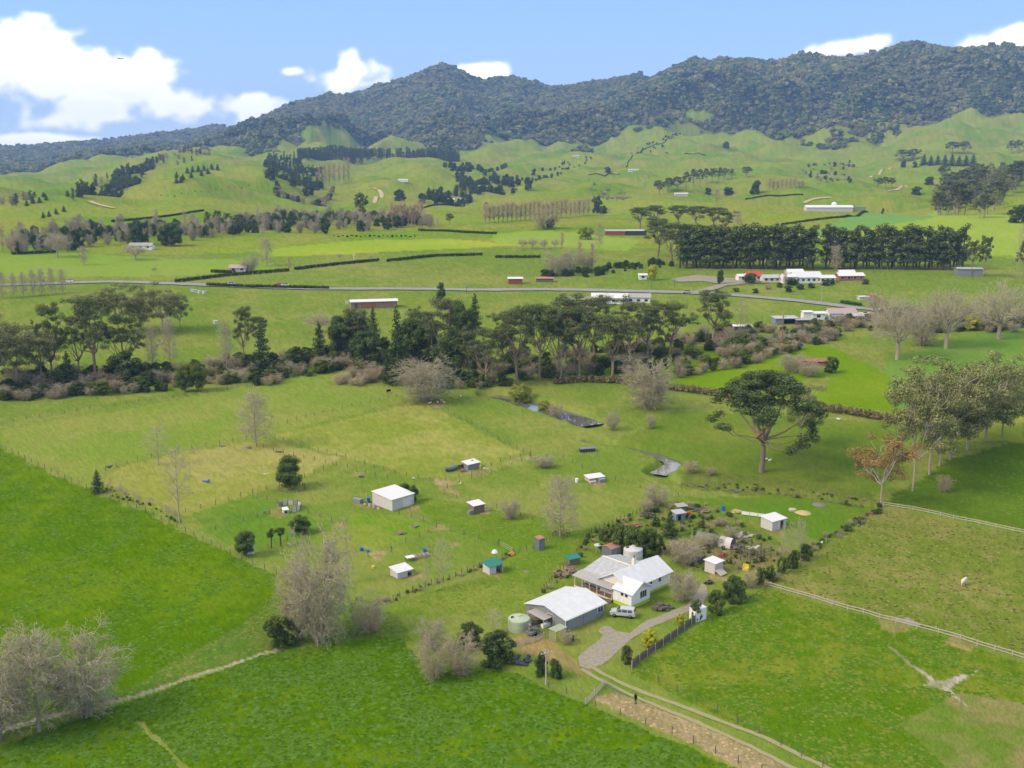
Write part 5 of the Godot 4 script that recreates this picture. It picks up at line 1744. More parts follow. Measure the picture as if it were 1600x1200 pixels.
func make_yards() -> void:
	var T := deg_to_rad(45.0)
	var o: Node3D
	o = hut("barn", 616, 778, deg_to_rad(46.0), 6.9, 7.2, 2.7, -0.5, M.roof_white, M.pale_wall, "big white flat-roofed barn in the middle of the paddocks", "barn")
	o.position = G(-28.5, -237.7)
	opening(o, "door", 0, 1.2, -0.1, 2.6, 2.3, [-3.45, 3.45, -3.6, 3.6], 1, M.roof_white)
	boxp(o, "downpipe", M.white, Vector3(-3.4, -0.2, 3.68), Vector3(0.1, 2.8, 0.1))
	o = hut("hutch", 744, 799, T * 0.8, 3.0, 2.6, 1.9, -0.25, M.roof_white, M.timber, "grey timber hutch with a white flat roof in the middle paddock", "hutch")
	boxp(o, "nest_box", M.grey_wall, Vector3(-2.2, -0.1, 0.9), Vector3(1.2, 1.0, 0.9))
	boxp(o, "ramp", M.pale_wood, Vector3(2.4, 0.0, 0.6), Vector3(2.0, 0.08, 0.5))
	o = hut("animal_shelter", 736, 731, T * 0.9, 4.0, 2.6, 1.5, -0.3, M.roof_white, M.grey_wall, "white roofed animal shelter at the bottom of the yellow-green paddock", "shelter")
	boxp(o, "roof_vent", M.dark, Vector3(0.9, 1.75, -0.5), Vector3(0.7, 0.14, 0.4))
	boxp(o, "side_screen", M.dark_timber, Vector3(-3.0, 0.2, -0.8), Vector3(2.0, 1.1, 0.1))
	var tk := MB.new()
	tk.tube([Vector3(-1.6, 0.7, 0), Vector3(-1.5, 0.7, 0), Vector3(1.5, 0.7, 0), Vector3(1.6, 0.7, 0)], [0.5, 0.7, 0.7, 0.5], 14)
	clutter("drum_tank", 705, 735, tk.mesh(), M.iron, "grey metal tank lying on its side near the white roofed shelter", "tank", "", T)
	clutter("rusty_trough", 722, 737, heap(1.6, 0.9, 5, 0.6, 1.4), M.brick, "small rusty box heap beside the white roofed shelter", "trough")
	clutter("feed_drum", 750, 731, drum(0.4, 0.7), M.yellow, "yellow drum beside the white roofed shelter", "drum")
	o = hut("poultry_house", 929, 750, T * 0.55, 4.4, 2.6, 1.0, -0.2, M.roof_white, M.pale_wood, "long low white hutch on the grass slope near the stream", "hutch")
	boxp(o, "nest_box", M.grey_wall, Vector3(0.9, -0.1, 2.3), Vector3(1.7, 1.0, 1.2))
	boxp(o, "run_frame", M.pale_wood, Vector3(-1.6, 0.0, 2.0), Vector3(1.8, 0.5, 1.0))
	clutter("white_drum", 901, 753, drum(0.4, 1.0), M.white, "white drum standing beside the long low hutch", "drum")
	var dt := hut("dark_trough", 917, 705, T * 0.35, 4.2, 1.7, 1.1, 0.12, M.iron, M.dark, "dark slatted box trough with a grey lid above the stream bend", "trough")
	for k in 5:
		boxp(dt, "slat", M.grey_wall, Vector3(-1.6 + k * 0.8, 0.0, 0.88), Vector3(0.1, 1.0, 0.05))
	o = hut("outhouse", 843, 858, T * 0.9, 1.6, 1.6, 2.5, -0.15, M.rust_roof, M.iron, "narrow corrugated iron outhouse with an orange rusted top", "outhouse", "", 0.05)
	boxp(o, "door", M.grey_wall, Vector3(0, 0, 0.82), Vector3(0.8, 1.9, 0.04))
	o = hut("green_roofed_shelter", 770, 893, T * 0.9, 3.4, 2.2, 1.7, -0.4, M.green_roof, M.pale_wall, "small white shelter with a green iron roof on the lower fence", "shelter", "", 0.25, [0.0, 1.55, 1.45])
	o = hut("white_shed", 627, 898, T * 0.85, 3.4, 2.8, 1.3, -0.3, M.roof_white, M.pale_wall, "low white shed with a flat roof in the fowl paddock", "shed", "", 0.25, [0.6, 1.6, 0.9])
	o = hut("green_roofed_hutch", 895, 882, T * 0.6, 2.4, 1.6, 1.4, -0.2, M.green_roof, M.timber, "timber hutch with a green roof on the fence behind the veranda", "hutch")
	o = hut("iron_shed", 956, 866, T * 0.95, 3.2, 2.7, 2.2, 0.35, M.rust_roof, M.iron, "grey corrugated iron shed with a rust-streaked roof behind the farmhouse", "shed", "", 0.1)
	o.position = G(20.8, -204.1)
	boxp(o, "door", M.grey_wall, Vector3(-0.6, -0.1, 1.37), Vector3(1.0, 1.9, 0.04))
	var st := thing("tank_stand", G(P(934, 862).x, P(934, 862).z), 0.0, "small round white tank top on legs beside the iron shed", "tank stand")
	var sm := MB.new()
	sm.lathe([[0.2, 1.55], [0.8, 1.5], [0.8, 1.7], [0.0, 1.8]], 18)
	part(st, "top", sm.mesh(), M.tank_white)
	for k in 4:
		boxp(st, "leg", M.pale_wood, Vector3(cos(k * PI / 2 + 0.7) * 0.5, -0.2, sin(k * PI / 2 + 0.7) * 0.5), Vector3(0.1, 1.75, 0.1))
	o = hut("open_shed", 1208, 824, T * 0.75, 4.4, 3.4, 2.1, -0.3, M.roof_white, M.pale_wall, "white shed with an open doorway and a pinkish white roof beyond the garden", "shed", "", 0.25, [0.4, 1.4, 1.8])
	boxp(o, "corner_post", M.cream, Vector3(-0.2, -0.1, 1.73), Vector3(0.4, 2.0, 0.06))
	var pn := thing("white_screen", G(P(1158, 806).x, P(1158, 806).z), -0.42, "low white sheet screen running to the open white shed", "screen")
	boxp(pn, "sheet", M.white, Vector3(2.9, 0.5, 0), Vector3(5.8, 0.75, 0.05))
	for k in 4:
		boxp(pn, "post", M.pale_wood, Vector3(k * 1.9, -0.3, 0.06), Vector3(0.1, 1.6, 0.1))
	o = hut("cabin", 1115, 893, T * 0.95, 2.7, 2.5, 2.2, -0.15, M.roof_white, M.pale_wall, "small white box cabin with a tilted white board in front", "cabin")
	slabp(o, "tilted_board", M.pale_wood, Vector3(-1.6, 0.25, 2.9), Vector3(0.6, 0.25, 2.9), Vector3(0.6, 1.0, 1.4), Vector3(-1.6, 1.0, 1.4), 0.05)
	o = hut("white_box_store", 1090, 968, T * 0.9, 2.8, 1.6, 2.1, -0.12, M.white, M.white, "tall white box store half covered by a bush beside the drive", "store", "", 0.05)
	o = hut("garden_shed", 1060, 812, T * 0.5, 2.4, 1.9, 1.8, -0.2, M.roof_grey, M.grey_wall, "small grey garden shed with a dark opening beside the dark conifer", "shed", "", 0.25, [-0.7, 0.1, 1.4])
	o = hut("low_garden_shed", 1064, 797, T * 0.5, 2.2, 1.6, 1.1, -0.2, M.roof_old, M.timber, "low brownish roofed coop behind the small grey garden shed", "coop")
	# the yellow play house, red sign, drums
	var yc := thing("yellow_chair", G(P(1165, 890).x, P(1165, 890).z), -0.3, "bright yellow plastic seat on the garden lawn", "chair")
	boxp(yc, "seat", M.yellow, Vector3(0, 0.0, 0.1), Vector3(1.2, 0.5, 1.1))
	boxp(yc, "backrest", M.yellow, Vector3(0, 0.5, -0.38), Vector3(1.1, 0.6, 0.14))
	for s in [-1, 1]:
		boxp(yc, "armrest", M.yellow, Vector3(s * 0.53, 0.5, 0.1), Vector3(0.12, 0.22, 1.0))
	var us := thing("red_umbrella", G(P(1076, 812).x, P(1076, 812).z), 0.0, "furled red umbrella on a pole in the garden", "umbrella")
	boxp(us, "pole", M.pale_wood, Vector3(0, -0.2, 0), Vector3(0.07, 2.3, 0.07))
	var um := MB.new()
	um.lathe([[0.12, 1.0], [0.42, 1.5], [0.45, 1.9], [0.0, 2.15]], 10)
	part(us, "canopy", um.mesh(), M.red)
	clutter("blue_drum", 1130, 798, drum(0.42, 1.2), M.blue, "tall blue drum on the grass beyond the garden", "drum")
	clutter("blue_drum", 565, 860, drum(0.42, 0.7), M.blue, "blue drum lying near the fowl paddock fence", "drum")
	clutter("blue_drum", 575, 862, drum(0.32, 0.5), M.blue, "smaller blue drum beside the fowl paddock post", "drum")
	clutter("blue_drum", 575, 785, drum(0.5, 1.3), M.blue, "blue drum at the corner of the white barn", "drum")
	clutter("blue_sled", 1149, 769, heap(1.3, 0.4, 3, 0.6, 1.2), M.blue, "flat blue plastic thing on the far lawn", "toy")
	clutter("paddling_pool", 325, 753, heap(2.4, 0.5, 4, 0.9, 1.6), M.blue, "bright blue plastic trough lying in the yellowed paddock", "trough")
	clutter("plastic_sheet", 417, 740, heap(1.6, 0.3, 3, 0.5, 1.2), M.roof_new, "pale blue lid lying in the yellowed paddock", "lid")
	clutter("plastic_sheet", 648, 748, heap(1.4, 0.3, 2, 0.6, 1.2), M.roof_new, "pale blue sheet at the fence of the yellow-green paddock", "sheet")
	clutter("yellow_bucket", 583, 887, drum(0.3, 0.5), M.yellow, "yellow bucket in the fowl paddock", "bucket")
	clutter("blue_barrel", 664, 864, drum(0.4, 0.9), M.blue, "blue barrel at the end of the timber pens", "barrel")
	clutter("wooden_spool", 1238, 797, drum(0.9, 0.4), M.pale_wood, "low round pale ring lying on the mown lawn", "spool")
	clutter("sand_heap", 1255, 801, mound(4.0, 0.6), M.straw, "heap of tan sand on the mown lawn", "heap")
	clutter("ash_heap", 1280, 788, mound(3.4, 0.4), M.ash, "grey ash heap of a bonfire on the mown lawn", "heap")
	clutter("orange_digger", 798, 867, heap(1.6, 0.8, 5, 0.5, 1.2), M.orange, "small orange toy digger beside the wire gate", "toy")
	clutter("white_tub", 773, 863, mound(1.4, 0.7), M.white, "white upturned tub at the wire gate", "tub")
	clutter("dead_branch_heap", 626, 834, heap(2.2, 0.4, 16, 0.7, 1.8), M.timber, "heap of dead branches on the grass below the barn", "heap")
	clutter("bonfire_scar", 822, 892, mound(1.8, 0.12), M.ash, "small burnt patch on the grass behind the garage", "ash")
	clutter("junk_heap", 1035, 950, heap(4.2, 1.2, 26, 0.5, 1.8), M.dark_timber, "dark heap of scrap timber on the lawn in front of the gable", "heap")
	clutter("brick_heap", 1362, 803, heap(2.6, 0.7, 18, 0.2, 0.6), M.brick, "heap of bricks at the corner of the white rail fence", "heap")
	clutter("log_heap", 1150, 800, heap(2.4, 0.6, 10, 0.6, 1.6), M.straw, "pale heap of sawn wood on the lawn beyond the garden", "heap")
	clutter("wood_stack", 876, 900, heap(3.4, 1.1, 24, 0.5, 1.6), M.timber, "stack of crates and timber on the fence behind the veranda", "stack")
	clutter("wood_stack", 896, 893, heap(3.0, 1.0, 22, 0.5, 1.4), M.timber, "stack of firewood under the green roofed hutch", "stack")
	clutter("dark_log", 815, 1033, heap(3.4, 0.8, 6, 1.4, 2.6), M.dark, "dark fallen log beside the big glossy bush", "log")
	clutter("scrap_heap", 1083, 858, heap(3.0, 0.8, 18, 0.5, 1.6), M.timber, "scrap boards behind the netting tunnel", "heap")
	clutter("scrap_heap", 1148, 856, heap(3.4, 1.2, 22, 0.5, 1.8), M.ash, "grey scrap heap at the foot of the timber vine frame", "heap")
	clutter("scrap_heap", 1097, 878, heap(2.6, 1.0, 18, 0.4, 1.4), M.dark_timber, "grey lumber heap beside the white box cabin", "heap")
	clutter("scrap_heap", 1108, 912, heap(2.0, 0.8, 14, 0.4, 1.2), M.dark, "dark rubbish heap at the end of the drive", "heap")
	clutter("scrap_heap", 1130, 870, heap(1.8, 1.1, 12, 0.4, 1.0), M.red_wall, "red and white boxes beside the grey scrap heap", "boxes")
	clutter("board_edging", 1160, 838, heap(4.6, 0.5, 12, 1.2, 2.6), M.pale_wood, "pale boards edging a garden bed", "boards")
	clutter("compost_frame", 990, 822, heap(3.4, 0.8, 20, 0.6, 2.0), M.brick, "reddish timber garden bed behind the big hedge", "garden bed")
	clutter("garden_bed", 1012, 805, heap(3.8, 0.7, 22, 0.6, 1.8), M.dark_timber, "dark timber garden bed near the dark conifer", "garden bed")
	clutter("garden_bed", 1085, 797, heap(3.4, 0.6, 14, 0.8, 2.0), M.dark_timber, "dark timber frame bed beside the low coop", "garden bed")
	clutter("garden_bed", 1100, 799, heap(3.0, 0.5, 10, 0.8, 2.0), M.timber, "brown timber frame bed beyond the low coop", "garden bed")
	for q in [[387, 701, "grey board lying at the yellowed paddock's fence"], [348, 698, "flat grey sheet lying at the yellowed paddock's upper fence"], [436, 706, "dark low box beside the yellowed paddock's corner"], [172, 730, "dark low trough near the small dark conifer"], [568, 745, "dark trough lying near the race fence"], [648, 822, "grey flat stone slab on the fowl paddock"]]:
		clutter("low_box", q[0], q[1], heap(2.0, 0.5, 3, 0.9, 1.8), M.ash if q[2].contains("grey") else M.dark, q[2], "box")
	# pens of white sheets with a small kennel
	var pen := thing("sheet_pen", G(P(432, 797).x, P(432, 797).z), 0.0, "pen of upright white sheets between posts", "pen")
	for k in 9:
		var a := lerpf(-2.4, 0.9, k / 8.0)
		boxp(pen, "sheet", M.pale_wall if k % 3 else M.grey_wall, Vector3(2.6 + cos(a) * 3.0, 0.0, -0.8 + sin(a) * 3.0), Vector3(1.0, 1.0 + (k % 2) * 0.3, 0.05), -a + PI / 2)
		boxp(pen, "post", M.post, Vector3(2.6 + cos(a + 0.18) * 3.1, -0.3, -0.8 + sin(a + 0.18) * 3.1), Vector3(0.1, 1.9, 0.1))
	o = hut("kennel", 446, 801, T * 0.6, 1.2, 1.3, 0.8, -0.2, M.white, M.pale_wall, "small white kennel with an open mouth inside the sheet pen", "kennel", "", 0.1, [-0.3, 0.3, 0.6])
	clutter("grey_board", 414, 805, heap(1.2, 1.4, 3, 0.3, 0.8), M.iron, "greenish grey boards standing by the sheet pen", "boards")
	var lean := thing("leaning_sheets", G(P(380, 866).x, P(380, 866).z), 0.3, "grey sheets leaning at the foot of the dark round shrub", "sheets")
	for k in 3:
		slabp(lean, "sheet", M.roof_new, Vector3(k * 0.8, 0.0, 0.5), Vector3(k * 0.8 + 0.7, 0.0, 0.5), Vector3(k * 0.8 + 0.7, 1.8, 0.0), Vector3(k * 0.8, 1.8, 0.0), 0.04)
	# timber bench pens
	var bp := thing("timber_pens", G(P(638, 876).x, P(638, 876).z), T * 0.62, "row of open timber pens and a white lidded box", "pens")
	boxp(bp, "lid", M.white, Vector3(0.4, 0.75, 0), Vector3(1.8, 0.08, 1.3))
	for k in 8:
		boxp(bp, "post", M.timber, Vector3(-0.4 + (k / 2) * 1.6, -0.2, -0.6 + (k % 2) * 1.2), Vector3(0.1, 1.0, 0.1))
	for s in [-0.6, 0.6]:
		boxp(bp, "rail", M.pale_wood, Vector3(2.2, 0.7, s), Vector3(5.2, 0.1, 0.08))
		boxp(bp, "rail", M.timber, Vector3(2.2, 0.3, s), Vector3(5.2, 0.1, 0.08))
	for k in 4:
		boxp(bp, "cross_rail", M.pale_wood, Vector3(1.6 + k * 0.9, 0.8, 0), Vector3(0.1, 0.08, 1.3))
	# pen at the barn
	var by := thing("barn_pen", G(P(562, 786).x, P(562, 786).z), -T * 0.7, "rough timber pen and grey box beside the white barn", "pen")
	boxp(by, "box", M.grey_wall, Vector3(-0.6, 0.0, 0.0), Vector3(2.4, 1.0, 1.2))
	for k in 7:
		boxp(by, "board", M.timber if k % 2 else M.pale_wood, Vector3(2.2 + k * 0.75, -0.1, 0.6 + k * 0.12), Vector3(0.7, 0.6 + (k * 5 % 3) * 0.25, 0.12), 0.2)
	# clothes pipe
	boxp(by, "pole", M.yellow, Vector3(1.6, -0.2, -0.6), Vector3(0.08, 2.9, 0.08))
	# lean-to and trailer by the garage
	var ca := thing("lattice_arbour", G(P(868, 1003).x, P(868, 1003).z), T * 0.95, "little white lattice arbour with a slatted top in front of the garage", "arbour")
	for k in 4:
		boxp(ca, "post", M.pale_wood, Vector3((k % 2) * 2.4, -0.2, -(k / 2) * 1.3), Vector3(0.12, 2.1, 0.12))
	for k in 10:
		boxp(ca, "slat", M.tank_green, Vector3(-0.1 + k * 0.29, 1.92, -0.65), Vector3(0.16, 0.05, 1.9))
	for k in 6:
		boxp(ca, "lattice", M.pale_wood, Vector3(0.0, 0.0 + k * 0.3, -0.65), Vector3(0.03, 0.06, 1.3))
	tree("brown_thicket", 885, 1006, 984, 24, "tangle of dry brown creeper on the lattice arbour")
	var lt := thing("open_lean_to", G(P(852, 978).x, P(852, 978).z), T * 0.95, "rusty roofed open lean-to against the garage end", "lean-to")
	slabp(lt, "roof", M.roof_old, Vector3(-1.6, 1.9, 1.2), Vector3(1.2, 1.9, 1.2), Vector3(1.2, 2.2, -3.0), Vector3(-1.6, 2.2, -3.0), 0.06)
	for k in 4:
		boxp(lt, "post", M.pale_wood, Vector3(-1.5 + (k % 2) * 2.6, -0.2, 1.1 - (k / 2) * 4.0), Vector3(0.11, 2.2, 0.11))
	boxp(lt, "bench", M.white, Vector3(-0.2, 0.0, 0.4), Vector3(2.0, 0.7, 0.6))
	boxp(lt, "crate", M.timber, Vector3(-0.4, 0.0, -1.8), Vector3(1.4, 0.9, 1.2))
	var tr := thing("cage_trailer", G(P(832, 993).x, P(832, 993).z), T * 1.1, "grey cage-sided trailer loaded with junk beside the pale green tank", "trailer")
	boxp(tr, "tray", M.iron, Vector3(0, 0.5, 0), Vector3(2.4, 0.4, 1.6))
	for s in [-1, 1]:
		for k in 5:
			boxp(tr, "cage_bar", M.steel, Vector3(-1.15 + k * 0.57, 0.9, s * 0.78), Vector3(0.05, 0.9, 0.05))
		boxp(tr, "cage_rail", M.steel, Vector3(0, 1.78, s * 0.78), Vector3(2.4, 0.05, 0.05))
		var wm := MB.new()
		wm.tube([Vector3(0, 0.32, s * 0.86), Vector3(0, 0.32, s * 0.66)], [0.32, 0.32], 12)
		part(tr, "wheel", wm.mesh(), M.black)
	part(tr, "load", heap(2.0, 1.0, 12, 0.3, 1.0), M.ash).position = Vector3(0, 0.85, 0)
	boxp(tr, "drawbar", M.steel, Vector3(1.8, 0.45, 0), Vector3(1.4, 0.08, 0.08))
	var bin := thing("wheelie_bin", G(P(893, 1001).x, P(893, 1001).z), T, "black wheeled bin at the garage corner", "bin")
	boxp(bin, "body", M.black, Vector3(0, 0.05, 0), Vector3(0.6, 1.0, 0.7))
	boxp(bin, "lid", M.dark, Vector3(0, 1.06, 0), Vector3(0.64, 0.06, 0.76))
	# netting tunnel
	var nt := thing("netting_tunnel", G(P(1090, 843).x, P(1090, 843).z), -0.62, "grey netting tunnel with a white cover at one end in the garden", "tunnel")
	for piece in [[0.0, 5.4, "net", M.net], [5.4, 8.2, "cover", M.pale_wall]]:
		var nb := MB.new()
		for k in 10:
			var a := PI * k / 10.0
			var c := PI * (k + 1) / 10.0
			nb.quad(Vector3(piece[0], sin(a) * 1.9, cos(a) * 1.5), Vector3(piece[1], sin(a) * 1.9, cos(a) * 1.5), Vector3(piece[1], sin(c) * 1.9, cos(c) * 1.5), Vector3(piece[0], sin(c) * 1.9, cos(c) * 1.5))
		part(nt, piece[2], nb.mesh(), piece[3])
	for k in 6:
		var hb := MB.new()
		var hp := []
		var hr := []
		for i in 9:
			hp.append(Vector3(k * 1.64, sin(PI * i / 8.0) * 1.92, cos(PI * i / 8.0) * 1.52))
			hr.append(0.03)
		hb.tube(hp, hr, 4)
		part(nt, "hoop", hb.mesh(), M.steel)
	# timber vine frame
	var vf := thing("vine_frame", G(P(1172, 880).x, P(1172, 880).z), T * 0.8, "open timber frame of posts and rails for vines in the garden", "frame")
	for i in 4:
		for j in 3:
			boxp(vf, "post", M.dark_timber, Vector3(i * 2.1, -0.2, -j * 2.6), Vector3(0.14, 2.5, 0.14))
	for j in 3:
		for y in [0.7, 1.3, 1.9, 2.2]:
			boxp(vf, "rail", M.dark_timber, Vector3(3.15, y, -j * 2.6 + 0.11), Vector3(6.5, 0.07, 0.06))
	for i in 4:
		boxp(vf, "cross_rail", M.timber, Vector3(i * 2.1 + 0.11, 2.2, -2.6), Vector3(0.07, 0.08, 5.4))
	part(vf, "sheet", heap(2.4, 0.4, 5, 0.6, 1.6), M.concrete).position = Vector3(3.0, 2.0, -2.0)
	# swing frame, tree cage
	var sw := thing("swing_frame", G(P(1105, 767).x, P(1105, 767).z), 0.0, "bare goal-like timber frame on the far lawn", "frame")
	for x in [0.0, 2.0]:
		boxp(sw, "post", M.dark_timber, Vector3(x, -0.2, 0), Vector3(0.1, 2.4, 0.1))
	boxp(sw, "crossbar", M.dark_timber, Vector3(1.0, 2.2, 0), Vector3(2.1, 0.1, 0.1))
	var ring := thing("tree_guard", G(P(456, 764).x, P(456, 764).z), 0.0, "ring of upright boards round the round dark green tree", "tree guard")
	for k in 22:
		var a := TAU * k / 22.0
		boxp(ring, "board", M.timber, Vector3(cos(a) * 3.4, -0.2, sin(a) * 3.4), Vector3(0.25, 0.9 + (k % 3) * 0.15, 0.06), -a + PI / 2)
	var tc := thing("tree_guard", G(P(877, 838).x, P(877, 838).z), T, "small square timber cage round the pale leafless tree", "tree guard")
	for k in 8:
		boxp(tc, "board", M.dark_timber, Vector3([-1.3, -0.5, 0.5, 1.3, 1.3, 0.5, -0.5, -1.3][k], -0.2, [-1.3, -1.3, -1.3, -1.3, 1.3, 1.3, 1.3, 1.3][k]), Vector3(0.14, 1.3, 0.1))
	for s in [-1.36, 1.36]:
		boxp(tc, "rail", M.timber, Vector3(0, 0.8, s), Vector3(2.8, 0.12, 0.06))
		boxp(tc, "rail", M.timber, Vector3(s, 0.6, 0), Vector3(0.06, 0.12, 2.6))
	# poles
	for q in [[853, 1070, 1014, "pale timber power pole with a crossarm beside the pair of bushes", 0.16, M.pale_wood], [1221, 550, 492, "reddish timber power pole in the scrubby hollow", 0.2, M.brick], [1283, 474, 446, "pale power pole at the road below the homestead", 0.16, M.pale_wood], [1018, 452, 437, "dark power pole on the road verge by the homestead paddock", 0.14, M.post], [1054, 450, 433, "dark power pole near the homestead turning circle", 0.14, M.post], [553, 411, 397, "white pole standing on the far flat fields", 0.16, M.white], [1508, 300, 282, "pale power pole on the hill slope", 0.16, M.pale_wood], [729, 459, 447, "dark power pole at the road above the stream trees", 0.14, M.post]]:
		var p := P(q[0], q[1])
		var hh := top_height(p, q[2])
		var t := thing("power_pole", G(p.x, p.z), 0.4, q[3], "pole", "power poles")
		var b := MB.new()
		b.tube([Vector3(0, -0.5, 0), Vector3(0, hh, 0)], [q[4], q[4] * 0.7], 8)
		part(t, "shaft", b.mesh(), q[5])
		boxp(t, "crossarm", q[5], Vector3(0, hh - 0.7, 0.16), Vector3(2.0, 0.14, 0.1))
		for x in [-0.9, -0.3, 0.3, 0.9]:
			boxp(t, "insulator", M.white, Vector3(x, hh - 0.56, 0.16), Vector3(0.08, 0.16, 0.08))

func make_roads() -> void:
	var z := Vector3.ZERO
	single("road", ribbon([[-140, 447], [0, 446], [100, 443], [180, 441], [270, 444], [400, 449], [520, 452], [700, 453], [850, 453], [1000, 456], [1100, 459], [1160, 463], [1250, 471], [1340, 482], [1420, 489], [1500, 494], [1600, 503], [1750, 516]], 3.8, 0.45, 5.0), M.asphalt, z, 0.0, "", "", "", "structure")
	single("driveway", sheet([[906, 1042], [903, 1026], [918, 1013], [936, 1000], [942, 992], [934, 985], [942, 978], [952, 978], [964, 986], [984, 990], [996, 980], [1010, 970], [1042, 958], [1074, 944], [1088, 926], [1096, 912], [1104, 916], [1106, 928], [1098, 944], [1074, 957], [1046, 969], [1014, 983], [988, 998], [968, 1016], [954, 1030], [940, 1040], [922, 1046]], 0.06, 1.2), M.gravel, z, 0.0, "", "", "", "structure")
	for s in [0.0, 9.0]:
		single("wheel_track", ribbon([[908 + s * 1.5, 1046 - s * 0.6], [940 + s * 1.4, 1064 - s * 0.6], [985 + s * 1.6, 1086 - s * 0.7], [1040 + s * 2.2, 1110 - s * 0.8], [1110 + s * 2.6, 1140 - s], [1180 + s * 3.2, 1172 - s * 1.2], [1260 + s * 3.6, 1212 - s * 1.2], [1330 + s * 4, 1250 - s]], 0.42, 0.09, 1.0), M.rut, z, 0.0, "", "", "", "structure")
	for q in [[[585, 318], [596, 308], [594, 300], [584, 294]], [[140, 315], [160, 322], [178, 326]], [[1385, 300], [1405, 295], [1416, 291]], [[1256, 318], [1270, 312], [1300, 309]], [[1360, 278], [1375, 270], [1392, 262]]]:
		single("farm_track", ribbon(q, 3.2, 1.0, 12.0), M.straw, z, 0.0, "", "", "", "structure")
	single("turning_area", sheet([[1048, 436], [1090, 430], [1120, 433], [1200, 440], [1140, 447], [1100, 440], [1060, 441]], 0.3, 9.0), M.gravel, z, 0.0, "", "", "", "structure")
	single("homestead_drive", ribbon([[1075, 460], [1110, 452], [1140, 444], [1200, 441]], 3.0, 0.4, 6.0), M.gravel, z, 0.0, "", "", "", "structure")
	# water
	for part_ in [[0, 5, 0.2, "pond"], [6, 11, 0.0, "stream"]]:
		var pts := []
		var lv: float = stream_level(part_[0])
		for i in range(part_[0], part_[1] + (0 if part_[0] == 0 else 0)):
			pts.append(Vector3(stream[i].x, lv, stream[i].y))
		var line := spline(pts, 2.0)
		var b := MB.new()
		for i in line.size():
			var t: Vector3 = line[mini(i + 1, line.size() - 1)] - line[maxi(i - 1, 0)]
			var sd := Vector3(-t.z, 0, t.x).normalized() * (stream_w[part_[0] + 1] + 0.9)
			b.v.append_array([line[i] - sd, line[i] + sd])
			b.n.append_array([Vector3.UP, Vector3.UP])
			b.c.append_array([Color.WHITE, Color.WHITE])
			if i:
				var k := i * 2 - 2
				b.ix.append_array([k, k + 2, k + 1, k + 1, k + 2, k + 3])
		single(part_[3], b.mesh(), M.water, z, 0.0, "", "", "", "structure")

func stream_level(i: int) -> float:
	return levels[0] if i < 6 else levels[1] if i < 11 else levels[2]

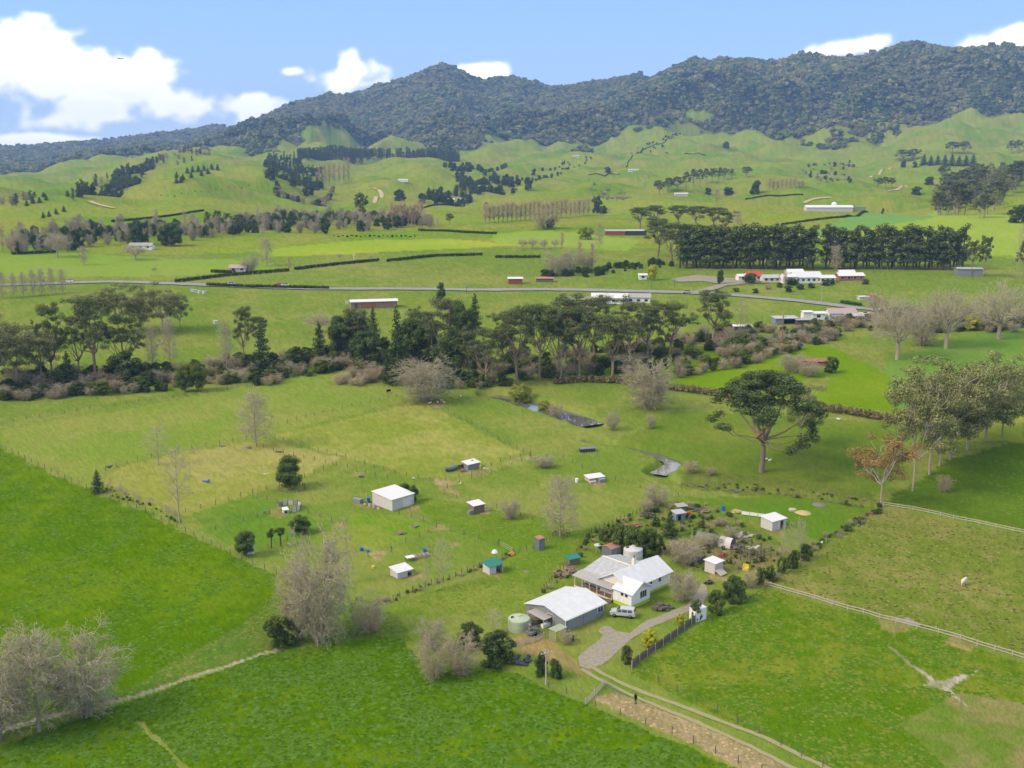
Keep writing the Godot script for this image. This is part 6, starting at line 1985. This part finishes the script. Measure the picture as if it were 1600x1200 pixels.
func make_fences() -> void:
	for q in [
		[[[0, 697], [60, 728], [112, 752], [160, 775], [228, 801], [290, 832], [360, 866], [432, 898]], "post and wire fence along the lush paddock's long edge"],
		[[[165, 736], [215, 720], [300, 701], [385, 687]], "post and wire fence on the upper side of the yellowed paddock"],
		[[[420, 668], [505, 646], [620, 620]], "post and wire fence running up to the dome-shaped leafless tree"],
		[[[430, 686], [540, 716], [600, 735], [672, 752]], "upper fence of the race that runs to the white barn"],
		[[[412, 700], [475, 716], [543, 732], [586, 745], [605, 748]], "lower fence of the race that runs to the white barn"],
		[[[697, 750], [737, 742], [782, 722], [828, 712]], "upper fence of the race leading to the dark trough"],
		[[[699, 762], [737, 749], [768, 741], [800, 728], [830, 716]], "lower fence of the race leading to the dark trough"],
		[[[692, 642], [729, 658], [797, 697], [829, 711]], "post and wire fence down the edge of the yellow-green paddock"],
		[[[694, 773], [776, 794], [832, 814], [880, 800]], "post and wire fence across the middle paddock to the caged tree"],
		[[[624, 804], [662, 814], [682, 823], [725, 836], [748, 843], [778, 852]], "post and wire fence from the barn to the wire gate"],
		[[[682, 824], [655, 841], [634, 849], [611, 856]], "short post and wire fence above the timber pens"],
		[[[802, 866], [749, 887], [702, 905], [655, 921], [604, 944]], "close-posted fence along the bottom of the fowl paddock"],
		[[[802, 864], [843, 856], [880, 830]], "close-posted fence from the wire gate past the iron outhouse"],
		[[[846, 926], [870, 898], [890, 882], [906, 856], [924, 832], [976, 811], [1000, 800]], "close-posted fence behind the farmhouse garden"],
		[[[290, 802], [337, 788], [395, 771], [476, 747], [520, 728]], "post and wire fence between the yellowed paddock and the sheet pen"],
		[[[402, 777], [482, 803], [537, 823]], "post and wire fence behind the sheet pen"],
		[[[388, 866], [449, 846], [500, 830]], "post and wire fence under the pair of small clear-stemmed trees"],
		[[[337, 829], [402, 808], [440, 798]], "short post and wire fence in front of the sheet pen"],
		[[[0, 662], [120, 642], [324, 614], [430, 594], [545, 575]], "post and wire fence along the river bank scrub"],
		[[[828, 714], [880, 717], [925, 738], [1000, 762], [1060, 776]], "post and wire fence above the lower stream"],
		[[[1205, 908], [1270, 862], [1325, 826], [1378, 796]], "post and wire fence along the brown paddock's garden side"],
		[[[1000, 1052], [1120, 1112], [1220, 1166], [1320, 1216]], "post and wire fence on the paddock side of the wheel tracks"],
		[[[930, 1106], [1050, 1148], [1190, 1208]], "post and wire fence along the strip of dry cut grass"],
		[[[857, 1075], [885, 1085], [915, 1102]], "sagging wire fence from the power pole to the timber gate"],
		[[[540, 880], [575, 870], [612, 862]], "post and wire fence beside the blue drums"]]:
		var close: bool = q[1].begins_with("close")
		fence(q[0], q[1], "wire", 1.6 if close else 4.0, 1.2)
	fence([[1195, 915], [1300, 945], [1400, 973], [1500, 1001], [1610, 1033], [1680, 1052]], "double white rail fence between the lush and the brown paddock", "rail", 3.2, 1.1, "white rail fences")
	fence([[1380, 790], [1450, 803], [1530, 820], [1610, 836], [1680, 850]], "double white rail fence at the foot of the gum row", "rail", 3.2, 1.1, "white rail fences")
	fence([[915, 1102], [942, 1073]], "short weathered timber rail panel at the farm entrance", "board", 2.6, 1.3, "entrance rails")
	fence([[805, 1012], [835, 1004], [850, 996]], "dark timber rails below the pale green tank", "board", 2.2, 1.1, "entrance rails")
	var gt := thing("farm_gate", G(P(943, 1073).x, P(943, 1073).z), 0.0, "open wire mesh gate hung from the timber rail panel", "gate")
	var ge := P(968, 1092) - P(943, 1073)
	var gl := Vector2(ge.x, ge.z).length()
	gt.rotation.y = atan2(-ge.z, ge.x)
	for y in [0.15, 0.5, 0.85, 1.15]:
		boxp(gt, "bar", M.steel, Vector3(gl / 2, y, 0), Vector3(gl, 0.05, 0.04))
	for k in 5:
		boxp(gt, "upright", M.steel, Vector3(gl * k / 4.0, 0.1, 0.05), Vector3(0.05, 1.1, 0.04))
	var g2 := thing("wire_gate", G(P(780, 852).x, P(780, 852).z), 0.0, "long sagging tube gate in the fowl paddock fence", "gate")
	var e2 := P(804, 864) - P(780, 852)
	var l2 := Vector2(e2.x, e2.z).length()
	g2.rotation.y = atan2(-e2.z, e2.x)
	for y in [0.2, 0.6, 1.0]:
		boxp(g2, "bar", M.tank_green, Vector3(l2 / 2, y, 0), Vector3(l2, 0.05, 0.05))
	boxp(g2, "post", M.post, Vector3(0, -0.3, 0), Vector3(0.16, 1.8, 0.16))
	# paling fence along the drive
	var pts := line_points([[986, 1044], [1010, 1026], [1040, 1006], [1070, 984], [1096, 966]], 0.21)
	var pf := thing("paling_fence", pts[0], 0.0, "dark weathered paling fence along the drive", "fence")
	var pm := []
	for k in 3:
		var b := MB.new()
		b.box(Vector3(0, -0.2, 0), Vector3(0.17, 1.5 + k * 0.05, 0.025))
		pm.append(b.mesh())
	for i in pts.size():
		var d: Vector3 = pts[mini(i + 1, pts.size() - 1)] - pts[maxi(i - 1, 0)]
		var a := part(pf, "paling", pm[(i * 7) % 3], M.dark_timber)
		a.position = pts[i] - pts[0]
		a.rotation.y = atan2(-d.z, d.x)
		if i % 12 == 0:
			var c := part(pf, "post", post_mesh(1.5, 0.09), M.pale_wood)
			c.position = pts[i] - pts[0] + Vector3(-d.z, 0, d.x).normalized() * 0.14
			if i + 12 < pts.size():
				for y in [0.4, 1.2]:
					var b := MB.new()
					var p0: Vector3 = c.position + Vector3(0, y, 0)
					var p1: Vector3 = pts[i + 12] - pts[0] + Vector3(-d.z, 0, d.x).normalized() * 0.14 + Vector3(0, y, 0)
					b.tube([p0, p1], [0.045, 0.045], 4)
					part(pf, "rail", b.mesh(), M.timber)
	# hedges
	var hd := [C(66, 78, 44), C(80, 90, 50), C(56, 68, 40)]
	var hb := [C(142, 122, 96), C(128, 110, 84), C(112, 108, 70), C(150, 132, 106)]
	for q in [[[[276, 441], [350, 432], [450, 424]], "dark clipped hedge running from the road up to the small pale cottage"], [[[462, 422], [520, 415], [590, 408]], "dark clipped hedge that ends at the white pole on the flat"], [[[606, 409], [680, 401], [752, 399]], "long dark clipped hedge above the red shed's field"], [[[776, 403], [842, 403]], "short dark hedge above the brook thickets"], [[[655, 361], [700, 362], [775, 366]], "thin dark hedge on the flat behind the black herd"], [[[325, 447], [400, 450]], "low hedge along the road beside the white van"], [[[404, 450], [512, 452]], "low hedge along the road beside the reddish car"], [[[20, 398], [87, 395]], "low dark hedge below the leafless poplars at the flat's edge"], [[[1222, 352], [1320, 340], [1380, 328]], "long dark hedge below the white dairy shed"], [[[1165, 312], [1200, 306], [1254, 305]], "dark hedge on the slope above the dairy shed's track"], [[[332, 426], [366, 427]], "tall dark clipped hedge in front of the small pale cottage"], [[[660, 326], [700, 321], [760, 318]], "dark hedge below the cream farmstead"], [[[175, 347], [250, 340], [318, 330]], "dark hedge along the foot of the grassy hill"], [[[978, 262], [985, 250], [1000, 238], [1040, 222], [1062, 210]], "bushy boundary line climbing the upper slope to the forest"], [[[1040, 238], [1075, 241], [1102, 243]], "bushy boundary line across the upper slope"], [[[920, 274], [945, 276], [968, 272]], "dark hedge below the pale hill house"]]:
		hedge(q[0], 2.2, 2.0, hd, q[1])
	hedge([[868, 600], [905, 597], [960, 598], [1010, 604], [1100, 616], [1140, 622]], 2.6, 2.4, hb, "brown twiggy hedge along the far side of the stream meadow", "brown hedges by the stream meadow")
	hedge([[1280, 641], [1330, 648], [1385, 658], [1405, 664]], 2.8, 2.4, hb, "brown twiggy hedge behind the huge spreading pine", "brown hedges by the stream meadow")
	hedge([[1315, 474], [1345, 478]], 1.8, 2.0, [C(70, 96, 44), C(80, 104, 50)], "clipped green hedge at the road bend by the cottage")

func block(o: Node3D, x: float, z: float, lx: float, lz: float, h: float, rise: float, roof: Material, wall: Material, wins := 0) -> void:
	var e := [x - lx / 2, x + lx / 2, z - lz / 2, z + lz / 2]
	walls(o, wall, e[0], e[1], e[2], e[3], -0.6, h, h + rise)
	gable(o, roof, e[0], e[1], e[2], e[3], h + 0.02, h + rise + 0.08, true, 0.5, 0.15)
	for k in wins:
		opening(o, "window", 0, e[0] + lx * (k + 0.5) / wins, 0.9, minf(lx / wins * 0.5, 1.8), 1.3, e, 1)

func far_house(called: String, u: float, v: float, turn: float, label: String, cat: String) -> Node3D:
	var p := P(u, v)
	return thing(called, G(p.x, p.z), turn, label, cat)

func make_far_buildings() -> void:
	var o: Node3D
	o = far_house("homestead", 1258, 440, 0.12, "sprawling white homestead with pale roofs in front of the shelter belt", "house")
	block(o, 0, 0, 16, 10, 3.2, 2.6, M.roof_new, M.weatherboard, 5)
	block(o, -11, 2, 8, 7, 3.6, 1.2, M.roof_white, M.weatherboard, 3)
	block(o, -4, -7, 9, 7, 5.2, 1.4, M.roof_white, M.white, 3)
	block(o, 11, 3, 9, 6, 2.8, 1.2, M.roof_white, M.cream, 3)
	o = far_house("bungalow", 1203, 440, 0.12, "cream bungalow wing beside the sprawling homestead", "house")
	block(o, 0, 0, 10, 6, 2.7, 1.4, M.roof_grey, M.cream, 3)
	o = far_house("farm_cottage", 1327, 437, 0.1, "long low white cottage with a stepped pale roof beside the homestead", "house")
	block(o, 0, 0, 15, 7, 2.8, 1.3, M.roof_white, M.brick, 4)
	block(o, 0, -5, 9, 5, 3.8, 1.4, M.roof_white, M.white, 2)
	o = far_house("red_roofed_house", 1171, 437, 0.15, "white house with a bright red roof at the homestead's drive", "house")
	block(o, 2, 0, 9, 7, 2.8, 1.8, M.red_roof, M.weatherboard, 2)
	block(o, -5, 1, 6, 5, 2.6, 0.9, M.roof_white, M.weatherboard, 1)
	o = far_house("lavender_shed", 1512, 430, -0.12, "plain lavender grey flat-roofed shed beyond the shelter belt", "shed")
	block(o, 0, 0, 14, 9, 4.2, 0.5, M.roof_grey, M.grey_wall)
	o = far_house("long_barn", 584, 480, 0.22, "long low iron barn with rust-red patches and a white roof", "barn")
	block(o, 0, 0, 23, 6, 3.4, 0.7, M.roof_white, M.rust_wall)
	boxp(o, "door", M.dark_timber, Vector3(-9, 0, 3.02), Vector3(1.6, 2.4, 0.06))
	for k in 3:
		boxp(o, "rust_sheet", M.brick, Vector3(-5.4 + k * 2.6, 0.2, 3.02), Vector3(2.4, 2.3, 0.05))
	o = far_house("red_shed", 805, 443, 0.05, "bright red shed with a pale roof beside the road", "shed")
	block(o, 0, 0, 8, 5, 3.2, 0.6, M.roof_white, M.red_wall)
	o = far_house("rusty_shed", 851, 440, 0.0, "low rusty red shed half hidden at the brook", "shed")
	block(o, 0, 0, 10, 4, 2.2, 0.5, M.rust_roof, M.timber)
	o = far_house("white_shed", 1004, 436, 0.0, "small white shed beside the golden-topped conifer", "shed")
	block(o, 0, 0, 4.5, 4, 2.6, 0.7, M.roof_white, M.weatherboard, 1)
	o = far_house("farm_sheds", 902, 476, 0.0, "rust-walled farm shed behind the stream pines", "shed")
	block(o, 0, 0, 15, 7, 3.2, 1.0, M.roof_old, M.rust_wall)
	o = far_house("grey_villa", 952, 473, -0.1, "long pale-roofed house behind the stream pines", "house")
	block(o, 0, 0, 18, 8, 3.2, 1.8, M.roof_white, M.weatherboard, 4)
	block(o, 15, -3, 12, 7, 3.2, 1.6, M.roof_old, M.weatherboard, 3)
	o = far_house("implement_shed", 1226, 505, 0.1, "grey open-fronted implement shed on the flat below the road", "shed")
	var ob := MB.new()
	open_box(ob, -5.5, 5.5, -3.0, 3.0, -0.6, 2.6, 3.0, [-1.5, 4.8, 2.2])
	part(o, "wall", ob.mesh(), M.grey_wall)
	slabp(o, "roof", M.roof_grey, Vector3(-5.8, 2.68, 3.3), Vector3(5.8, 2.68, 3.3), Vector3(5.8, 3.1, -3.3), Vector3(-5.8, 3.1, -3.3), 0.08)
	block(o, 7, 2, 6, 5, 2.2, 0.4, M.roof_old, M.dark_timber)
	o = far_house("white_garage", 1276, 498, 0.05, "white flat-fronted garage between the implement shed and the cottage", "garage")
	block(o, 0, 0, 6, 5, 3.0, 0.5, M.roof_white, M.white, 1)
	block(o, -5, 0, 4, 4, 3.6, 0.4, M.roof_white, M.weatherboard)
	o = far_house("roadside_cottage", 1318, 499, 0.08, "cottage with a pinkish tiled roof and cream outbuilding below the road", "house")
	block(o, 0, -4, 13, 7, 3.0, 1.8, M.pink_roof, M.weatherboard, 4)
	block(o, 3.5, 2.5, 8, 5, 2.4, 0.7, M.roof_grey, M.cream, 1)
	block(o, -5, 2.5, 4, 3.5, 2.2, 0.4, M.iron, M.iron)
	block(o, 11, -2, 7, 4, 2.6, 0.2, M.roof_new, M.pale_wood)
	o = far_house("blue_tarp_shed", 1354, 468, 0.05, "small shed with a pale blue roof behind the clipped green hedge", "shed")
	block(o, -2, 0, 5, 4, 1.8, 0.2, M.roof_new, M.pale_wall)
	block(o, 3, -1, 4, 4, 2.4, 0.4, M.brick, M.brick)
	o = far_house("half_hidden_shed", 1158, 515, 0.1, "low white roofed shed half sunk behind the scrub", "shed")
	block(o, 0, 0, 8, 4, 2.0, 0.4, M.roof_white, M.dark_timber)
	o = far_house("ruined_shed", 1266, 570, -0.15, "ruined brick-red shed smothered in bare bushes", "shed")
	block(o, 0, 0, 12, 4, 2.0, 0.7, M.brick, M.brick)
	o = far_house("dairy_shed", 1294, 330, 0.02, "long white dairy shed with a teal silo on the rise", "shed")
	block(o, 0, 0, 50, 10, 4.4, 2.0, M.roof_white, M.pale_wall)
	var si := MB.new()
	si.lathe([[3.0, 0.0], [3.0, 8.0], [0.4, 9.5], [0.0, 9.6]], 14)
	part(o, "silo", si.mesh(), M.white).position = Vector3(9, 0, -9)
	boxp(o, "teal_shed", M.green_roof, Vector3(6, 0, -10), Vector3(22, 5.5, 6))
	boxp(o, "teal_netting", M.net, Vector3(33, 0, -4), Vector3(14, 4.5, 10))
	o = far_house("red_walled_barn", 976, 367, 0.0, "long barn half red and half dark on the flat below the hills", "barn")
	block(o, -8, 0, 16, 8, 3.4, 1.0, M.roof_old, M.red_wall)
	block(o, 9, 0, 16, 8, 3.6, 0.8, M.roof_grey, M.dark)
	o = far_house("field_cottage", 373, 424, 0.05, "small pale cottage behind a dark clipped hedge on the flat fields", "house")
	block(o, 0, 0, 10, 6, 2.6, 1.6, M.pink_roof, M.pale_wall, 2)
	o = far_house("tree_shaded_house", 222, 389, 0.0, "white house behind the wide leafless tree on the flat fields", "house")
	block(o, 0, 0, 16, 7, 2.8, 1.6, M.roof_old, M.weatherboard, 3)
	o = far_house("hill_farmstead", 724, 314, 0.05, "cream farmstead with brown roofs on the slope below the dark trees", "house")
	block(o, 0, 0, 22, 8, 3.2, 1.8, M.roof_old, M.cream, 4)
	block(o, -20, 2, 12, 7, 3.0, 1.4, M.roof_white, M.white, 2)
	o = far_house("hill_house", 985, 268, 0.0, "pale house among bushes high on the hill slope", "house")
	block(o, 6, 0, 22, 9, 3.5, 2.0, M.roof_grey, M.weatherboard, 3)
	o = far_house("hill_shed", 900, 246, 0.0, "purple-grey roofed house on the upper gully edge", "house")
	block(o, 0, 0, 18, 9, 3.5, 2.2, M.roof_grey, M.cream, 2)
	o = far_house("white_field_shed", 630, 284, 0.0, "tiny white shed on the smooth green hill", "shed")
	block(o, 0, 0, 16, 7, 3.5, 1.0, M.roof_white, M.white)
	o = far_house("ridge_shed", 1064, 306, 0.0, "small white shed below the slope pines", "shed")
	block(o, 0, 0, 20, 8, 3.5, 1.0, M.roof_white, M.pale_wall)
	for q in [[305, 457], [312, 458], [319, 459], [300, 456], [337, 506], [542, 475]]:
		var p := P(q[0], q[1])
		var bm := MB.new()
		bm.box(Vector3.ZERO, Vector3(1.6, 1.4, 1.2))
		bm.box(Vector3(0, 1.4, 0), Vector3(1.8, 0.12, 1.4))
		single("field_box", bm.mesh(), M.roof_new, G(p.x, p.z), rng.randf(), "pale box standing in the field below the road", "box", "pale boxes in the fields")
	for q in [[108, 442, 0.0, M.white, "white car driving on the road behind the gum clump"], [361, 446, 0.05, M.white, "white van on the road behind the hedge"], [445, 448, 0.05, M.white, "white car on the road beside the long road hedge"], [436, 447, 0.05, M.red, "reddish car on the road beside the long road hedge"], [1073, 459, 0.05, M.car, "grey car turning off the road at the homestead drive"]]:
		var p := P(q[0], q[1])
		var c := thing("road_car", G(p.x, p.z) + Vector3(0, 0.45, 0), q[2], q[4], "car", "cars on the road")
		var b := MB.new()
		b.hexa([Vector3(-2.2, 0.3, 0.9), Vector3(2.2, 0.3, 0.9), Vector3(2.2, 0.3, -0.9), Vector3(-2.2, 0.3, -0.9), Vector3(-2.1, 0.95, 0.85), Vector3(2.1, 0.95, 0.85), Vector3(2.1, 0.95, -0.85), Vector3(-2.1, 0.95, -0.85)])
		part(c, "body", b.mesh(), q[3])
		var d := MB.new()
		d.hexa([Vector3(-1.3, 0.95, 0.8), Vector3(1.7, 0.95, 0.8), Vector3(1.7, 0.95, -0.8), Vector3(-1.3, 0.95, -0.8), Vector3(-0.7, 1.5, 0.65), Vector3(1.4, 1.5, 0.65), Vector3(1.4, 1.5, -0.65), Vector3(-0.7, 1.5, -0.65)])
		part(c, "cabin", d.mesh(), M.glass)
		for s in [-1.0, 1.0]:
			for x in [-1.35, 1.35]:
				var w := MB.new()
				w.tube([Vector3(x, 0.33, s * 0.92), Vector3(x, 0.33, s * 0.7)], [0.33, 0.33], 10)
				part(c, "wheel", w.mesh(), M.black)

func make_animals() -> void:
	var vmt := vmat(0.95)
	var cream := C(232, 220, 190)
	var black := Color(0.02, 0.02, 0.02)
	var leg4 := func(h: float, l: float, w: float, r: float) -> Array:
		var out := []
		for s in [-1.0, 1.0]:
			out.append([Vector3(l, h * 0.85, s * w), Vector3(l + 0.02, h * 0.42, s * w), r * 1.3, r * 0.8])
			out.append([Vector3(l + 0.02, h * 0.42, s * w), Vector3(l, 0.0, s * w), r * 0.75, r * 0.6])
			out.append([Vector3(-l, h * 0.85, s * w), Vector3(-l + 0.1, h * 0.55, s * w), r * 1.7, r])
			out.append([Vector3(-l + 0.1, h * 0.55, s * w), Vector3(-l - 0.08, h * 0.34, s * w), r, r * 0.75])
			out.append([Vector3(-l - 0.08, h * 0.34, s * w), Vector3(-l - 0.04, 0.0, s * w), r * 0.75, r * 0.6])
		return out
	var cow_b: Array = [[Vector3(-0.75, 1.05, 0), Vector3(0.6, 1.02, 0), 0.33, 0.38], [Vector3(-0.2, 0.92, 0), Vector3(0.4, 0.9, 0), 0.34, 0.36], [Vector3(0.6, 1.1, 0), Vector3(1.1, 0.8, 0), 0.26, 0.17], [Vector3(1.1, 0.8, 0), Vector3(1.3, 0.45, 0), 0.15, 0.09], [Vector3(1.08, 0.92, 0.12), Vector3(1.05, 0.9, 0.27), 0.05, 0.03], [Vector3(1.08, 0.92, -0.12), Vector3(1.05, 0.9, -0.27), 0.05, 0.03], [Vector3(-1.05, 1.15, 0), Vector3(-1.12, 0.6, 0), 0.04, 0.03]] + leg4.call(1.0, 0.6, 0.2, 0.09)
	var cow := body(cow_b, 0.07, 0.1, func(_p): return cream)
	clutter("cream_cow", 1506, 914, cow, vmt, "cream cow grazing alone on the brown paddock", "cow", "", -2.3)
	var dark_cow := body(cow_b, 0.13, 0.1, func(_p): return black)
	var sp_b: Array = [[Vector3(-0.35, 0.58, 0), Vector3(0.3, 0.58, 0), 0.27, 0.26], [Vector3(0.3, 0.66, 0), Vector3(0.55, 0.8, 0), 0.15, 0.11], [Vector3(0.55, 0.8, 0), Vector3(0.75, 0.7, 0), 0.1, 0.06], [Vector3(0.55, 0.86, 0.08), Vector3(0.52, 0.84, 0.18), 0.03, 0.02], [Vector3(0.55, 0.86, -0.08), Vector3(0.52, 0.84, -0.18), 0.03, 0.02]] + leg4.call(0.5, 0.28, 0.13, 0.05)
	var sheep := body(sp_b, 0.06, 0.08, func(_p): return C(228, 214, 186))
	for q in [[675, 627], [684, 631], [690, 628], [681, 625], [694, 631], [672, 632], [705, 622], [720, 622]]:
		clutter("sheep", q[0], q[1], sheep, vmt, "cream sheep resting near the dome-shaped leafless tree", "sheep", "sheep at the leafless tree", rng.randf() * TAU)
	clutter("dark_calf", 607, 614, dark_cow, vmt, "dark calf on the wide paddock beside the dome-shaped leafless tree", "calf", "", 1.0)
	var goat := body(sp_b, 0.06, 0.06, func(_p): return C(240, 236, 228))
	for q in [[1203, 722], [1196, 720], [1310, 657]]:
		clutter("white_goat", q[0], q[1], goat, vmt, "white goat grazing on the meadow round the huge spreading pine", "goat", "goats on the meadow", rng.randf() * TAU)
	clutter("white_goat", 1282, 853, goat, vmt, "white goat lying at the garden side of the brown paddock fence", "goat", "", 0.6)
	var gs := body([[Vector3(-0.2, 0.35, 0), Vector3(0.15, 0.38, 0), 0.14, 0.14], [Vector3(0.15, 0.42, 0), Vector3(0.24, 0.78, 0), 0.07, 0.04], [Vector3(0.24, 0.78, 0), Vector3(0.36, 0.76, 0), 0.05, 0.02], [Vector3(0, 0.25, 0.06), Vector3(0, 0, 0.06), 0.03, 0.02], [Vector3(0, 0.25, -0.06), Vector3(0, 0, -0.06), 0.03, 0.02], [Vector3(-0.2, 0.35, 0), Vector3(-0.45, 0.42, 0), 0.1, 0.03]], 0.04, 0.05, func(_p): return C(246, 244, 238))
	for q in [[757, 733], [762, 734], [719, 757]]:
		clutter("goose", q[0], q[1], gs, vmt, "white goose standing near the white roofed animal shelter", "goose", "geese by the shelter", rng.randf() * TAU)
	for k in 26:
		clutter("black_cow", 522 + k * 5.0 + (k * 37 % 7), 369.5 + (k * 13 % 5) * 0.5, dark_cow, vmt, "black cow in the herd strung across the yellow-green flat", "cow", "herd on the flat", rng.randf() * TAU)
	for k in 14:
		clutter("black_cow", 252 + k * 10.5, 306 - k * 1.3 + (k * 7 % 5), dark_cow, vmt, "black cow grazing on the grassy hill", "cow", "cattle on the grassy hill", rng.randf() * TAU)
	# the walker
	var skin := C(196, 150, 124)
	var pb := [[Vector3(0, 1.02, 0), Vector3(0, 1.38, 0), 0.14, 0.15], [Vector3(0, 1.38, 0), Vector3(0, 1.5, 0), 0.12, 0.06], [Vector3(0, 1.5, 0.01), Vector3(0, 1.56, 0.01), 0.055, 0.055], [Vector3(0, 1.62, 0.015), Vector3(0, 1.7, 0.015), 0.085, 0.09], [Vector3(0, 1.63, 0.1), Vector3(0, 1.61, 0.12), 0.02, 0.015]]
	for s in [-1.0, 1.0]:
		pb += [[Vector3(s * 0.16, 1.43, 0), Vector3(s * 0.22, 1.15, -0.02), 0.06, 0.045], [Vector3(s * 0.22, 1.15, -0.02), Vector3(s * 0.2, 0.9, 0.08), 0.045, 0.033], [Vector3(s * 0.2, 0.9, 0.08), Vector3(s * 0.19, 0.8, 0.11), 0.036, 0.02], [Vector3(s * 0.09, 1.0, 0), Vector3(s * 0.1, 0.52, 0.03), 0.095, 0.065], [Vector3(s * 0.1, 0.52, 0.03), Vector3(s * 0.1, 0.08, -0.02), 0.06, 0.042], [Vector3(s * 0.1, 0.05, -0.04), Vector3(s * 0.11, 0.04, 0.14), 0.045, 0.035], [Vector3(s * 0.085, 1.64, 0.0), Vector3(s * 0.098, 1.66, 0.0), 0.02, 0.02]]
		for f in 5:
			pb.append([Vector3(s * 0.19, 0.81, 0.09 + f * 0.012), Vector3(s * (0.185 - (0.03 if f == 4 else 0.0)), 0.73 + (0.03 if f == 4 else 0.0) + absf(f - 1.5) * 0.006, 0.09 + f * 0.016), 0.011, 0.008])
	var pm := body(pb, 0.028, 0.04, func(p): return skin if (p.y > 1.53 and p.z > 0.03) or (p.y < 0.86 and absf(p.x) > 0.15) else (C(60, 44, 34) if p.y > 1.53 else Color(0.015, 0.015, 0.017)))
	clutter("person", 993, 1101, pm, vmt, "person in black clothes standing on the wheel tracks", "person", "", 2.6)
	# the bird beside the cloud
	var d := ray(188, 92).normalized()
	var bird := body([[Vector3(-0.22, 0, 0), Vector3(0.2, 0, 0), 0.05, 0.07], [Vector3(0.2, 0.01, 0), Vector3(0.3, 0.0, 0), 0.05, 0.02], [Vector3(-0.2, 0, 0), Vector3(-0.42, 0, 0), 0.05, 0.06], [Vector3(0.06, 0.02, 0.05), Vector3(0.05, 0.1, 0.38), 0.05, 0.05], [Vector3(0.05, 0.1, 0.38), Vector3(-0.06, 0.06, 0.74), 0.05, 0.02], [Vector3(0.06, 0.02, -0.05), Vector3(0.05, 0.1, -0.38), 0.05, 0.05], [Vector3(0.05, 0.1, -0.38), Vector3(-0.06, 0.06, -0.74), 0.05, 0.02]], 0.025, 0.03, func(_p): return Color(0.05, 0.05, 0.055))
	var bo := single("bird", bird, vmt, Vector3(0, EYE, 0) + d * 190.0, 1.3, "dark bird gliding beside the white cloud", "bird")
	bo.rotation.x = 0.1

func build() -> void:
	make_fields()
	make_ground()
	print("ground ", Time.get_ticks_msec())
	make_forest()
	print("forest ", Time.get_ticks_msec())
	make_materials()
	make_trees()
	print("trees ", Time.get_ticks_msec())
	make_roads()
	make_house()
	make_yards()
	make_fences()
	tufts()
	make_far_buildings()
	print("buildings ", Time.get_ticks_msec())
	make_animals()

func _ready() -> void:
	rng.seed = 7
	nz.seed = 3
	nz.frequency = 0.006
	nz.fractal_octaves = 2
	nf.seed = 11
	nf.frequency = 0.012
	nf.fractal_octaves = 4
	nr.seed = 5
	nr.frequency = 0.0035
	nr.fractal_type = FastNoiseLite.FRACTAL_RIDGED
	nr.fractal_octaves = 3
	make_tables()
	fit_skyline()
	var cam := Camera3D.new()
	cam.name = "camera"
	cam.fov = rad_to_deg(2.0 * atan(600.0 / F))
	cam.position = Vector3(0, EYE, 0)
	cam.rotation.x = -PITCH
	cam.near = 0.5
	cam.far = 20000.0
	add_child(cam)
	var e := Environment.new()
	e.background_mode = Environment.BG_SKY
	var pm := PanoramaSkyMaterial.new()
	pm.panorama = make_sky()
	e.sky = Sky.new()
	e.sky.sky_material = pm
	e.background_energy_multiplier = 0.45
	e.tonemap_mode = Environment.TONE_MAPPER_LINEAR
	e.tonemap_exposure = 2.92
	e.fog_enabled = true
	e.fog_density = 0.00008
	e.fog_light_color = Color(0.60, 0.75, 1.0)
	e.sdfgi_enabled = true
	e.ssao_enabled = true
	e.ssil_enabled = true
	var we := WorldEnvironment.new()
	we.name = "air"
	we.environment = e
	add_child(we)
	var sun := DirectionalLight3D.new()
	sun.name = "sun"
	sun.light_energy = 0.44
	sun.light_color = Color(1.0, 0.93, 0.79)
	sun.light_angular_distance = 22.0
	sun.shadow_enabled = true
	sun.look_at_from_position(Vector3(-0.72, 0.68, 0.30), Vector3.ZERO)
	add_child(sun)
	print("sky ", Time.get_ticks_msec())
	build()
	print("done ", Time.get_ticks_msec())
